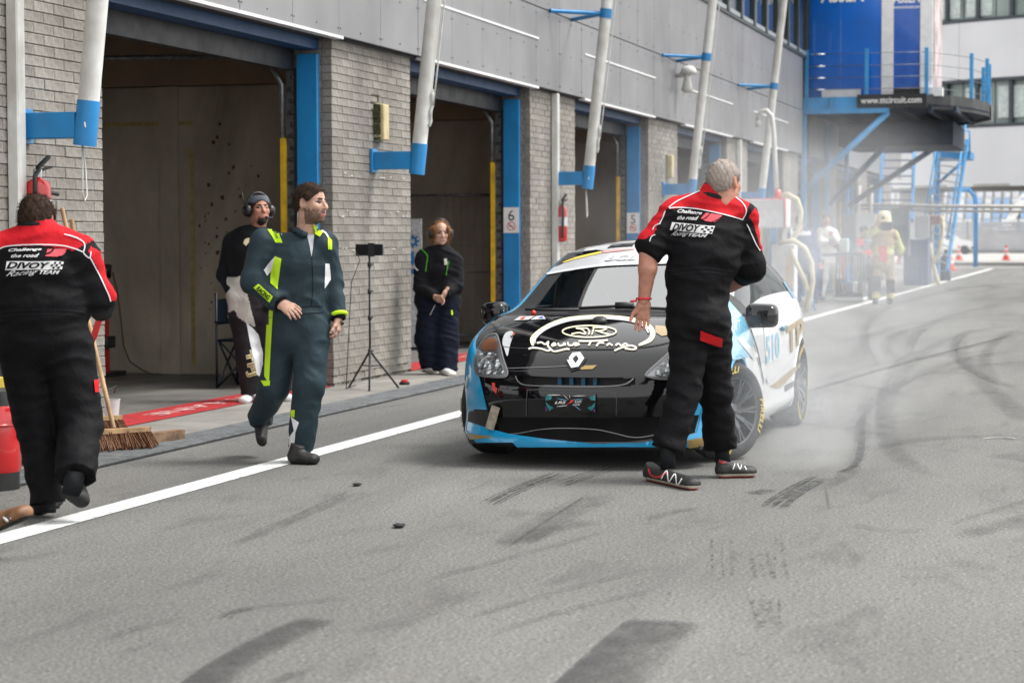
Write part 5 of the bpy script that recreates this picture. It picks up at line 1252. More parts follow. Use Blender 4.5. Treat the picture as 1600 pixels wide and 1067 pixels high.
MB().tube([Vector(wrL-base)+Vector(RGT*math.cos(t)*.040)+Vector(FWD*math.sin(t)*.034)+Vector((0, 0, .012)) for t in np.linspace(0, 2*math.pi, 17)], .008, 6).build('wristband', MATS['rubber_band_red'], root, True)
MB().tube([Vector(J(995, 470, -.06)-base), Vector(J(985, 471, -.07)-base)], .007, 6).build('wristband_tail', MATS['rubber_band_red'], root, True)
for q in ((1043, 702, -.16, 1044, 728), (1126, 698, .20, 1130, 722)):
    MB().tube([Vector(J(q[0], q[1]-12, q[2])-base), Vector(J(q[3], q[4]+4, q[2])-base)], .045, 12).build('sock', MATS['black_knit'], root, True)
s1 = shoe('shoe', root, base, onz(1010, 750), onz(1090, 767), 'shoe_black', ('sole_cream', 'sole_red'), .05, .095); s2 = shoe('shoe', root, base, onz(1117, 747), onz(1186, 745), 'shoe_black', ('sole_cream', 'sole_red'), .05, .095)
w2 = Wear(s1, base, root); w2.line('shoe_stripe', [(1034, 748), (1042, 736), (1046, 752), (1055, 741), (1059, 757), (1066, 748)], 1.8, 'print_white', .004); w2.line('shoe_collar', [(1014, 732), (1018, 742), (1030, 745), (1042, 738)], 2.5, 'sole_red', .004)
w2 = Wear(s2, base, root); w2.line('shoe_stripe', [(1145, 733), (1150, 722), (1156, 733), (1160, 724), (1166, 734)], 1.5, 'print_white', .004); w2.line('shoe_collar', [(1122, 718), (1130, 723), (1140, 718)], 2.5, 'sole_red', .004)
w.text('hem_lettering', 'FORCE', [(1030, 714), (1048, 717), (1048, 712), (1030, 709)], 'print_white', .006)
# ---- young man in slate race suit walking to the right
root, base, J = mk('bearded young man in slate grey racing suit with neon trim walking across', 13.50, (470, 722))
g = Fig(.04); W = _n(RGT-FWD*.35)
g.cap(J(464, 388), J(462, 410), (.17, .085), (.205, .13), 1, w=W); g.cap(J(462, 405), J(466, 455), (.205, .13), (.185, .125), 1, w=W); g.cap(J(466, 455), J(466, 500), (.185, .125), (.175, .13), 1, w=W); g.cap(J(466, 495), J(466, 525), (.178, .13), (.17, .13), 2, w=W)
g.cap(J(458, 378), J(420, 384, .05), .055, .078, 1); g.cap(J(488, 380), J(505, 384, -.04), .055, .074, 1)
sh, el, wr = J(412, 378, .03), J(396, 440, .0), J(438, 473, -.14)
g.cap(sh, el, .088, .075, 3); g.cap(el, J(430, 468, -.12), .077, .058, 3); g.cap(J(428, 466, -.11), J(436, 472, -.14), .058, .056, 3, fb=True)
sh2, el2, wr2 = J(508, 380, -.03), J(519, 438, .05), J(529, 494, -.02)
g.cap(sh2, el2, .078, .066, 3); g.cap(el2, wr2, .067, .052, 3, fb=True)
g.cap(J(488, 520, -.03), J(483, 600, -.08), .118, .095, 2); g.cap(J(483, 600, -.08), J(469, 702, 0), .095, .082, 2, fb=True)
g.cap(J(446, 520, .05), J(428, 605, .08), .115, .095, 2); g.cap(J(428, 605, .08), J(404, 655, .36), .095, .075, 2, fb=True)
sk = Skin(); sk.fig(g, .0085, {1: 'slate_suit', 2: 'slate_suit', 3: 'slate_suit'}, .008, (1, 2, 3), 8)
hand(sk, wr+(wr-el)*.03, wr-el+np.array([0, 0, .01]), img(.15, -.7, -.6), 1, 'skin_fair', (.28, .34, .38, .42), 1.0, .35)
hand(sk, wr2+np.array([0, 0, -.008]), img(.02, .2, -1), img(-.9, -.1, .0), -1, 'skin_fair', (.55, .62, .66, .7), 1.0, .4)
head(sk, root, base, J(487, 318, -.02), img(.86, .52, -.04), 'skin_fair', 'hair_dark', 'stubble', 'lips', 'brow_dark', .247, hairt=.006, hl=(.072, .70))
ob = sk.build('body', root, base); w = Wear(ob, base, root)
z4 = lambda pts: [(370+x/4.85, 280+y/4.85) for x, y in pts]; z5 = lambda pts: [(370+x/4.106, 480+y/4.104) for x, y in pts]
w.poly('shoulder_patch', z4([(228, 378), (262, 362), (305, 368), (348, 485), (295, 482)]), 'neon'); w.poly('shoulder_white', z4([(300, 368), (362, 352), (330, 372), (345, 430)]), 'white_stripe'); w.text('shoulder_lettering', 'RACING', z4([(300, 455), (262, 375), (278, 368), (318, 450)]), 'dark_tee', .008, .02)
w.poly('shoulder_patch', z4([(688, 430), (718, 465), (720, 535), (690, 530)]), 'neon'); w.line('shoulder_white', z4([(640, 390), (672, 412), (690, 440)]), 2.4, 'white_stripe')
w.poly('side_stripe', z4([(292, 585), (340, 605), (325, 720), (308, 838), (252, 790), (262, 700)]), 'neon'); w.poly('side_white', z4([(292, 588), (262, 700), (228, 735), (202, 690), (250, 630)]), 'white_stripe'); w.poly('arm_white', z4([(668, 640), (700, 640), (712, 760), (662, 830)]), 'white_stripe')
w.poly('sleeve_patch', z4([(128, 822), (165, 795), (275, 890), (250, 935)]), 'neon'); w.text('sleeve_lettering', 'RACING', z4([(150, 838), (240, 918), (262, 890), (172, 812)]), 'dark_tee', .008, .03, .2)
w.poly('side_stripe', z5([(198, 20), (235, 20), (208, 490), (178, 440)]), 'neon'); w.poly('side_stripe', z5([(155, 470), (215, 470), (213, 503), (175, 505)]), 'neon'); w.poly('ankle_patch', z5([(345, 655), (375, 660), (372, 705), (348, 700)]), 'neon'); w.poly('ankle_white', z5([(350, 700), (400, 738), (378, 800), (370, 900), (310, 900), (320, 860), (368, 790)]), 'white_stripe')
w.line('zip', z4([(560, 430), (568, 600), (575, 800), (565, 960)]), 1.0, 'dark_tee', .003); w.line('waist_seam', z4([(490, 972), (560, 965), (650, 965)]), 1.2, 'dark_tee', .004); w.line('waist_seam', z4([(500, 1020), (560, 1018), (650, 1012)]), 1.2, 'dark_tee', .004)
w.poly('undershirt', z4([(530, 415), (590, 420), (578, 520), (565, 590), (550, 500)]), 'grey_tee', .004); w.poly('collar_flap', z4([(578, 330), (600, 365), (652, 410), (632, 442), (600, 425), (575, 370)]), 'neon', .010); w.poly('collar_neon', z4([(420, 262), (448, 255), (440, 300), (425, 290)]), 'neon', .006)
def ring(name, c, d, r, th, m, root, base, n=18):
    c = np.array(c)-base; d_, u, v = basis(d); MB().tube([Vector(c)+u*r*math.cos(t)+v*r*math.sin(t) for t in np.linspace(0, 2*math.pi, n)], th, 8).build(name, MATS[m], root, True)
ring('cuff', J(433, 470, -.13), wr-el, .05, .016, 'neon', root, base); ring('cuff', wr2+np.array([0, 0, .01]), wr2-el2, .046, .014, 'neon', root, base)
ring('inner_cuff', wr+(wr-el)*.02, wr-el, .040, .012, 'dark_tee', root, base); ring('inner_cuff', wr2+np.array([0, 0, -.015]), wr2-el2, .036, .012, 'dark_tee', root, base)
ring('watch', wr2+np.array([0, 0, -.05]), wr2-el2, .030, .006, 'shoe_black', root, base)
q = J(480, 364); MB().tube([Vector(q-base)+Vector(RGT*math.cos(t)*.078)-Vector(FWD*math.sin(t)*.080)+Vector((0, 0, .015-.045*max(0, math.cos(t-.9)))) for t in np.linspace(1.5, 6.8, 20)], .020, 8).build('collar', MATS['slate_suit'], root, True)
MB().tube([Vector(J(469, 690)-base), Vector(J(470, 712)-base)], .055, 12).build('ankle', MATS['shoe_black'], root, True)
shoe('boot', root, base, onz(450, 724), onz(502, 726), 'shoe_black', ('sole_black',), .052, .12)
hh = J(402, 662, .42); tt = J(402, 698, .22); shoe('boot', root, base, hh+np.array([0, .03, .05]), tt, 'shoe_black', ('sole_black',), .05, .12, up=(.6, -.55, .55))
# ---- man with a headset standing by the folding chair
root, base, J = mk('headset-wearing man in black top with race suit tied at the waist', 18.35, (410, 630))
g = Fig(.035); W = _n(RGT-FWD*.5)
g.cap(J(392, 372), J(388, 395), (.18, .11), (.20, .13), 1, w=W); g.cap(J(388, 395), J(385, 445), (.20, .13), (.165, .125), 1, w=W); g.cap(J(385, 445), J(388, 490), (.19, .14), (.18, .14), 2, w=W)
g.cap(J(395, 366), J(365, 376, .08), .07, .08, 1); g.cap(J(410, 366), J(422, 376, -.08), .07, .08, 1)
g.cap(J(362, 380, .10), J(350, 430, .10), .078, .062, 1); g.cap(J(350, 430, .10), J(362, 456, -.05), .062, .045, 1, fb=True)
g.cap(J(424, 380, -.08), J(432, 440, -.05), .075, .06, 1); g.cap(J(432, 440, -.05), J(420, 480, -.1), .06, .045, 1)
g.cap(J(380, 490), J(388, 560, -.05), .12, .10, 3); g.cap(J(388, 560, -.05), J(394, 614, 0), .10, .095, 3, fb=True); g.cap(J(412, 490), J(425, 555, 0), .12, .10, 3); g.cap(J(425, 555, 0), J(442, 612, .1), .10, .095, 3, fb=True)
g.cap(J(370, 462, -.04), J(372, 500, .0), (.09, .08), (.07, .06), 2)
def paint(P, lab, nm):
    nm = nm.copy(); Q = pixv(P); nm[(lab == 3) & (Q[:, 1] < 495)] = 'brown_suit'; nm[(lab == 2) & (Q[:, 0] > 384+.25*(Q[:, 1]-450))] = 'brown_suit'; return nm
sk = Skin(); sk.fig(g, .010, {1: 'black_knit', 2: 'white_cloth', 3: 'brown_suit'}, .008, (2, 3), 5, paint)
hand(sk, J(363, 458, -.06), img(.35, .3, -.85), img(.6, -.4, 0), 1, 'skin_ruddy', (.3, .4, .45, .5), 1.05)
head(sk, root, base, J(405, 328, -.02), img(.45, .89, .08), 'skin_ruddy', 'hair_dark', 'beard_black', 'lips', 'brow_dark', .25, hairt=.004, vox=.006)
ob = sk.build('body', root, base); w = Wear(ob, base, root)
zz = lambda pts: [(330+x/2.885, 280+y/2.884) for x, y in pts]
w.poly('suit_white_flash', zz([(150, 600), (165, 650), (215, 700), (235, 780), (232, 900), (205, 880), (175, 740)]), 'white_stripe', .006); w.text('suit_lettering', 'TPJ', zz([(148, 775), (160, 895), (205, 880), (178, 770)]), PCREAM, .008, .05); w.text('suit_lettering_fill', 'TPJ', zz([(150, 778), (162, 892), (203, 878), (177, 773)]), PGOLD, .010, .0)
w.poly('chest_badge', zz([(146, 290), (152, 272), (168, 265), (186, 272), (193, 290), (185, 300), (172, 285), (158, 302)]), PCREAM, .005); w.text('chest_lettering', 'A RACE', zz([(190, 246), (224, 240), (224, 234), (190, 240)]), 'print_white', .005, .03)
HSB = mat('headset_black', (.012, .012, .013), .4, var=.1); mat('headband_grey', (.10, .12, .14), .8, var=.2)
def headset(root, base, c, fwd, s=1.0, mic=True, band=None):
    r, f, u = frame(fwd); P = lambda a, b, d: Vector(np.array(c)+(r*a+f*b+u*d)*s-base)
    MB().tube([P(.098*math.cos(t), -.01, .02+.118*math.sin(t)) for t in np.linspace(-.1, math.pi+.1, 18)], .012, 8).build('headset_band', HSB, root, True)
    for sx in (-1, 1): MB().lathe([(.0, .045), (.036, .043), (.052, .025), (.056, 0), (.045, -.02)], P(.088*sx, -.008, -.005), tuple(r*sx), 16).build('ear_cup', HSB, root, True)
    if mic: MB().tube([P(-.10, 0, -.03), P(-.085, .06, -.07), P(-.03, .105, -.075)], .006, 6).build('microphone_boom', HSB, root, True); MB().tube([P(-.05, .10, -.078), P(-.01, .112, -.075)], .012, 8).build('microphone', HSB, root, True); MB().tube([P(.11, -.02, .02), P(.125, -.035, .15)], .004, 6).build('antenna', HSB, root, True)
    if band: MB().lathe([(.093, 0), (.095, .02), (.090, .045), (.080, .065)], P(0, -.012, .048), tuple(u), 22, 0, False).build('headband', MATS[band], root, True)
headset(root, base, J(405, 328, -.02), img(.45, .89, .08), 1.08, True, 'headband_grey')
shoe('race_boot', root, base, onz(395, 624), onz(380, 633), 'shoe_white', ('shoe_white',), .05, .11); shoe('race_boot', root, base, onz(432, 622), onz(455, 630), 'shoe_white', ('shoe_white',), .05, .11)
# ---- young person in black jacket against the second garage
root, base, J = mk('ginger-haired youth with headphones in black jacket and wide navy trousers, hands clasped', 21.9, (688, 585))
g = Fig(.035); W = _n(RGT-FWD*.25)
g.cap(J(687, 402), J(687, 425), (.16, .10), (.18, .12), 1, w=W); g.cap(J(687, 425), J(686, 470), (.18, .12), (.17, .125), 1, w=W, fb=True); g.cap(J(668, 408), J(665, 470, .05), (.10, .10), (.12, .12), 1); g.cap(J(706, 410), J(706, 478, .02), (.09, .10), (.09, .10), 1)
g.cap(J(685, 392), J(665, 400), .07, .08, 1); g.cap(J(692, 392), J(708, 402), .07, .08, 1); g.cap(J(660, 405), J(657, 448, -.03), .08, .075, 1); g.cap(J(657, 448, -.03), J(680, 464, -.20), .07, .05, 1, fb=True); g.cap(J(712, 408), J(714, 445, -.03), .075, .07, 1); g.cap(J(714, 445, -.03), J(695, 458, -.2), .065, .05, 1, fb=True)
g.cap(J(672, 470), J(668, 530), .125, .13, 2); g.cap(J(668, 530), J(675, 574, 0), .13, .115, 2, fb=True); g.cap(J(698, 470), J(697, 530, -.02), .12, .13, 2); g.cap(J(697, 530, -.02), J(696, 579, -.05), .13, .125, 2, fb=True)
sk = Skin(); sk.fig(g, .010, {1: 'black_jacket', 2: 'navy_trousers'}, .009, (1, 2), 9)
hand(sk, J(679, 464, -.21), img(.7, .2, -.3), img(.2, .7, -.6), -1, 'skin_fair', (.4, .5, .5, .5), .9); hand(sk, J(696, 457, -.21), img(-.5, .3, -.8), img(-.5, -.4, .3), 1, 'skin_fair', (.5, .6, .6, .6), .9)
head(sk, root, base, J(688, 364, -.02), img(.30, .93, -.16), 'skin_fair', 'hair_ginger', None, 'lips_pale', 'brow_dark', .235, hairt=.012, vox=.006, long=True)
ob = sk.build('body', root, base); w = Wear(ob, base, root); y6 = lambda pts: [(620+x/3.95, 330+y/3.95) for x, y in pts]
w.poly('tee_shirt', y6([(205, 190), (225, 235), (285, 235), (300, 260), (305, 370), (290, 440), (200, 420), (195, 300)]), 'dark_tee', .004); w.line('green_piping', y6([(153, 235), (188, 275), (185, 320), (178, 375)]), 1.5, cloth('green_piping', (.06, .30, .03)), .006); w.line('green_piping', y6([(320, 310), (312, 350), (304, 395)]), 1.5, MATS['green_piping'], .007)
w.poly('tee_emblem', y6([(290, 295), (308, 292), (312, 330), (295, 335)]), cloth('emblem_pale', (.5, .52, .42)), .008); w.line('sleeve_reflector', y6([(112, 340), (120, 355), (132, 365)]), 1.8, 'white_stripe', .006); w.line('drawstring', y6([(235, 580), (215, 620), (205, 640)]), .8, 'piping', .006)
w.poly('thigh_pocket', y6([(105, 670), (175, 690), (172, 715), (105, 705)]), 'black_jacket', .006); w.line('jacket_tab', y6([(338, 610), (340, 640)]), 2, 'neon', .008)
headset(root, base, J(688, 364, -.02), img(.30, .93, -.16), 1.0, False)
for a_, b_ in (((664, 580), (678, 585)), ((690, 586), (708, 590))): shoe('sneaker', root, base, onz(*a_), onz(*b_), 'shoe_white', ('sole_cream',), .046, .08)
# ---- man in team overalls at the left edge, seen from behind
root, base, J = mk('dark-haired man in black and red team overalls at the left, seen from behind', 10.87, (72, 808))
g = Fig(.04); W = RGT
g.cap(J(60, 392), J(62, 425), (.215, .12), (.245, .15), 1, w=W); g.cap(J(62, 425), J(62, 480), (.245, .15), (.24, .17), 1, w=W); g.cap(J(62, 480), J(66, 530), (.24, .17), (.225, .17), 2, w=W)
g.cap(J(50, 372), J(-2, 392), .08, .09, 1); g.cap(J(75, 372), J(122, 394), .08, .09, 1); g.cap(J(60, 352), J(60, 378), .07, .09, 1)
g.cap(J(128, 402), J(152, 462, .05), .095, .085, 3); g.cap(J(152, 462, .05), J(158, 480, .35), .085, .07, 3); g.cap(J(-8, 402), J(-35, 470, .05), .095, .085, 3); g.cap(J(-35, 470, .05), J(-25, 500, .35), .085, .07, 3)
g.cap(J(38, 540), J(58, 660, .05), .135, .115, 2); g.cap(J(58, 660, .05), J(74, 786, .0), (.105, .10), (.085, .09), 2, fb=True); g.cap(J(105, 545), J(126, 660, .0), .135, .115, 2); g.cap(J(126, 660, .0), J(118, 745, -.25), .11, .10, 2, fb=True)
YOKE = [(-30, 392), (20, 384), (60, 383), (100, 388), (132, 398), (150, 370), (100, 340), (60, 345), (20, 345), (-40, 360)]
SLV = [(138, 392), (150, 415), (165, 445), (172, 470), (185, 470), (180, 430), (160, 395), (142, 385)]
def paint(P, lab, nm):
    nm = nm.copy(); Q = pixv(P); nm[np.isin(lab, (1,)) & inpoly(Q, YOKE)] = 'red_overall'; nm[inpoly(Q, SLV) & (lab == 3)] = 'red_overall'; return nm
sk = Skin(); sk.fig(g, .0085, {1: 'black_overall', 2: 'black_overall', 3: 'black_overall'}, .008, (1, 2, 3), 21, paint)
hand(sk, J(157, 480, .36), img(0, -1, -.3), img(-1, 0, 0), 1, 'skin_tan', (.8, .9, .9, .9)); hand(sk, J(-25, 500, .36), img(0, -1, -.3), img(1, 0, 0), 1, 'skin_tan', (.8, .9, .9, .9))
head(sk, root, base, J(58, 346, .05), img(.05, -1, -.28), 'skin_tan', 'hair_brown', None, 'lips', 'brow_dark', .25, hairt=.008, hl=(.045, .62), neck=.11, up=img(0, -.25, 1))
ob = sk.build('body', root, base); w = Wear(ob, base, root); l1 = lambda pts: [(x/5.083, 290+y/5.081) for x, y in pts]
w.line('piping', l1([(2, 505), (40, 488), (150, 475), (300, 472), (480, 478), (580, 500), (660, 530)]), 1.8, 'piping'); w.line('piping', l1([(510, 388), (600, 415), (655, 445), (672, 480), (662, 530)]), 1.8, 'piping'); w.line('piping', l1([(660, 535), (690, 565), (712, 572), (720, 525)]), 1.8, 'piping'); w.line('piping', l1([(715, 575), (760, 660), (810, 760), (860, 870), (875, 920)]), 1.8, 'piping')
w.text('back_lettering', 'Challenge', l1([(68, 532), (330, 525), (334, 498), (72, 505)]), 'print_white', .006, .03, .3); w.text('back_lettering', 'the road', l1([(90, 575), (308, 572), (314, 543), (94, 545)]), 'print_white', .006, .03, .3)
w.poly('back_emblem', l1([(360, 565), (378, 508), (530, 505), (520, 535), (480, 568)]), 'pink_logo', .005); w.line('emblem_slash', l1([(362, 548), (400, 535), (428, 508)]), 2.2, 'black_overall', .008); w.line('emblem_slash', l1([(460, 568), (500, 560), (528, 535)]), 1.6, 'black_overall', .008)
w.poly('lettering_panel', l1([(46, 672), (58, 605), (400, 602), (505, 606), (490, 665), (400, 668)]), 'print_white', .005); w.text('back_lettering', 'DIVOY', l1([(56, 662), (392, 662), (402, 612), (66, 612)]), 'black_overall', .008, .04, .25)
for i in range(5):
    for j in range(3):
        if (i+j) % 2: x, y = 412+i*19-j*6, 610+j*18; w.poly('flag_check', l1([(x, y), (x+17, y), (x+12, y+16), (x-5, y+16)]), 'black_overall', .008)
w.text('back_lettering', 'Racing', l1([(50, 735), (290, 715), (310, 668), (70, 678)]), 'print_white', .007, .0, .5); w.text('back_lettering', 'TEAM', l1([(312, 702), (470, 702), (476, 674), (318, 674)]), 'print_white', .007, .03, .3)
w.line('waist_seam', [(0, 487), (40, 484), (100, 484), (132, 488)], 1.6, 'black_knit', .004); w.line('waist_seam', [(0, 494), (40, 491), (100, 491), (134, 496)], 1.2, 'black_knit', .004)
w.poly('pocket_tab', [(145, 594), (164, 592), (166, 611), (147, 613)], 'red_tab', .008)
q = J(58, 356, .02); MB().tube([Vector(q-base)+Vector(RGT*math.cos(t)*.082)+Vector(FWD*math.sin(t)*.085)+Vector((0, 0, .01)) for t in np.linspace(0, 2*math.pi, 20)], .02, 8).build('collar', MATS['black_knit'], root, True)
shoe('shoe', root, base, onz(58, 806), onz(88, 790), 'shoe_black', ('sole_black',), .052, .10)
hh = J(95, 765, -.28); shoe('shoe', root, base, hh+np.array([0, 0, -.02]), J(135, 800, -.20), 'shoe_black', ('sole_black',), .055, .10, up=img(.45, -.6, .65)); MB().tube([Vector(J(118, 735, -.25)-base), Vector(J(112, 772, -.25)-base)], .05, 12).build('ankle', MATS['black_knit'], root, True); MB().tube([Vector(J(73, 770)-base), Vector(J(72, 800)-base)], .05, 12).build('ankle', MATS['black_knit'], root, True)
# ---- walker just outside the left edge, only the shoe shows
root, base, J = mk('brown leather shoe of a walker cut off by the left edge', 9.6, (-20, 850))
g = Fig(.04); P_ = lambda a, b, c_: np.array([base[0]+a, base[1]+b, c_])
g.cap(P_(0, .25, 1.0), P_(0, .25, 1.42), (.17, .13), (.19, .12), 1, w=(1, 0, 0)); g.cap(P_(0, .25, .85), P_(0, .25, 1.0), (.17, .13), (.17, .13), 2, w=(1, 0, 0)); g.cap(P_(0, .18, .86), P_(-.02, .12, .48), .10, .075, 2); g.cap(P_(-.02, .12, .48), P_(-.06, .06, .13), .075, .07, 2, fb=True); g.cap(P_(.02, .32, .86), P_(.1, .42, .48), .10, .075, 2); g.cap(P_(.1, .42, .48), P_(.1, .45, .10), .075, .07, 2, fb=True)
g.cap(P_(-.2, .25, 1.38), P_(-.25, .3, 1.1), .06, .05, 1); g.cap(P_(-.25, .3, 1.1), P_(-.2, .4, .85), .05, .04, 1); g.cap(P_(.2, .25, 1.38), P_(.25, .2, 1.1), .06, .05, 1); g.cap(P_(.25, .2, 1.1), P_(.22, .1, .86), .05, .04, 1)
sk = Skin(); sk.fig(g, .014, {1: 'grey_suit', 2: 'denim'}, .006, (1, 2), 30)
hand(sk, P_(.22, .1, .86), (0, -.1, -1), (-1, 0, 0), 1); hand(sk, P_(-.2, .4, .85), (0, .1, -1), (1, 0, 0), 1)
head(sk, root, base, P_(0, .25, 1.63), (.3, -1, 0), 'skin_fair', 'hair_dark', vox=.007); sk.build('body', root, base)
hs1 = shoe('shoe', root, base, ond(-28, 842, 9.55), ond(54, 806, 9.40), 'shoe_brown', ('shoe_brown', 'sole_black'), .05, .09); shoe('shoe', root, base, P_(.12, .52, 0), P_(.10, .26, 0), 'shoe_brown', ('sole_cream',), .05, .09)
for k in range(4):
    a_ = ond(6+k*6, 812-k*4, 9.42); MB().tube([Vector(a_-base)+Vector((0, 0, .012)), Vector(ond(12+k*6, 818-k*4, 9.40)-base)+Vector((0, 0, .012))], .006, 6).build('lace', MATS['print_white'], root, True)
# ---- background people
def simple(label, D0, foot, head_px, mats_, arms, legs, fwd, hair='hair_dark', skin='skin_ruddy', shp=(.19, .13), vox=.016, helmet=False, extra=None, beard=None):
    root, base, J = mk(label, D0, foot); g = Fig(.045); W = RGT; hx, hy = head_px; pm = F/D0
    sy = hy+.25*pm; wy = hy+.72*pm; hy2 = hy+.90*pm; hipx = legs[0][0][0]*.5+legs[1][0][0]*.5
    g.cap(J(hx, sy), J((hx+hipx)/2, (sy+wy)/2), (shp[0], shp[1]-.02), (shp[0]+.01, shp[1]), 1, w=W); g.cap(J((hx+hipx)/2, (sy+wy)/2), J(hipx, wy), (shp[0]+.01, shp[1]), (shp[0]-.01, shp[1]), 1, w=W); g.cap(J(hipx, wy), J(hipx, hy2), (shp[0]-.01, shp[1]), (shp[0]-.01, shp[1]), 2, w=W)
    for ar in arms: g.cap(J(*ar[0]), J(*ar[1]), .075, .065, 3); g.cap(J(*ar[1]), J(*ar[2]), .065, .05, 3, fb=True)
    for lg in legs: g.cap(J(*lg[0]), J(*lg[1]), .11, .085, 2); g.cap(J(*lg[1]), J(*lg[2]), .085, .075, 2, fb=True)
    sk = Skin()
    def paint(P, lab, nm):
        nm = nm.copy()
        for poly, m in (extra or ()): nm[inpoly(pixv(P), poly)] = m
        return nm
    sk.fig(g, vox, {1: mats_[0], 2: mats_[1], 3: mats_[2]}, .008, (1, 2, 3), 4, paint)
    for ar in arms: hand(sk, J(*ar[2]), np.array(J(*ar[2]))-np.array(J(*ar[1])), img(.2, .8, 0), 1, skin, vox=.008)
    head(sk, root, base, J(hx, hy, -.02), fwd, skin, hair, beard, h=.24, vox=.009, bald=helmet)
    sk.build('body', root, base)
    for lg in legs:
        x, y = lg[2][0], lg[2][1]; b = onz(x, y+.09*pm); f_ = np.array(fwd)*np.array([1, 1, 0]); f_ = f_/np.linalg.norm(f_); p0 = np.array([J(*lg[2])[0], J(*lg[2])[1], max(0, J(*lg[2])[2]-.09)]); shoe('boot', root, base, p0-f_*.09, p0+f_*.18, 'shoe_black', ('sole_black',), .055, .11, vox=.012)
    return root, base, J
r_, b_, J = simple('firefighter in tan turnout gear and cream helmet walking on the pit lane', 44.1, (1379, 476), (1380, 345), ('fire_tan', 'fire_tan', 'fire_tan'), [((1366, 362), (1356, 368, -.15), (1368, 352, -.3)), ((1398, 365), (1408, 390), (1406, 402))], [((1373, 410), (1370, 440), (1368, 468)), ((1388, 410), (1392, 440), (1391, 468))], img(-.25, .95, -.1), vox=.014, helmet=True, shp=(.22, .16),
    extra=[([(1360, 385), (1410, 383), (1410, 396), (1360, 398)], 'neon_fire'), ([(1400, 362), (1416, 362), (1414, 396), (1402, 392)], 'neon_fire'), ([(1352, 362), (1372, 352), (1374, 362), (1358, 374)], 'neon_fire'), ([(1372, 385), (1386, 384), (1386, 410), (1374, 408)], 'red_tab'), ([(1362, 432), (1376, 432), (1376, 455), (1362, 455)], 'navy_trousers'), ([(1384, 436), (1398, 436), (1398, 457), (1384, 457)], 'navy_trousers'), ([(1360, 459), (1400, 459), (1400, 466), (1360, 466)], 'neon_fire')])
hc = np.array(J(1381, 341, -.02))-b_; HELM = mat('helmet_cream', (.70, .63, .40), .35, coat=.5, var=.06)
MB().lathe([(.150, -.06), (.158, -.03), (.155, .03), (.13, .10), (.08, .145), (0, .16)], hc, (0, 0, 1), 20).build('helmet', HELM, r_, True); MB().lathe([(.16, -.062), (.185, -.075), (.16, -.05)], hc, (0, 0, 1), 20).build('helmet_brim', HELM, r_, True)
MB().lathe([(.10, -.02), (.15, -.10), (.14, -.19), (.10, -.21)], hc+np.array([0, 0, -.06])+np.array(-RGT*-.02), (0, 0, 1), 16).build('neck_guard', MATS['navy_trousers'], r_, True)
MB().lathe([(.02, 0), (.035, .01), (.0, .03)], hc+np.array(-FWD*.15)+np.array(-RGT*.04), tuple(-FWD), 10).build('helmet_crest', BLACKM, r_, True)
simple('driver in white race suit with arms folded leaning by the garages', 46.4, (1297, 470), (1291, 344), ('white_suit', 'white_suit', 'white_suit'), [((1281, 362), (1282, 378, -.1), (1298, 380, -.25)), ((1304, 364), (1312, 382, -.1), (1300, 368, -.25))], [((1288, 405), (1288, 435), (1283, 463)), ((1300, 405), (1308, 432), (1306, 462))], img(.25, .95, 0), extra=[([(1284, 396), (1310, 396), (1310, 401), (1284, 401)], 'navy_jacket'), ([(1280, 405), (1287, 405), (1284, 465), (1276, 465)], 'navy_jacket'), ([(1296, 372), (1312, 384), (1308, 390), (1294, 380)], 'navy_jacket')])
simple('person in long navy jacket seen from behind, next to the fuel rig', 42.3, (1258, 480), (1250, 346), ('navy_jacket', 'navy_jacket', 'navy_jacket'), [((1236, 368), (1232, 400), (1236, 430)), ((1268, 368), (1276, 390), (1281, 410))], [((1248, 410), (1247, 440), (1246, 472)), ((1268, 410), (1272, 440), (1274, 468))], img(.1, -1, 0), shp=(.25, .15), extra=[([(1238, 361), (1267, 361), (1267, 368), (1238, 368)], 'print_white')])
simple('mechanic in dark overalls with red collar busy at the tool trolley', 46.5, (1356, 470), (1350, 362), ('grey_suit', 'navy_trousers', 'grey_suit'), [((1340, 378), (1338, 394, -.1), (1352, 398, -.3)), ((1362, 380), (1368, 396, -.1), (1362, 400, -.3))], [((1348, 415), (1346, 440), (1345, 463)), ((1362, 415), (1362, 440), (1362, 463))], img(.3, .9, -.35), extra=[([(1336, 370), (1348, 374), (1352, 384), (1338, 382)], 'red_tab'), ([(1347, 392), (1364, 390), (1364, 398), (1348, 400)], 'red_tab')])
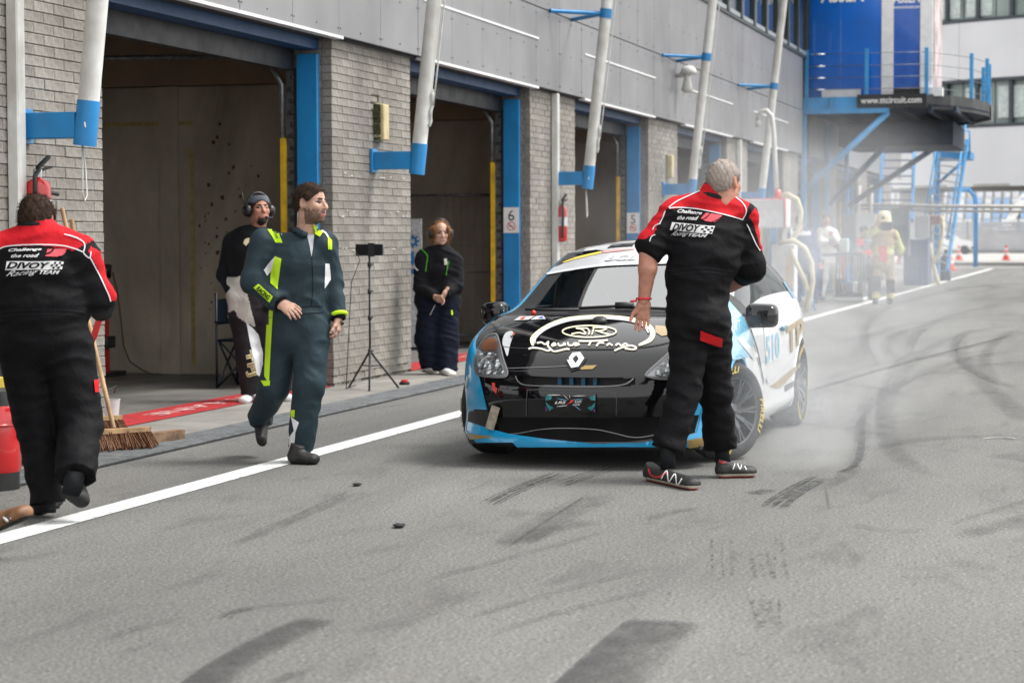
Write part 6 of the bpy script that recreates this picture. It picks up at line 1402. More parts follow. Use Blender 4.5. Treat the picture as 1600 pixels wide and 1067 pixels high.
# ------------------------------------------------------------------ loose things in the pit lane
XRED = mat('extinguisher_red', (.55, .012, .015), .3, var=.06, coat=.6); RUBB = mat('black_rubber', (.012, .012, .012), .6, var=.2); WOOD = mat('broom_handle_wood', (.46, .29, .15), .6, var=.2, vscale=14, stretch=(1, 1, .2)); WOODD = mat('worn_wood', (.24, .15, .09), .75, var=.3, vscale=12); BRIS = mat('bristles', (.20, .085, .035), .8, var=.5, vscale=60, col2=(.08, .03, .012)); LABEL = mat('paper_label', (.62, .63, .64), .6, var=.15, vscale=30)
V3 = lambda p: Vector(tuple(map(float, p)))
def extinguisher(x, y, z0, h, r, label, plate=False):
    s = thing('fire_extinguisher', label, 'extinguisher', (x, YF, z0))
    TB().lathe([(r*.9, 0), (r, .015), (r, h*.84), (r*.85, h*.93), (r*.35, h*.98), (r*.3, h)], (x, y, z0), (0, 0, 1), 24).part('cylinder', XRED, s, True, 50)
    TB().lathe([(r*.34, 0), (r*.36, .05), (r*.2, .06)], (x, y, z0+h), (0, 0, 1), 14).part('valve', CHROME, s, True, 40)
    TB().beam((x-.02, y-.01, z0+h+.06), (x+.10, y-.03, z0+h+.14), .03, .02).part('lever', RUBB, s); TB().beam((x-.02, y-.01, z0+h+.04), (x+.12, y-.03, z0+h+.07), .028, .015).part('carry_handle', RUBB, s)
    TB().tube([(x-.02, y-.02, z0+h+.05), (x-r*1.1, y-.03, z0+h*1.0), (x-r*1.3, y-.04, z0+h*.75), (x-r*1.15, y-.03, z0+h*.3), (x-r*.9, y-.02, z0+h*.1)], .016, 8).part('hose', RUBB, s, True)
    TB().lathe([(r*1.004, 0), (r*1.004, h*.25)], (x, y, z0+h*.42), (0, 0, 1), 24, 0, False).part('label_band', LABEL, s)
    TB().box(x-.04, x+.04, y+r*.6, YF-.002, z0+.05, z0+h*.9).part('wall_bracket', BLACKM, s)
    if plate:
        TB().box(x+r*.6, x+r*1.6, y-.02, YF-.002, z0-.01, z0+.14, bev=.01).part('foot_bracket', XRED, s); TB().box(x+r*.6, x+r*1.6, y-.02, YF-.002, z0+h*.75, z0+h*.95, bev=.01).part('top_bracket', XRED, s)
    return s
e = ony(59, 277, 6.97); extinguisher(e[0], 6.97, e[2]-.46, .46, .088, 'red fire extinguisher on the brick pier behind the dark-haired man')
TB().tube([(e[0]+.10, 7.0, e[2]-.10), (e[0]+.22, 6.99, e[2]-.10), (e[0]+.30, 6.98, e[2]-.11)], .014, 8).part('hook_bar', DARK, thing('wall_hook', 'dark metal hook bar on the brick pier beside the nearest extinguisher', 'hook', (e[0]+.15, 7.0, e[2]-.1)))
e = ony(878, 377, 6.98); extinguisher(e[0], 6.98, e[2], .47, .07, 'red fire extinguisher on the pier above the car, right of number 6', True)
# brooms against the pier
def broom(top, foot, label, head=True):
    a, b = V3(top), V3(foot); s = thing('broom', label, 'broom', (b.x, b.y, 0)); d = (a-b).normalized()
    h = [b+d*.17+(a-b-d*.17)*t for t in np.linspace(0, 1, 6)]
    TB().tube(h, .0155, 10).part('handle', WOOD, s, True, 40)
    if head:
        ax = Vector((.55, -.42, 0)).normalized(); c = b+Vector((0, 0, .145))
        TB().beam(c-ax*.22, c+ax*.22, .055, .03).part('head_block', WOOD, s)
        br = TB(); rg = random.Random(5)
        for k in range(420):
            t = rg.uniform(-.21, .21); o = ax*t+Vector((rg.uniform(-.02, .02), rg.uniform(-.02, .02), 0)); p = c+o; q = p+Vector((rg.gauss(0, .02)+.12*t, rg.gauss(0, .02)-.04, -.125+rg.uniform(0, .025)))
            br.beam(p, q, .006, .006)
        br.part('bristles', BRIS, s)['kind'] = 'stuff'
    return s
b1 = onz(206, 706); b0 = onz(196, 690)
broom(ony(97, 326, 6.93), b1+np.array([-.06, .06, 0]), 'broom with pale wooden handle and brown bristles leaning on the near pier')
broom(ony(112, 342, 6.95), b0+np.array([.1, .30, 0]), 'darker worn broom handle leaning behind the other broom', True)
p = onz(250, 694); o = thing('wood_block', 'short grey-brown wooden block lying beside the broom head', 'wood block', tuple(p))
TB().beam((p[0]-.14, p[1]+.05, .045), (p[0]+.20, p[1]-.06, .045), .09, .085).part('timber', WOODD, o)
p = onz(186, 668); o = thing('bucket', 'white plastic bucket behind the brooms', 'bucket', (p[0], p[1]+.1, 0))
TB().lathe([(.08, .012), (.10, .2), (.105, .21), (.095, .21), (.075, .02)], (p[0], p[1]+.1, 0), (0, 0, 1), 22).part('pail', mat('white_plastic', (.68, .68, .67), .4), o, True, 40)
TB().tube([(p[0]-.13, p[1]+.1, .25), (p[0], p[1]+.02, .31), (p[0]+.13, p[1]+.1, .25)], .005, 6).part('bail', DARK, o, True)
# wheeled extinguisher at the left edge
p = onz(4, 764); o = thing('wheeled_extinguisher', 'large red extinguisher drum with black hose at the left edge', 'extinguisher', tuple(p)); c = (p[0], p[1]+.05, 0)
TB().lathe([(.14, .0), (.14, .10)], c, (0, 0, 1), 24).part('base_ring', RUBB, o, True, 40); TB().lathe([(.142, .10), (.15, .12), (.15, .46), (.142, .48)], c, (0, 0, 1), 28).part('drum', XRED, o, True, 40); TB().lathe([(.153, .36), (.153, .375)], c, (0, 0, 1), 28).part('drum_hoop', XRED, o, True)
TB().lathe([(.145, .48), (.14, .56), (.10, .58)], c, (0, 0, 1), 24).part('collar', DARK, o, True, 40); TB().lathe([(.10, .58), (.10, .63)], c, (0, 0, 1), 20).part('yellow_label', mat('label_yellow', (.6, .45, .05), .5), o, True, 40)
TB().tube([(c[0]-.1, c[1]-.2, .48), (c[0]+.06, c[1]-.19, .46), (c[0]+.14, c[1]-.12, .45)], .014, 8).part('hose', RUBB, o, True); TB().tube([V3(onz(-10, 755))+Vector((0, .02, .02)), V3(onz(20, 735))+Vector((0, .0, .1)), V3(onz(44, 718))+Vector((0, .02, .14))], .018, 8).part('nozzle_hose', RUBB, o, True)
# tyre trolley in front of the man
p = onz(110, 722); o = thing('tyre_trolley', 'red tyre trolley with two black tyres pushed by the man at left', 'trolley', tuple(p))
for k, dx in enumerate((-.28, .10)):
    q = TB(); q.lathe([(.19, -.10), (.27, -.11), (.305, -.08), (.31, 0), (.305, .08), (.27, .11), (.19, .10)], (p[0]+dx, p[1]+.16, .36), (.25, 1, 0), 34, 0, False); q.part('tyre', TYRE, o, True, 50)
    TB().lathe([(.19, -.09), (.18, -.02), (.05, -.03)], (p[0]+dx, p[1]+.16, .36), (.25, 1, 0), 26, 0, False).part('rim', RIM, o, True)
a, b = V3(ond(172, 445, 11.9)), V3(ond(146, 528, 11.9))
TB().beam(a, b, .035, .012).part('handle_strap', XRED, o); TB().tube([b, (p[0]+.2, p[1]+.1, .42), (p[0]+.1, p[1]+.1, .08)], .016, 8).part('frame', XRED, o, True); TB().beam((p[0]-.5, p[1]+.3, .05), (p[0]+.3, p[1]+.3, .05), .04, .04).part('base_rail', XRED, o)
for dx in (-.45, .25): TB().lathe([(.045, -.015), (.048, 0), (.045, .015)], (p[0]+dx, p[1]+.3, .048), (0, 1, 0), 14).part('castor', RUBB, o, True)
# red jack and cable inside the first garage
p = onx(168, 585, 19.7); o = thing('engine_hoist', 'slim red hoist frame standing in the shade of the nearest garage', 'hoist', (19.7, p[1], 0))
for dy in (0, .13): TB().beam((19.7, p[1]+dy, .02), (19.7, p[1]+dy, 1.05), .035, .035).part('upright', XRED, o)
TB().box(19.6, 19.8, p[1]-.05, p[1]+.2, .30, .42, bev=.01).part('winch_box', DARK, o); TB().tube([(19.7, p[1]-.02, 1.02), (19.66, p[1]-.06, 1.12), (19.7, p[1]+.16, 1.15), (19.7, p[1]+.2, 1.0)], .03, 8).part('cable_drum', RUBB, o, True); TB().beam((19.4, p[1]+.06, .03), (20.0, p[1]+.06, .03), .25, .05).part('foot', DARK, o)
pts = [onx(x, y, 20.12) for x, y in ((176, 425), (184, 460), (189, 500), (193, 540), (203, 565), (222, 578), (240, 586))]; o = thing('wall_cable', 'brown cable hanging down the concrete garage wall to the floor', 'cable', tuple(pts[-1]))
TB().tube([tuple(q) for q in pts]+[tuple(onz(270, 589)), tuple(onz(330, 590))], .009, 6).part('cable_run', mat('cable_brown', (.10, .06, .03), .7), o, True)
# folding camping chair
cb = onz(392, 606); o = thing('camping_chair', 'dark blue folding camping chair behind the man with the headset', 'chair', tuple(cb)); cx_, cy_ = cb[0], cb[1]
CHF = mat('chair_frame', (.006, .012, .022), .45); CHC = cloth('chair_canvas', (.003, .007, .013))
cs = [(-.24, -.22), (.24, -.22), (.24, .24), (-.24, .24)]
for i, (dx, dy) in enumerate(cs):
    ex, ey = cs[(i+1) % 4]
    TB().tube([(cx_+dx, cy_+dy, .015), (cx_+ex*.95, cy_+ey*.95, .46)], .010, 8).part('cross_strut', CHF, o, True); TB().tube([(cx_+ex, cy_+ey, .015), (cx_+dx*.95, cy_+dy*.95, .46)], .010, 8).part('cross_strut', CHF, o, True)
    TB().tube([(cx_+dx, cy_+dy, .0), (cx_+dx, cy_+dy, .62 if dy < 0 else .90)], .012, 8).part('leg', CHF, o, True)
TB().box(cx_-.24, cx_+.24, cy_-.22, cy_+.24, .445, .465).part('seat', CHC, o); TB().box(cx_-.24, cx_+.24, cy_+.235, cy_+.25, .60, .84).part('backrest', CHC, o)
for dx in (-.25, .25): TB().box(cx_+dx-.035, cx_+dx+.035, cy_-.24, cy_+.24, .62, .635).part('armrest', CHC, o)
# light panel on a tripod
ft = [onz(546, 607), onz(577, 613), onz(622, 608)]; tc_ = (ft[0]+ft[1]+ft[2])/3; tx, ty = tc_[0], tc_[1]+.02; o = thing('light_tripod', 'black tripod with a flat light panel before the brick pier', 'tripod', (tx, ty, 0))
hub = ond(582, 548, depth(tc_)); top = ond(587, 398, depth(tc_)); hub[0], hub[1] = tx, ty; zt = top[2]; zh = hub[2]
for f_ in ft: TB().tube([(tx, ty, zh), tuple(f_+np.array([0, 0, .02]))], [.011, .009], 8).part('leg', BLACKM, o, True); TB().tube([tuple(f_+np.array([0, 0, .0])), tuple(f_+np.array([0, 0, .025]))], .014, 8).part('rubber_foot', RUBB, o, True); TB().tube([(tx, ty, zh-.14), tuple(np.array([tx, ty, zh])*.62+f_*.38+np.array([0, 0, .0]))], .006, 6).part('strut', BLACKM, o, True)
TB().tube([(tx, ty, zh-.16), (tx, ty, zt)], .010, 10).part('column', BLACKM, o, True)
for z in (zh, zh+(zt-zh)*.35, zh+(zt-zh)*.62, zt-.09): TB().tube([(tx, ty, z-.025), (tx, ty, z+.02)], .019, 10).part('clamp_collar', BLACKM, o, True); TB().tube([(tx, ty, z), (tx+.04, ty-.02, z)], .008, 8).part('clamp_knob', BLACKM, o, True)
ux = Vector(RGT)*.96-Vector(FWD)*.2; ux.z = 0; ux.normalize(); cpt = Vector((tx, ty, zt+.045))
TB().beam(cpt-ux*.13, cpt+ux*.13, .02, .105).part('light_panel', mat('panel_black', (.008, .008, .009), .3), o); TB().beam(cpt-ux*.03-Vector((0, .02, 0)), cpt+ux*.03-Vector((0, .02, 0)), .03, .125).part('panel_clamp', BLACKM, o)
TB().tube([tuple(cpt-ux*.13), (tx-.12, ty+.05, zt-.05), (tx-.16, ty+.12, 1.0), (tx-.15, ty+.16, .4), (tx-.1, ty+.2, .02), (tx+.3, ty+.25, .02)], .004, 6).part('cable', RUBB, o, True)
p = onz(632, 603); o = thing('foot_switch', 'round red push button on black base on the apron', 'button', (p[0], p[1], 0))
TB().lathe([(.05, .013), (.05, .035), (.04, .04)], (p[0], p[1], 0), (0, 0, 1), 20).part('base', RUBB, o, True, 40); TB().lathe([(.036, .04), (.036, .055), (.02, .062), (0, .063)], (p[0], p[1], 0), (0, 0, 1), 20).part('button_cap', XRED, o, True, 40)
# second garage: mesh fence, banner, stand, cables
FY = 26.9; o = thing('mesh_fence', 'grey wire mesh fence panels along the wall of the second garage', 'fence', (FY, 9, 0))
zt_ = onx(700, 305, FY)[2]
for y0 in (7.75, 9.75):
    for yy in (y0, y0+1.94): TB().tube([(FY, yy, .02), (FY, yy, zt_)], .02, 8).part('post', GAL, o, True)
    for z in (.12, zt_, .95): TB().tube([(FY, y0, z), (FY, y0+1.94, z)], .016 if z != .95 else .008, 8).part('rail', GAL, o, True)
    wm = TB()
    for yy in np.arange(y0+.06, y0+1.94, .10): wm.beam((FY, yy, .12), (FY, yy, zt_), .005, .005)
    for z in np.arange(.3, zt_, .25): wm.beam((FY+.004, y0, z), (FY+.004, y0+1.94, z), .005, .005)
    wm.part('wires', GAL, o)['kind'] = 'stuff'
y_b = onx(650, 400, 25.2); o = thing('banner', 'white banner with blue gear symbol half hidden behind the brick pier', 'banner', (25.2, y_b[1], 0)); z0_, z1_ = .05, onx(650, 342, 25.2)[2]
TB().box(25.19, 25.21, onx(659, 400, 25.2)[1], onx(600, 400, 25.2)[1], z0_, z1_).part('banner_sheet', LABEL, o)
gm = TB(); gc = onx(645, 377, 25.185)
for k in range(8):
    a0 = k*math.pi/4
    gm.add([(25.185, gc[1]+.055*math.cos(a0+d)*1.0 if r == 0 else gc[1]+.085*math.cos(a0+d), gc[2]+(.055 if r == 0 else .085)*math.sin(a0+d)) for r, d in ((0, -.22), (1, -.16), (1, .16), (0, .22))], [(0, 1, 2, 3)])
    gm.add([(25.185, gc[1]+r*math.cos(a), gc[2]+r*math.sin(a)) for r, a in ((.03, a0), (.06, a0), (.06, a0+.7854), (.03, a0+.7854))], [(0, 1, 2, 3)])
gm.part('gear_symbol', mat('banner_blue', (.03, .22, .55), .5), o)
for yy0, yy1 in ((393, 414), (420, 428)): q0, q1 = onx(641, yy0, 25.185), onx(647, yy1, 25.185); TB().add([(25.185, q0[1], q0[2]), (25.185, q1[1], q0[2]), (25.185, q1[1], q1[2]), (25.185, q0[1], q1[2])], [(0, 1, 2, 3)]).part('banner_bar', MATS['banner_blue'], o)
TB().box(25.17, 25.23, onx(600, 400, 25.2)[1]-.02, onx(659, 400, 25.2)[1], .011, .05).part('banner_base', DARK, o)
p = onz(712, 528); o = thing('speaker_pole', 'thin black upright pole standing in the second garage entrance', 'pole', (p[0], p[1], 0)); TB().tube([(p[0], p[1], .02), (p[0], p[1], ond(711, 384, depth(p))[2])], .018, 8).part('pole', BLACKM, o, True); TB().box(p[0]-.12, p[0]+.12, p[1]-.15, p[1]+.15, .012, .04).part('foot_plate', BLACKM, o)
p = onz(722, 532); o = thing('equipment_pile', 'jumble of black equipment cases on the garage floor by the fence', 'equipment', (p[0], p[1], 0)); rg = random.Random(3)
for k in range(7): x, y, s_ = p[0]+rg.uniform(-.2, .4), p[1]+rg.uniform(-.3, .25), rg.uniform(.05, .12); TB().box(x-s_, x+s_, y-s_, y+s_, .012, .05+rg.uniform(0, .12), bev=.008).part('case', BLACKM, o)
o = thing('extension_cord', 'tangled orange extension cord on the floor of the second garage', 'cord', (p[0], p[1]-.3, 0)); pts = []
for k in range(120): t = k*.35; pts.append((p[0]+.1+.45*math.sin(t*.61)+.15*math.sin(t*1.7), p[1]-.22+.22*math.cos(t*.83), .025+.05*abs(math.sin(t*.9))+.02*(k % 5 == 0)))
TB().tube(pts, .008, 6).part('cord', mat('orange_cord', (.65, .10, .02), .5), o, True)
# ------------------------------------------------------------------ platform, rigs and background
XP = 49.8
o = PLAT = thing('viewing_platform', 'blue steel platform with curved dark edge and wire railing over the pit lane', 'platform', (XP, 7.0, 0))
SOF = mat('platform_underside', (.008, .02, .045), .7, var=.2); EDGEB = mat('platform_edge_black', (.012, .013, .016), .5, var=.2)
edge = [(XP, 7.1), (XP, 4.25), (50.6, 3.75), (51.8, 3.32), (53.4, 3.05), (55.2, 3.1), (57, 3.6), (58.2, 4.4), (58.6, 5.6), (58.6, 7.1)]
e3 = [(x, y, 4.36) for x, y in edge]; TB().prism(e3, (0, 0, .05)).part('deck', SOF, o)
q = TB()
for (a, b) in zip(edge[1:-2], edge[2:-1]):
    d = Vector((b[0]-a[0], b[1]-a[1], 0)); q.add([(a[0], a[1], 4.30), (b[0], b[1], 4.30), (b[0], b[1], 4.64), (a[0], a[1], 4.64)], [(0, 1, 2, 3)])
q.part('curved_fascia', EDGEB, o)
TB().prism([(54.6, 3.04, 4.28), (55.3, 3.07, 4.28), (57.05, 3.58, 4.28), (56.9, 3.66, 4.28), (55.2, 3.16, 4.28)], (0, 0, .38)).part('white_fascia_section', TRIM, o)
TB().box(XP-.06, XP+.02, 5.8, 7.1, 4.33, 4.60).part('edge_beam', BLUEL, o); TB().box(XP-.14, XP+.10, 5.08, 7.12, 4.22, 4.325).part('lower_beam', BLUEL, o); TB().box(XP-.12, XP+.02, 6.30, 6.42, 4.33, 4.60).part('beam_stiffener', BLUEL, o)
TB().box(XP-.10, XP-.05, 4.22, 5.80, 4.335, 4.645).part('name_board', EDGEB, o); t = TB(); text_on(t, 'www.ttcircuit.com', (XP-.104, 5.02, 4.44), (0, -1, 0), (0, 0, 1), .20, .02, 0, 1, 1.38); t.part('name_lettering', SIGNW, o)
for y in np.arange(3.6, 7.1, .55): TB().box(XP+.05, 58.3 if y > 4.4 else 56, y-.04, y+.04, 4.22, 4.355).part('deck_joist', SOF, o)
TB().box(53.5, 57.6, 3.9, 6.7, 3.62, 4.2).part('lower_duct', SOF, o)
for y0_, y1_, x in ((7.13, 5.1, XP), (7.0, 5.0, 54.0), (7.0, 3.95, 58.0)): TB().tube([(x, y0_, 2.38 if x < 52 else 2.2), (x, y1_, 4.24)], .075, 12).part('diagonal_brace', BLUEL if x < 52 else NAVY, o, True)
for x in (XP, 54.0, 58.0): TB().box(x-.08, x+.08, 6.98, 7.085, .0, 4.24, bev=.01).part('column', BLUEL, o)
posts = [(XP, 6.98), (XP, 5.6), (XP+.05, 4.24), (51.8, 3.36), (53.4, 3.09), (55.2, 3.14), (56.2, 3.35)]
for x, y in posts: TB().box(x-.035, x+.035, y-.045, y+.045, 4.60, 5.70, bev=.008).part('railing_post', BLUEL, o)
for z in (4.78, 5.05, 5.32, 5.60):
    TB().tube([(x, y, z) for x, y in posts], .008, 6).part('railing_wire', GAL, o, True); TB().tube([(XP-.0, 6.9, z), (XP, 6.55, z)], .02, 6).part('wire_tensioner', CHROME, o, True)
# big blue panels on the platform
o = thing('advert_tower', 'tall royal blue advertising panels between white frames on the platform', 'advert panel', (XP+.6, 5.9, 4.42)); ROYAL = mat('royal_blue_panel', (.003, .13, .56), .25, var=.10, vscale=1.2, coat=.4); ROYALD = mat('royal_blue_dark', (.003, .085, .42), .3, var=.08, coat=.4)
xa = XP+.45
for k, (y0, y1) in enumerate(((7.10, 6.25), (6.245, 5.31))): TB().box(xa, xa+.04, y1, y0, 4.42, 9.0).part('blue_panel', ROYAL, o)
TB().box(xa-.05, xa+.10, 5.03, 5.30, 4.72, 9.0).part('white_frame', TRIM, o); TB().box(xa, xa+.04, 4.42, 5.03, 4.82, 9.0).part('dark_blue_panel', ROYALD, o); TB().box(xa-.05, xa+.10, 4.14, 4.42, 4.74, 9.0).part('white_frame', TRIM, o); TB().box(xa+.10, xa+2.2, 4.10, 4.16, 4.74, 9.0).part('side_panel', mat('panel_print', (.6, .5, .5), .5, var=.25, vscale=2), o)
TB().box(xa-.03, xa+.3, 4.42, 5.03, 4.58, 4.82).part('plinth', EDGEB, o); TB().box(xa-.3, xa-.25, 5.75, 6.65, 4.60, 4.80).part('folded_sheet', TRIM, o); TB().box(xa-.2, xa+.2, 3.9, 4.4, 4.60, 4.80).part('white_box', TRIM, o)
t = TB(); b0 = onx(1317, 3, xa-.004); text_on(t, 'ASSEN', (xa-.006, b0[1], b0[2]), (0, -1, 0), (0, 0, 1), .5, .03, .0, 1, 1.0); t.part('panel_lettering', SIGNW, o)
t = TB(); b0 = onx(1417, 4.5, xa-.004); text_on(t, 'ASSEN', (xa-.006, b0[1], b0[2]), (0, -1, 0), (0, 0, 1), .30, .03, .0, 1, .62); b0 = onx(1417, 13.5, xa-.004); text_on(t, 'www.ttcircuit.com', (xa-.006, b0[1], b0[2]), (0, -1, 0), (0, 0, 1), .10, .02, .0, 1, .60); t.part('panel_lettering', SIGNW, o)
# fuel rig with tank, gooseneck and hoses
RX = 40.2; R = lambda x, y: onx(x, y, RX); HOSE = mat('cream_hose', (.62, .56, .38), .5, var=.1); o = thing('fuel_rig', 'white covered fuel tank on a stand with cream hoses and gooseneck vent', 'fuel rig', (RX, 6.6, 0))
TARP = cloth('white_tarp', (.70, .70, .72), .6, .8, 4)
a, b = R(1163, 312), R(1231, 356); TB().box(RX-.35, RX+.35, b[1], a[1], b[2], a[2], bev=.03).part('tank_cover', TARP, o)
for y_, z_ in ((b[1]+.01, 0),): TB().tube([(RX-.36, b[1], b[2]), (RX-.36, b[1], a[2])], .018, 8).part('red_edge', REDP, o, True); TB().tube([(RX-.36, b[1], a[2]), (RX-.36, a[1], a[2]+.01)], .010, 8).part('red_edge', REDP, o, True)
for x in (1200, 1222): p = R(x, 356); TB().tube([(RX, p[1], 0), (RX, p[1], p[2])], .03, 8).part('stand_leg', GAL, o, True)
for x in (1165, 1232): p = R(x, 356); TB().tube([(RX+.3, p[1], 0), (RX+.3, p[1], p[2])], .03, 8).part('stand_leg', GAL, o, True)
a, b = R(1207, 382), R(1243, 485); TB().box(RX-.15, RX+.25, b[1], a[1], .02, a[2], bev=.02).part('meter_cabinet', TARP, o); a, b = R(1230, 400), R(1240, 470); TB().box(RX-.157, RX-.152, b[1], a[1], b[2], a[2]).part('cabinet_label', mat('label_orange', (.65, .38, .16), .6, var=.4, vscale=9, col2=(.7, .65, .6)), o)
TB().tube([tuple(R(x, y)) for x, y in ((1214, 300), (1211, 250), (1209, 205), (1206, 182), (1198, 173), (1190, 174), (1185, 182), (1184, 190))], .045, 10).part('gooseneck', WHITEP, o, True); TB().tube([tuple(R(1184, 188)), tuple(R(1184, 199))], .05, 10).part('gooseneck_nozzle', WHITEP, o, True)
TB().tube([tuple(R(1215, 297)), tuple(R(1215, 312))], .07, 10).part('red_coupling', XRED, o, True); TB().tube([tuple(R(1190, 311)), tuple(R(1190, 316))], .07, 10).part('red_coupling', XRED, o, True)
TB().tube([tuple(R(x, y)) for x, y in ((1216, 306), (1232, 304), (1246, 312), (1252, 330), (1250, 352), (1240, 375), (1230, 400), (1227, 440), (1227, 460))], .045, 10).part('hose', HOSE, o, True)
TB().tube([tuple(onx(x, y, RX-.3)) for x, y in ((1215, 380), (1240, 376), (1258, 388), (1268, 410), (1270, 440), (1265, 470), (1258, 490))], .05, 10).part('hose', HOSE, o, True); TB().tube([tuple(onx(x, y, RX-.25)) for x, y in ((1236, 390), (1246, 415), (1258, 440), (1263, 462), (1258, 492))], .045, 10).part('hose', HOSE, o, True)
TB().tube([tuple(onx(1268, 462, RX)), tuple(onx(1275, 488, RX))], .02, 6).part('blue_prop', BLUEL, o, True)
# tool trolley
TX = 45.6; p = onz(1330, 472); o = thing('tool_trolley', 'dark tool trolley with hanging wrenches beside the driver in white', 'trolley', (TX, 5.5, 0)); Tq = lambda x, y: onx(x, y, TX)
a, b = Tq(1308, 395), Tq(1350, 468); TB().box(TX-.3, TX+.3, b[1], a[1], .12, .20).part('tray', DARK, o); TB().box(TX-.3, TX+.3, b[1], a[1], a[2]-.04, a[2]).part('tray', DARK, o)
for yy in (b[1]+.02, a[1]-.02):
    for xx in (TX-.28, TX+.28): TB().tube([(xx, yy, .03), (xx, yy, a[2])], .02, 6).part('upright', DARK, o, True)
rg = random.Random(8); GM = mat('tool_grey', (.25, .27, .28), .5, metal=.4, var=.4, vscale=14)
for k in range(9): yy = b[1]+(a[1]-b[1])*(k+.5)/9; hh_ = rg.uniform(.2, .5); TB().box(TX-.28, TX-.24, yy-.025, yy+.025, a[2]-.05-hh_, a[2]-.05, bev=.01).part('hanging_tool', GM if k % 3 else XRED if k == 6 else DARK, o)
for k in range(5): yy = b[1]+(a[1]-b[1])*(k+.5)/5; TB().box(TX-.2, TX+.2, yy-.05, yy+.05, .20, .34+rg.uniform(0, .2), bev=.01).part('stored_case', (DARK, LABEL, NAVY, GM, DARK)[k], o)
TB().box(TX-.25, TX+.1, a[1]-.25, a[1]-.08, a[2], a[2]+.30, bev=.03).part('bottle_crate', mat('pale_green_plastic', (.4, .5, .45), .5), o); TB().box(TX-.32, TX+.32, b[1]-.03, a[1]+.03, .05, .11).part('base_shelf', LABEL, o)
# pit wall clutter further on: boards, stairs, hose stands, gas bottle
def slab(name, label, cat, X, x0, y0, x1, y1, m, th=.1, parts=None):
    a, b = onx(x0, y0, X), onx(x1, y1, X); o = thing(name, label, cat, (X, (a[1]+b[1])/2, max(0, b[2]))); TB().box(X, X+th, b[1], a[1], max(.01, b[2]), a[2], bev=min(.02, th/4)).part('panel', m, o); return o
NB = mat('navy_board', (.04, .08, .22), .5, var=.15); o = slab('storage_cabinet', 'navy blue cabinet standing behind the firefighter', 'cabinet', 57, 1412, 374, 1450, 446, NB, .5)
for x in (1424, 1438): a = onx(x, 380, 56.99); TB().box(56.985, 56.998, a[1]-.01, a[1]+.01, .1, a[2]).part('door_gap', DARK, o)
slab('banner_board', 'grey and white board with red stripe hung beside the cabinet', 'board', 58, 1430, 336, 1452, 372, LABEL, .06); 
o = slab('equipment_rack', 'tall dark equipment rack in the shade of the platform', 'rack', 56, 1392, 328, 1420, 400, mat('rack_blue_grey', (.06, .09, .13), .6, var=.5, vscale=4, col2=(.16, .2, .24)), .4)
slab('white_case', 'pale box standing behind the crouching mechanic under the platform', 'case', 54, 1337, 334, 1368, 372, LABEL, .4); slab('grey_case', 'mid grey crate left of the pale box under the platform', 'case', 54.5, 1316, 336, 1337, 372, mat('case_grey', (.22, .22, .23), .6), .4)
p = onz(1477, 439); o = thing('gas_bottle', 'dark blue gas bottle standing on the white line side', 'gas bottle', (p[0], p[1], 0)); zt_ = ond(1477, 398, depth(p))[2]; TB().lathe([(.16, .0), (.17, .03), (.17, zt_-.15), (.12, zt_-.05), (.05, zt_), (.05, zt_+.1)], (p[0], p[1], 0), (0, 0, 1), 20).part('bottle', mat('bottle_slate', (.05, .08, .12), .5, var=.2), o, True, 40); TB().lathe([(.06, zt_+.1), (.06, zt_+.16)], (p[0], p[1], 0), (0, 0, 1), 12).part('valve', DARK, o, True); TB().lathe([(.172, .3), (.172, .33)], (p[0], p[1], 0), (0, 0, 1), 20).part('strap', BLUEL, o)
HX = 62.0; o = thing('hose_stand', 'cream fuel hoses hanging from a grey stand beside the gas bottle', 'hose stand', (HX, 5.6, 0)); Hq = lambda x, y: tuple(onx(x, y, HX))
for pts in (((1452, 445), (1453, 330), (1456, 305)), ((1413, 335), (1400, 360), (1396, 372))): TB().tube([Hq(*q) for q in pts], .05, 8).part('stand_pipe', GAL, o, True)
for pts in (((1450, 345), (1442, 375), (1434, 400), (1430, 430), (1428, 440)), ((1462, 338), (1472, 340), (1473, 360), (1468, 390), (1462, 410), (1456, 400), (1453, 380)), ((1455, 395), (1460, 420), (1466, 440), (1466, 446)), ((1440, 446), (1452, 446), (1466, 446))): TB().tube([Hq(*q) for q in pts], .055, 8).part('hose', HOSE, o, True)
a = onx(1462, 342, HX); TB().box(HX-.2, HX+.1, a[1]-.15, a[1]+.25, a[2]-.15, a[2]+.1, bev=.03).part('nozzle_block', mat('nozzle_red', (.4, .16, .15), .5, var=.6, vscale=6, col2=(.05, .06, .09)), o); a = onx(1432, 444, HX); TB().box(HX-.2, HX+.2, a[1]-.3, a[1]+.3, .02, .16, bev=.03).part('foot_valve', mat('valve_dark', (.12, .08, .08), .5, var=.5, vscale=5), o)
# overhead service rail
for k, (y, r) in enumerate(((321, .05), (327, .035))):
    o = thing('service_rail', ('upper' if k == 0 else 'lower')+' of two thin horizontal pipes running across before the tower', 'rail', (60+k*.1, 4, 3)); a, b = onx(1330, y-1, 60), onx(1640, y+(2 if k == 0 else 4), 60)
    TB().tube([tuple(a), tuple((np.array(a)+np.array(b))/2+np.array([0, 0, -.02])), tuple(b)], r, 8).part('pipe', mat('rail_grey', (.42, .40, .37), .5, var=.1), o, True)
for x, X in ((1342, 60), (1361, 60)):
    p = onx(x, 320, X); o = thing('rail_post', 'slim grey post '+('left' if x < 1350 else 'right')+' of the pair carrying the service rail', 'post', (X, p[1], 0), 'service rail posts'); TB().tube([(X, p[1], 0), (X, p[1], onx(x, 290, X)[2])], .06, 8).part('shaft', MATS['rail_grey'], o, True); TB().box(X-.12, X+.12, p[1]-.12, p[1]+.12, .0, .03).part('foot_plate', MATS['rail_grey'], o)
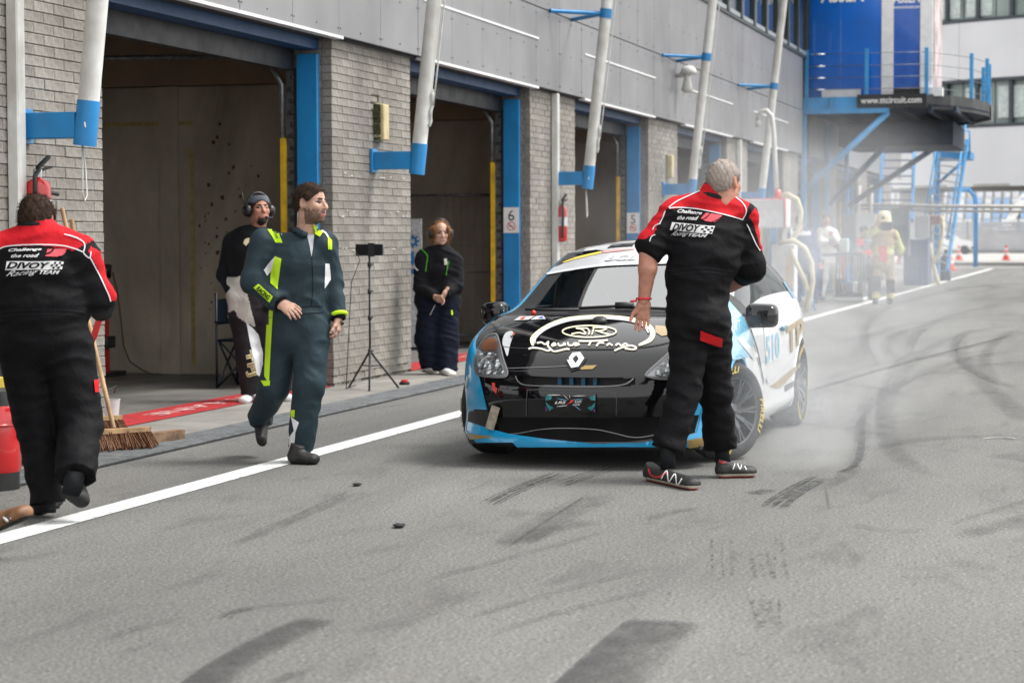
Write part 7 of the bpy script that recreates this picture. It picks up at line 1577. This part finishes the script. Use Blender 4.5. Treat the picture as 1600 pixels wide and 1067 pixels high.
# stairs
def stair(label, X, L0, L1, R0, R1, n, m, mr):
    o = thing('steel_stair', label, 'stairs', (X, onx(*L0, X)[1], 0)); L = lambda t: np.array(onx(L0[0]+(L1[0]-L0[0])*t, L0[1]+(L1[1]-L0[1])*t, X)); Rr = lambda t: np.array(onx(R0[0]+(R1[0]-R0[0])*t, R0[1]+(R1[1]-R0[1])*t, X)); d = np.array([2.2, 0, 0])
    for f_ in (L, Rr): TB().beam(tuple(f_(0)-d*.0), tuple(f_(1)+d), .08, .15).part('stringer', m, o)
    for k in range(n): t = (k+.5)/n; TB().beam(tuple(L(t)+d*t), tuple(Rr(t)+d*t), .24, .035).part('tread', mr, o)
    for f_ in (L, Rr): TB().tube([tuple(f_(0)+np.array([0, 0, .9])), tuple(f_(1)+d+np.array([0, 0, .9]))], .03, 8).part('handrail', m, o, True)
    return o
stair('dark blue steel stair under the platform behind the firefighter', 61, (1374, 345), (1368, 228), (1425, 345), (1418, 228), 9, BLUE, NAVY)
stair('pale blue steel stair rising towards the white tower', 66, (1443, 400), (1462, 215), (1480, 420), (1504, 215), 16, BLUEL, mat('tread_grey', (.35, .36, .37), .6))
o = thing('stair_landing', 'small blue landing with railing against the white tower', 'landing', (70, 5, 4)); a, b = onx(1458, 240, 70), onx(1516, 246, 70); TB().box(70, 72, b[1], a[1], b[2]-.05, a[2]+.05).part('landing_deck', BLUE, o)
for x in (1467, 1490, 1503, 1515): p = onx(x, 240, 70); TB().tube([tuple(p), (70, p[1], onx(x, 205, 70)[2])], .03, 6).part('railing_post', BLUEL, o, True)
for y in (205, 220): TB().tube([tuple(onx(1462, y, 70)), tuple(onx(1516, y, 70))], .025, 6).part('railing_bar', BLUEL, o, True)
TB().tube([tuple(onx(1510, 248, 70)), tuple(onx(1468, 285, 70))], .05, 8).part('landing_brace', BLUE, o, True); TB().box(70.2, 70.5, onx(1467, 300, 70)[1], onx(1459, 300, 70)[1], 0, onx(1460, 250, 70)[2]).part('landing_column', BLUE, o)
# white round control tower
TWX = 100.0; o = TW = thing('control_tower', 'rounded white control tower with dark window bands', 'tower', (TWX, 0, 0)); WPAN = mat('tower_panel', (.60, .60, .62), .5, var=.04, vscale=.4); TGL = mat('tower_glass', (.07, .10, .10), .12, var=.6, vscale=.35, col2=(.28, .34, .32)); TFR = mat('tower_frame', (.035, .045, .055), .5)
zr = lambda y: onx(1560, y, TWX)[2]
cxw, cyw_, rw_ = TWX+16, -3.0, 18.0
def arc(z0, z1, r, m, nm, n=26, a0=100, a1=260, gap=.0, th=.25, parts=True, pick=None):
    for k in range(n):
        if pick and not pick(k): continue
        t0, t1 = math.radians(a0+(a1-a0)*(k+gap)/n), math.radians(a0+(a1-a0)*(k+1-gap)/n)
        pl = [(cxw+r*math.cos(t0), cyw_+r*math.sin(t0)), (cxw+r*math.cos(t1), cyw_+r*math.sin(t1)), (cxw+(r-th)*math.cos(t1), cyw_+(r-th)*math.sin(t1)), (cxw+(r-th)*math.cos(t0), cyw_+(r-th)*math.sin(t0))]
        TB().prism([(x, y, z0) for x, y in pl], (0, 0, z1-z0)).part(nm, m if not callable(m) else m(k), o)
arc(zr(291), zr(196), rw_, WPAN, 'wall_panel', 14, gap=.003); arc(zr(122), zr(28), rw_, WPAN, 'wall_panel', 14, gap=.003); arc(zr(196), zr(122), rw_-.35, TGL, 'window_pane', 28, gap=.02); arc(zr(28), zr(-60), rw_-.35, TGL, 'window_pane', 28, gap=.02)
arc(zr(194), zr(124), rw_-.15, TFR, 'window_mullion', 28, gap=.45, th=.3); arc(zr(28), zr(-60), rw_-.15, TFR, 'window_mullion', 28, gap=.45, th=.3); arc(zr(198), zr(193), rw_+.03, TFR, 'window_sill', 14); arc(zr(126), zr(121), rw_+.03, TFR, 'window_head', 14); arc(zr(31), zr(26), rw_+.03, TFR, 'window_sill', 14)
arc(zr(184), zr(134), rw_-.30, mat('window_blind', (.50, .56, .54), .7), 'window_blind', 28, gap=.10, th=.05, pick=lambda k: k % 3 != 1); arc(zr(22), zr(-60), rw_-.30, MATS['window_blind'], 'window_blind', 28, gap=.10, th=.05, pick=lambda k: k % 3 != 0)
n_ = 26; TB().prism([(cxw+(rw_-.05)*math.cos(math.radians(100+160*k/n_)), cyw_+(rw_-.05)*math.sin(math.radians(100+160*k/n_)), zr(291)) for k in range(n_+1)], (0, 0, .12)).part('tower_soffit', mat('tower_soffit', (.35, .34, .32), .7), o)
TB().prism([(cxw+(rw_-.6)*math.cos(math.radians(100+160*k/n_)), cyw_+(rw_-.6)*math.sin(math.radians(100+160*k/n_)), zr(285)) for k in range(n_+1)], (0, 0, 14)).part('tower_core', mat('tower_core', (.03, .035, .04), .8), o)
a_, b_ = onx(1405, 300, TWX+6), onx(1458, 300, TWX+6); TB().box(TWX+6, TWX+14, b_[1], a_[1], 0, zr(289)).part('stair_shaft', WPAN, o)
# steel goal frame under the tower
o = thing('gantry_frame', 'slim blue steel portal frame under the tower', 'frame', (96, 5, 0)); a, b = onx(1490, 297, 96), onx(1525, 297, 96); TB().tube([tuple(a), (96, b[1]+.3, a[2]), (96, b[1]+.05, a[2]-.3), (96, b[1], a[2]-.8), (96, b[1], 0)], .10, 8).part('frame_tube', BLUE, o, True)
# ribbed grey fence and grandstand
FX = 168.0; FEN = mat('fence_grey', (.42, .42, .44), .6, var=.08, vscale=.5); ztf = onx(1560, 346, FX)[2]
o = thing('boundary_fence', 'long pale grey fence of horizontal boards behind the cones', 'fence', (FX, 0, 0))
for k in range(6):
    y0 = 18-k*6.9
    for j in range(8): z0 = .25+j*(ztf-.25)/8; TB().box(FX, FX+.08, y0-6.8, y0, z0, z0+(ztf-.25)/8-.04, bev=.02).part('fence_board', FEN, o)
    TB().box(FX+.0, FX+.25, y0-.06, y0+.10, .0, ztf+.05).part('fence_post', mat('fence_post_grey', (.34, .34, .36), .6), o)
TB().box(FX-.3, FX+.3, -25, 19, .0, .24).part('fence_footing', mat('kerb_grey', (.25, .25, .25), .8), o)
o = GST = thing('grandstand', 'distant grandstand with rows of white and pale blue seats', 'grandstand', (190, 0, 0)); SEATS = [mat('seat_white', (.72, .73, .75), .6), mat('seat_pale_blue', (.35, .50, .72), .6), mat('seat_blue', (.10, .28, .60), .6), mat('seat_cream', (.7, .66, .55), .6)]
st_ = TB(); rg = random.Random(2)
for r in range(16):
    X = 190+r*.85; z = 1.6+r*.62; TB().box(X, X+.85, -30, 26, 0 if r == 0 else z-1.2, z).part('terrace_step', mat('stand_concrete', (.45, .45, .44), .8), o)
    for k in range(70): y = -29+k*.78; st_.box(X+.2, X+.6, y, y+.5, z+.02, z+.55, rg.choices((0, 1, 2, 3), (6, 4, 1, 1))[0])
st_.part('seats', SEATS, o)['kind'] = 'stuff'
for (y0, y1) in ((9.5, 4.5), (-6, -11)): TB().beam((190, y0, 1.7), (203, y1, 11.5), .8, .15).part('stand_aisle', MATS['stand_concrete'], o)
# cones
CORG = mat('cone_orange', (.75, .07, .03), .5, var=.06); CWH = mat('cone_white', (.75, .75, .74), .5)
for (x, y, lb) in ((1484, 423, 'nearest red and white traffic cone, beside the pale blue stair foot'), (1498, 407, 'red and white traffic cone before the parked white car'), (1572, 407, 'red and white traffic cone alone at the right by the fence')):
    p = onz(x, y); o = thing('traffic_cone', lb, 'cone', (p[0], p[1], 0), 'traffic cones across the pit lane exit'); h_ = .85; rr = lambda z: .17*(1-z/h_)+.035
    TB().box(p[0]-.26, p[0]+.26, p[1]-.26, p[1]+.26, .008, .05, bev=.01).part('base', CORG, o)
    for z0, z1, m in ((.05, .28, CORG), (.28, .42, CWH), (.42, .56, CORG), (.56, .68, CWH), (.68, .85, CORG)): TB().lathe([(rr(z0), z0), (rr(z1), z1)], (p[0], p[1], 0), (0, 0, 1), 16).part('cone_band', m, o, True, 40)
# parked white car beyond
o = thing('parked_car', 'white parked car half hidden behind the stair, by the fence', 'car', (160, 11, 0)); cx0, yc = 158.5, onx(1495, 390, 158.5)[1]
prof = [(0, .35), (.0, .75), (.35, .98), (1.1, 1.08), (1.7, 1.52), (3.0, 1.56), (3.9, 1.12), (4.2, 1.0), (4.25, .4)]
for nm, ya, yb, m in (('body', -2.4, 2.2, PWHITE),):
    pts = [(cx0+.9*0, yc-q[0]+2.2, q[1]) for q in prof]; TB().prism([(cx0, yc-1.35+q[0]*1.0, q[1]) for q in prof], (1.75, 0, 0)).part('body', PWHITE, o, False)
for yy in (-.55, 2.05):
    for xx in (cx0+.02, cx0+1.65): TB().lathe([(.18, -.1), (.32, -.1), (.33, 0), (.32, .1), (.18, .1)], (xx, yc+yy, .33), (1, 0, 0), 24).part('wheel', TYRE, o, True)
TB().prism([(cx0-.004, yc+.32, 1.08), (cx0-.004, yc+.55, 1.45), (cx0-.004, yc+1.6, 1.48), (cx0-.004, yc+1.9, 1.14)], (.002, 0, 0)).part('window', GLASSW, o); TB().box(cx0-.01, cx0+.2, yc-1.37, yc-1.1, .68, .86).part('headlamp', BEZ, o); TB().box(cx0-.012, cx0+.3, yc-1.375, yc-1.0, .40, .55).part('grille', BLACKM, o)
# ------------------------------------------------------------------ tyre smoke drifting across the lane
def smoke():
    bm = bmesh.new(); bmesh.ops.create_cube(bm, size=2); me = bpy.data.meshes.new('tyre_smoke'); bm.to_mesh(me); bm.free()
    o = link('tyre_smoke', me); o['kind'] = 'stuff'; o.location = (28, 3.4, 1.8); o.scale = (17, 4.6, 2.0-.003)
    tag(o, 'pale blue-grey tyre smoke drifting past the car and down the lane', 'smoke')
    m = bpy.data.materials.new('tyre_smoke'); m.use_nodes = True; nt = m.node_tree; nt.nodes.remove(nt.nodes['Principled BSDF'])
    pv = _nd(nt, 'ShaderNodeVolumePrincipled'); pv.inputs['Color'].default_value = (.95, .97, 1.0, 1); pv.inputs['Anisotropy'].default_value = .2
    tc = _nd(nt, 'ShaderNodeTexCoord'); geo = _nd(nt, 'ShaderNodeNewGeometry')
    def blob(c, r, dens):
        mp = _nd(nt, 'ShaderNodeMapping', vector_type='TEXTURE'); mp.inputs['Location'].default_value = c; mp.inputs['Scale'].default_value = r; nt.links.new(geo.outputs['Position'], mp.inputs['Vector'])
        ln = _nd(nt, 'ShaderNodeVectorMath', operation='LENGTH'); nt.links.new(mp.outputs[0], ln.inputs[0])
        mr = _nd(nt, 'ShaderNodeMapRange', interpolation_type='SMOOTHSTEP'); mr.inputs['From Min'].default_value = 1.0; mr.inputs['From Max'].default_value = 0.1; mr.inputs['To Min'].default_value = 0; mr.inputs['To Max'].default_value = dens
        nt.links.new(ln.outputs['Value'], mr.inputs['Value']); return mr.outputs[0]
    bl = [blob((13.6, 1.95, .35), (1.3, .95, .8), .30), blob((16.6, 2.1, 1.0), (3.2, 1.7, 1.6), .14), blob((21, 3.2, 1.3), (6.5, 2.5, 1.9), .030), blob((33, 4.6, 1.7), (13, 2.8, 2.2), .011)]
    acc = bl[0]
    for b in bl[1:]:
        a = _nd(nt, 'ShaderNodeMath', operation='ADD'); nt.links.new(acc, a.inputs[0]); nt.links.new(b, a.inputs[1]); acc = a.outputs[0]
    n = _nd(nt, 'ShaderNodeTexNoise'); n.inputs['Scale'].default_value = 1.15; n.inputs['Detail'].default_value = 6; n.inputs['Distortion'].default_value = 1.0; nt.links.new(geo.outputs['Position'], n.inputs['Vector'])
    mr = _nd(nt, 'ShaderNodeMapRange'); mr.inputs['From Min'].default_value = .42; mr.inputs['From Max'].default_value = .64; mr.inputs['To Min'].default_value = .05; mr.inputs['To Max'].default_value = 2.4; nt.links.new(n.outputs['Fac'], mr.inputs['Value'])
    mu = _nd(nt, 'ShaderNodeMath', operation='MULTIPLY'); nt.links.new(acc, mu.inputs[0]); nt.links.new(mr.outputs[0], mu.inputs[1]); nt.links.new(mu.outputs[0], pv.inputs['Density'])
    nt.links.new(pv.outputs[0], nt.nodes['Material Output'].inputs['Volume']); me.materials.append(m)
smoke()
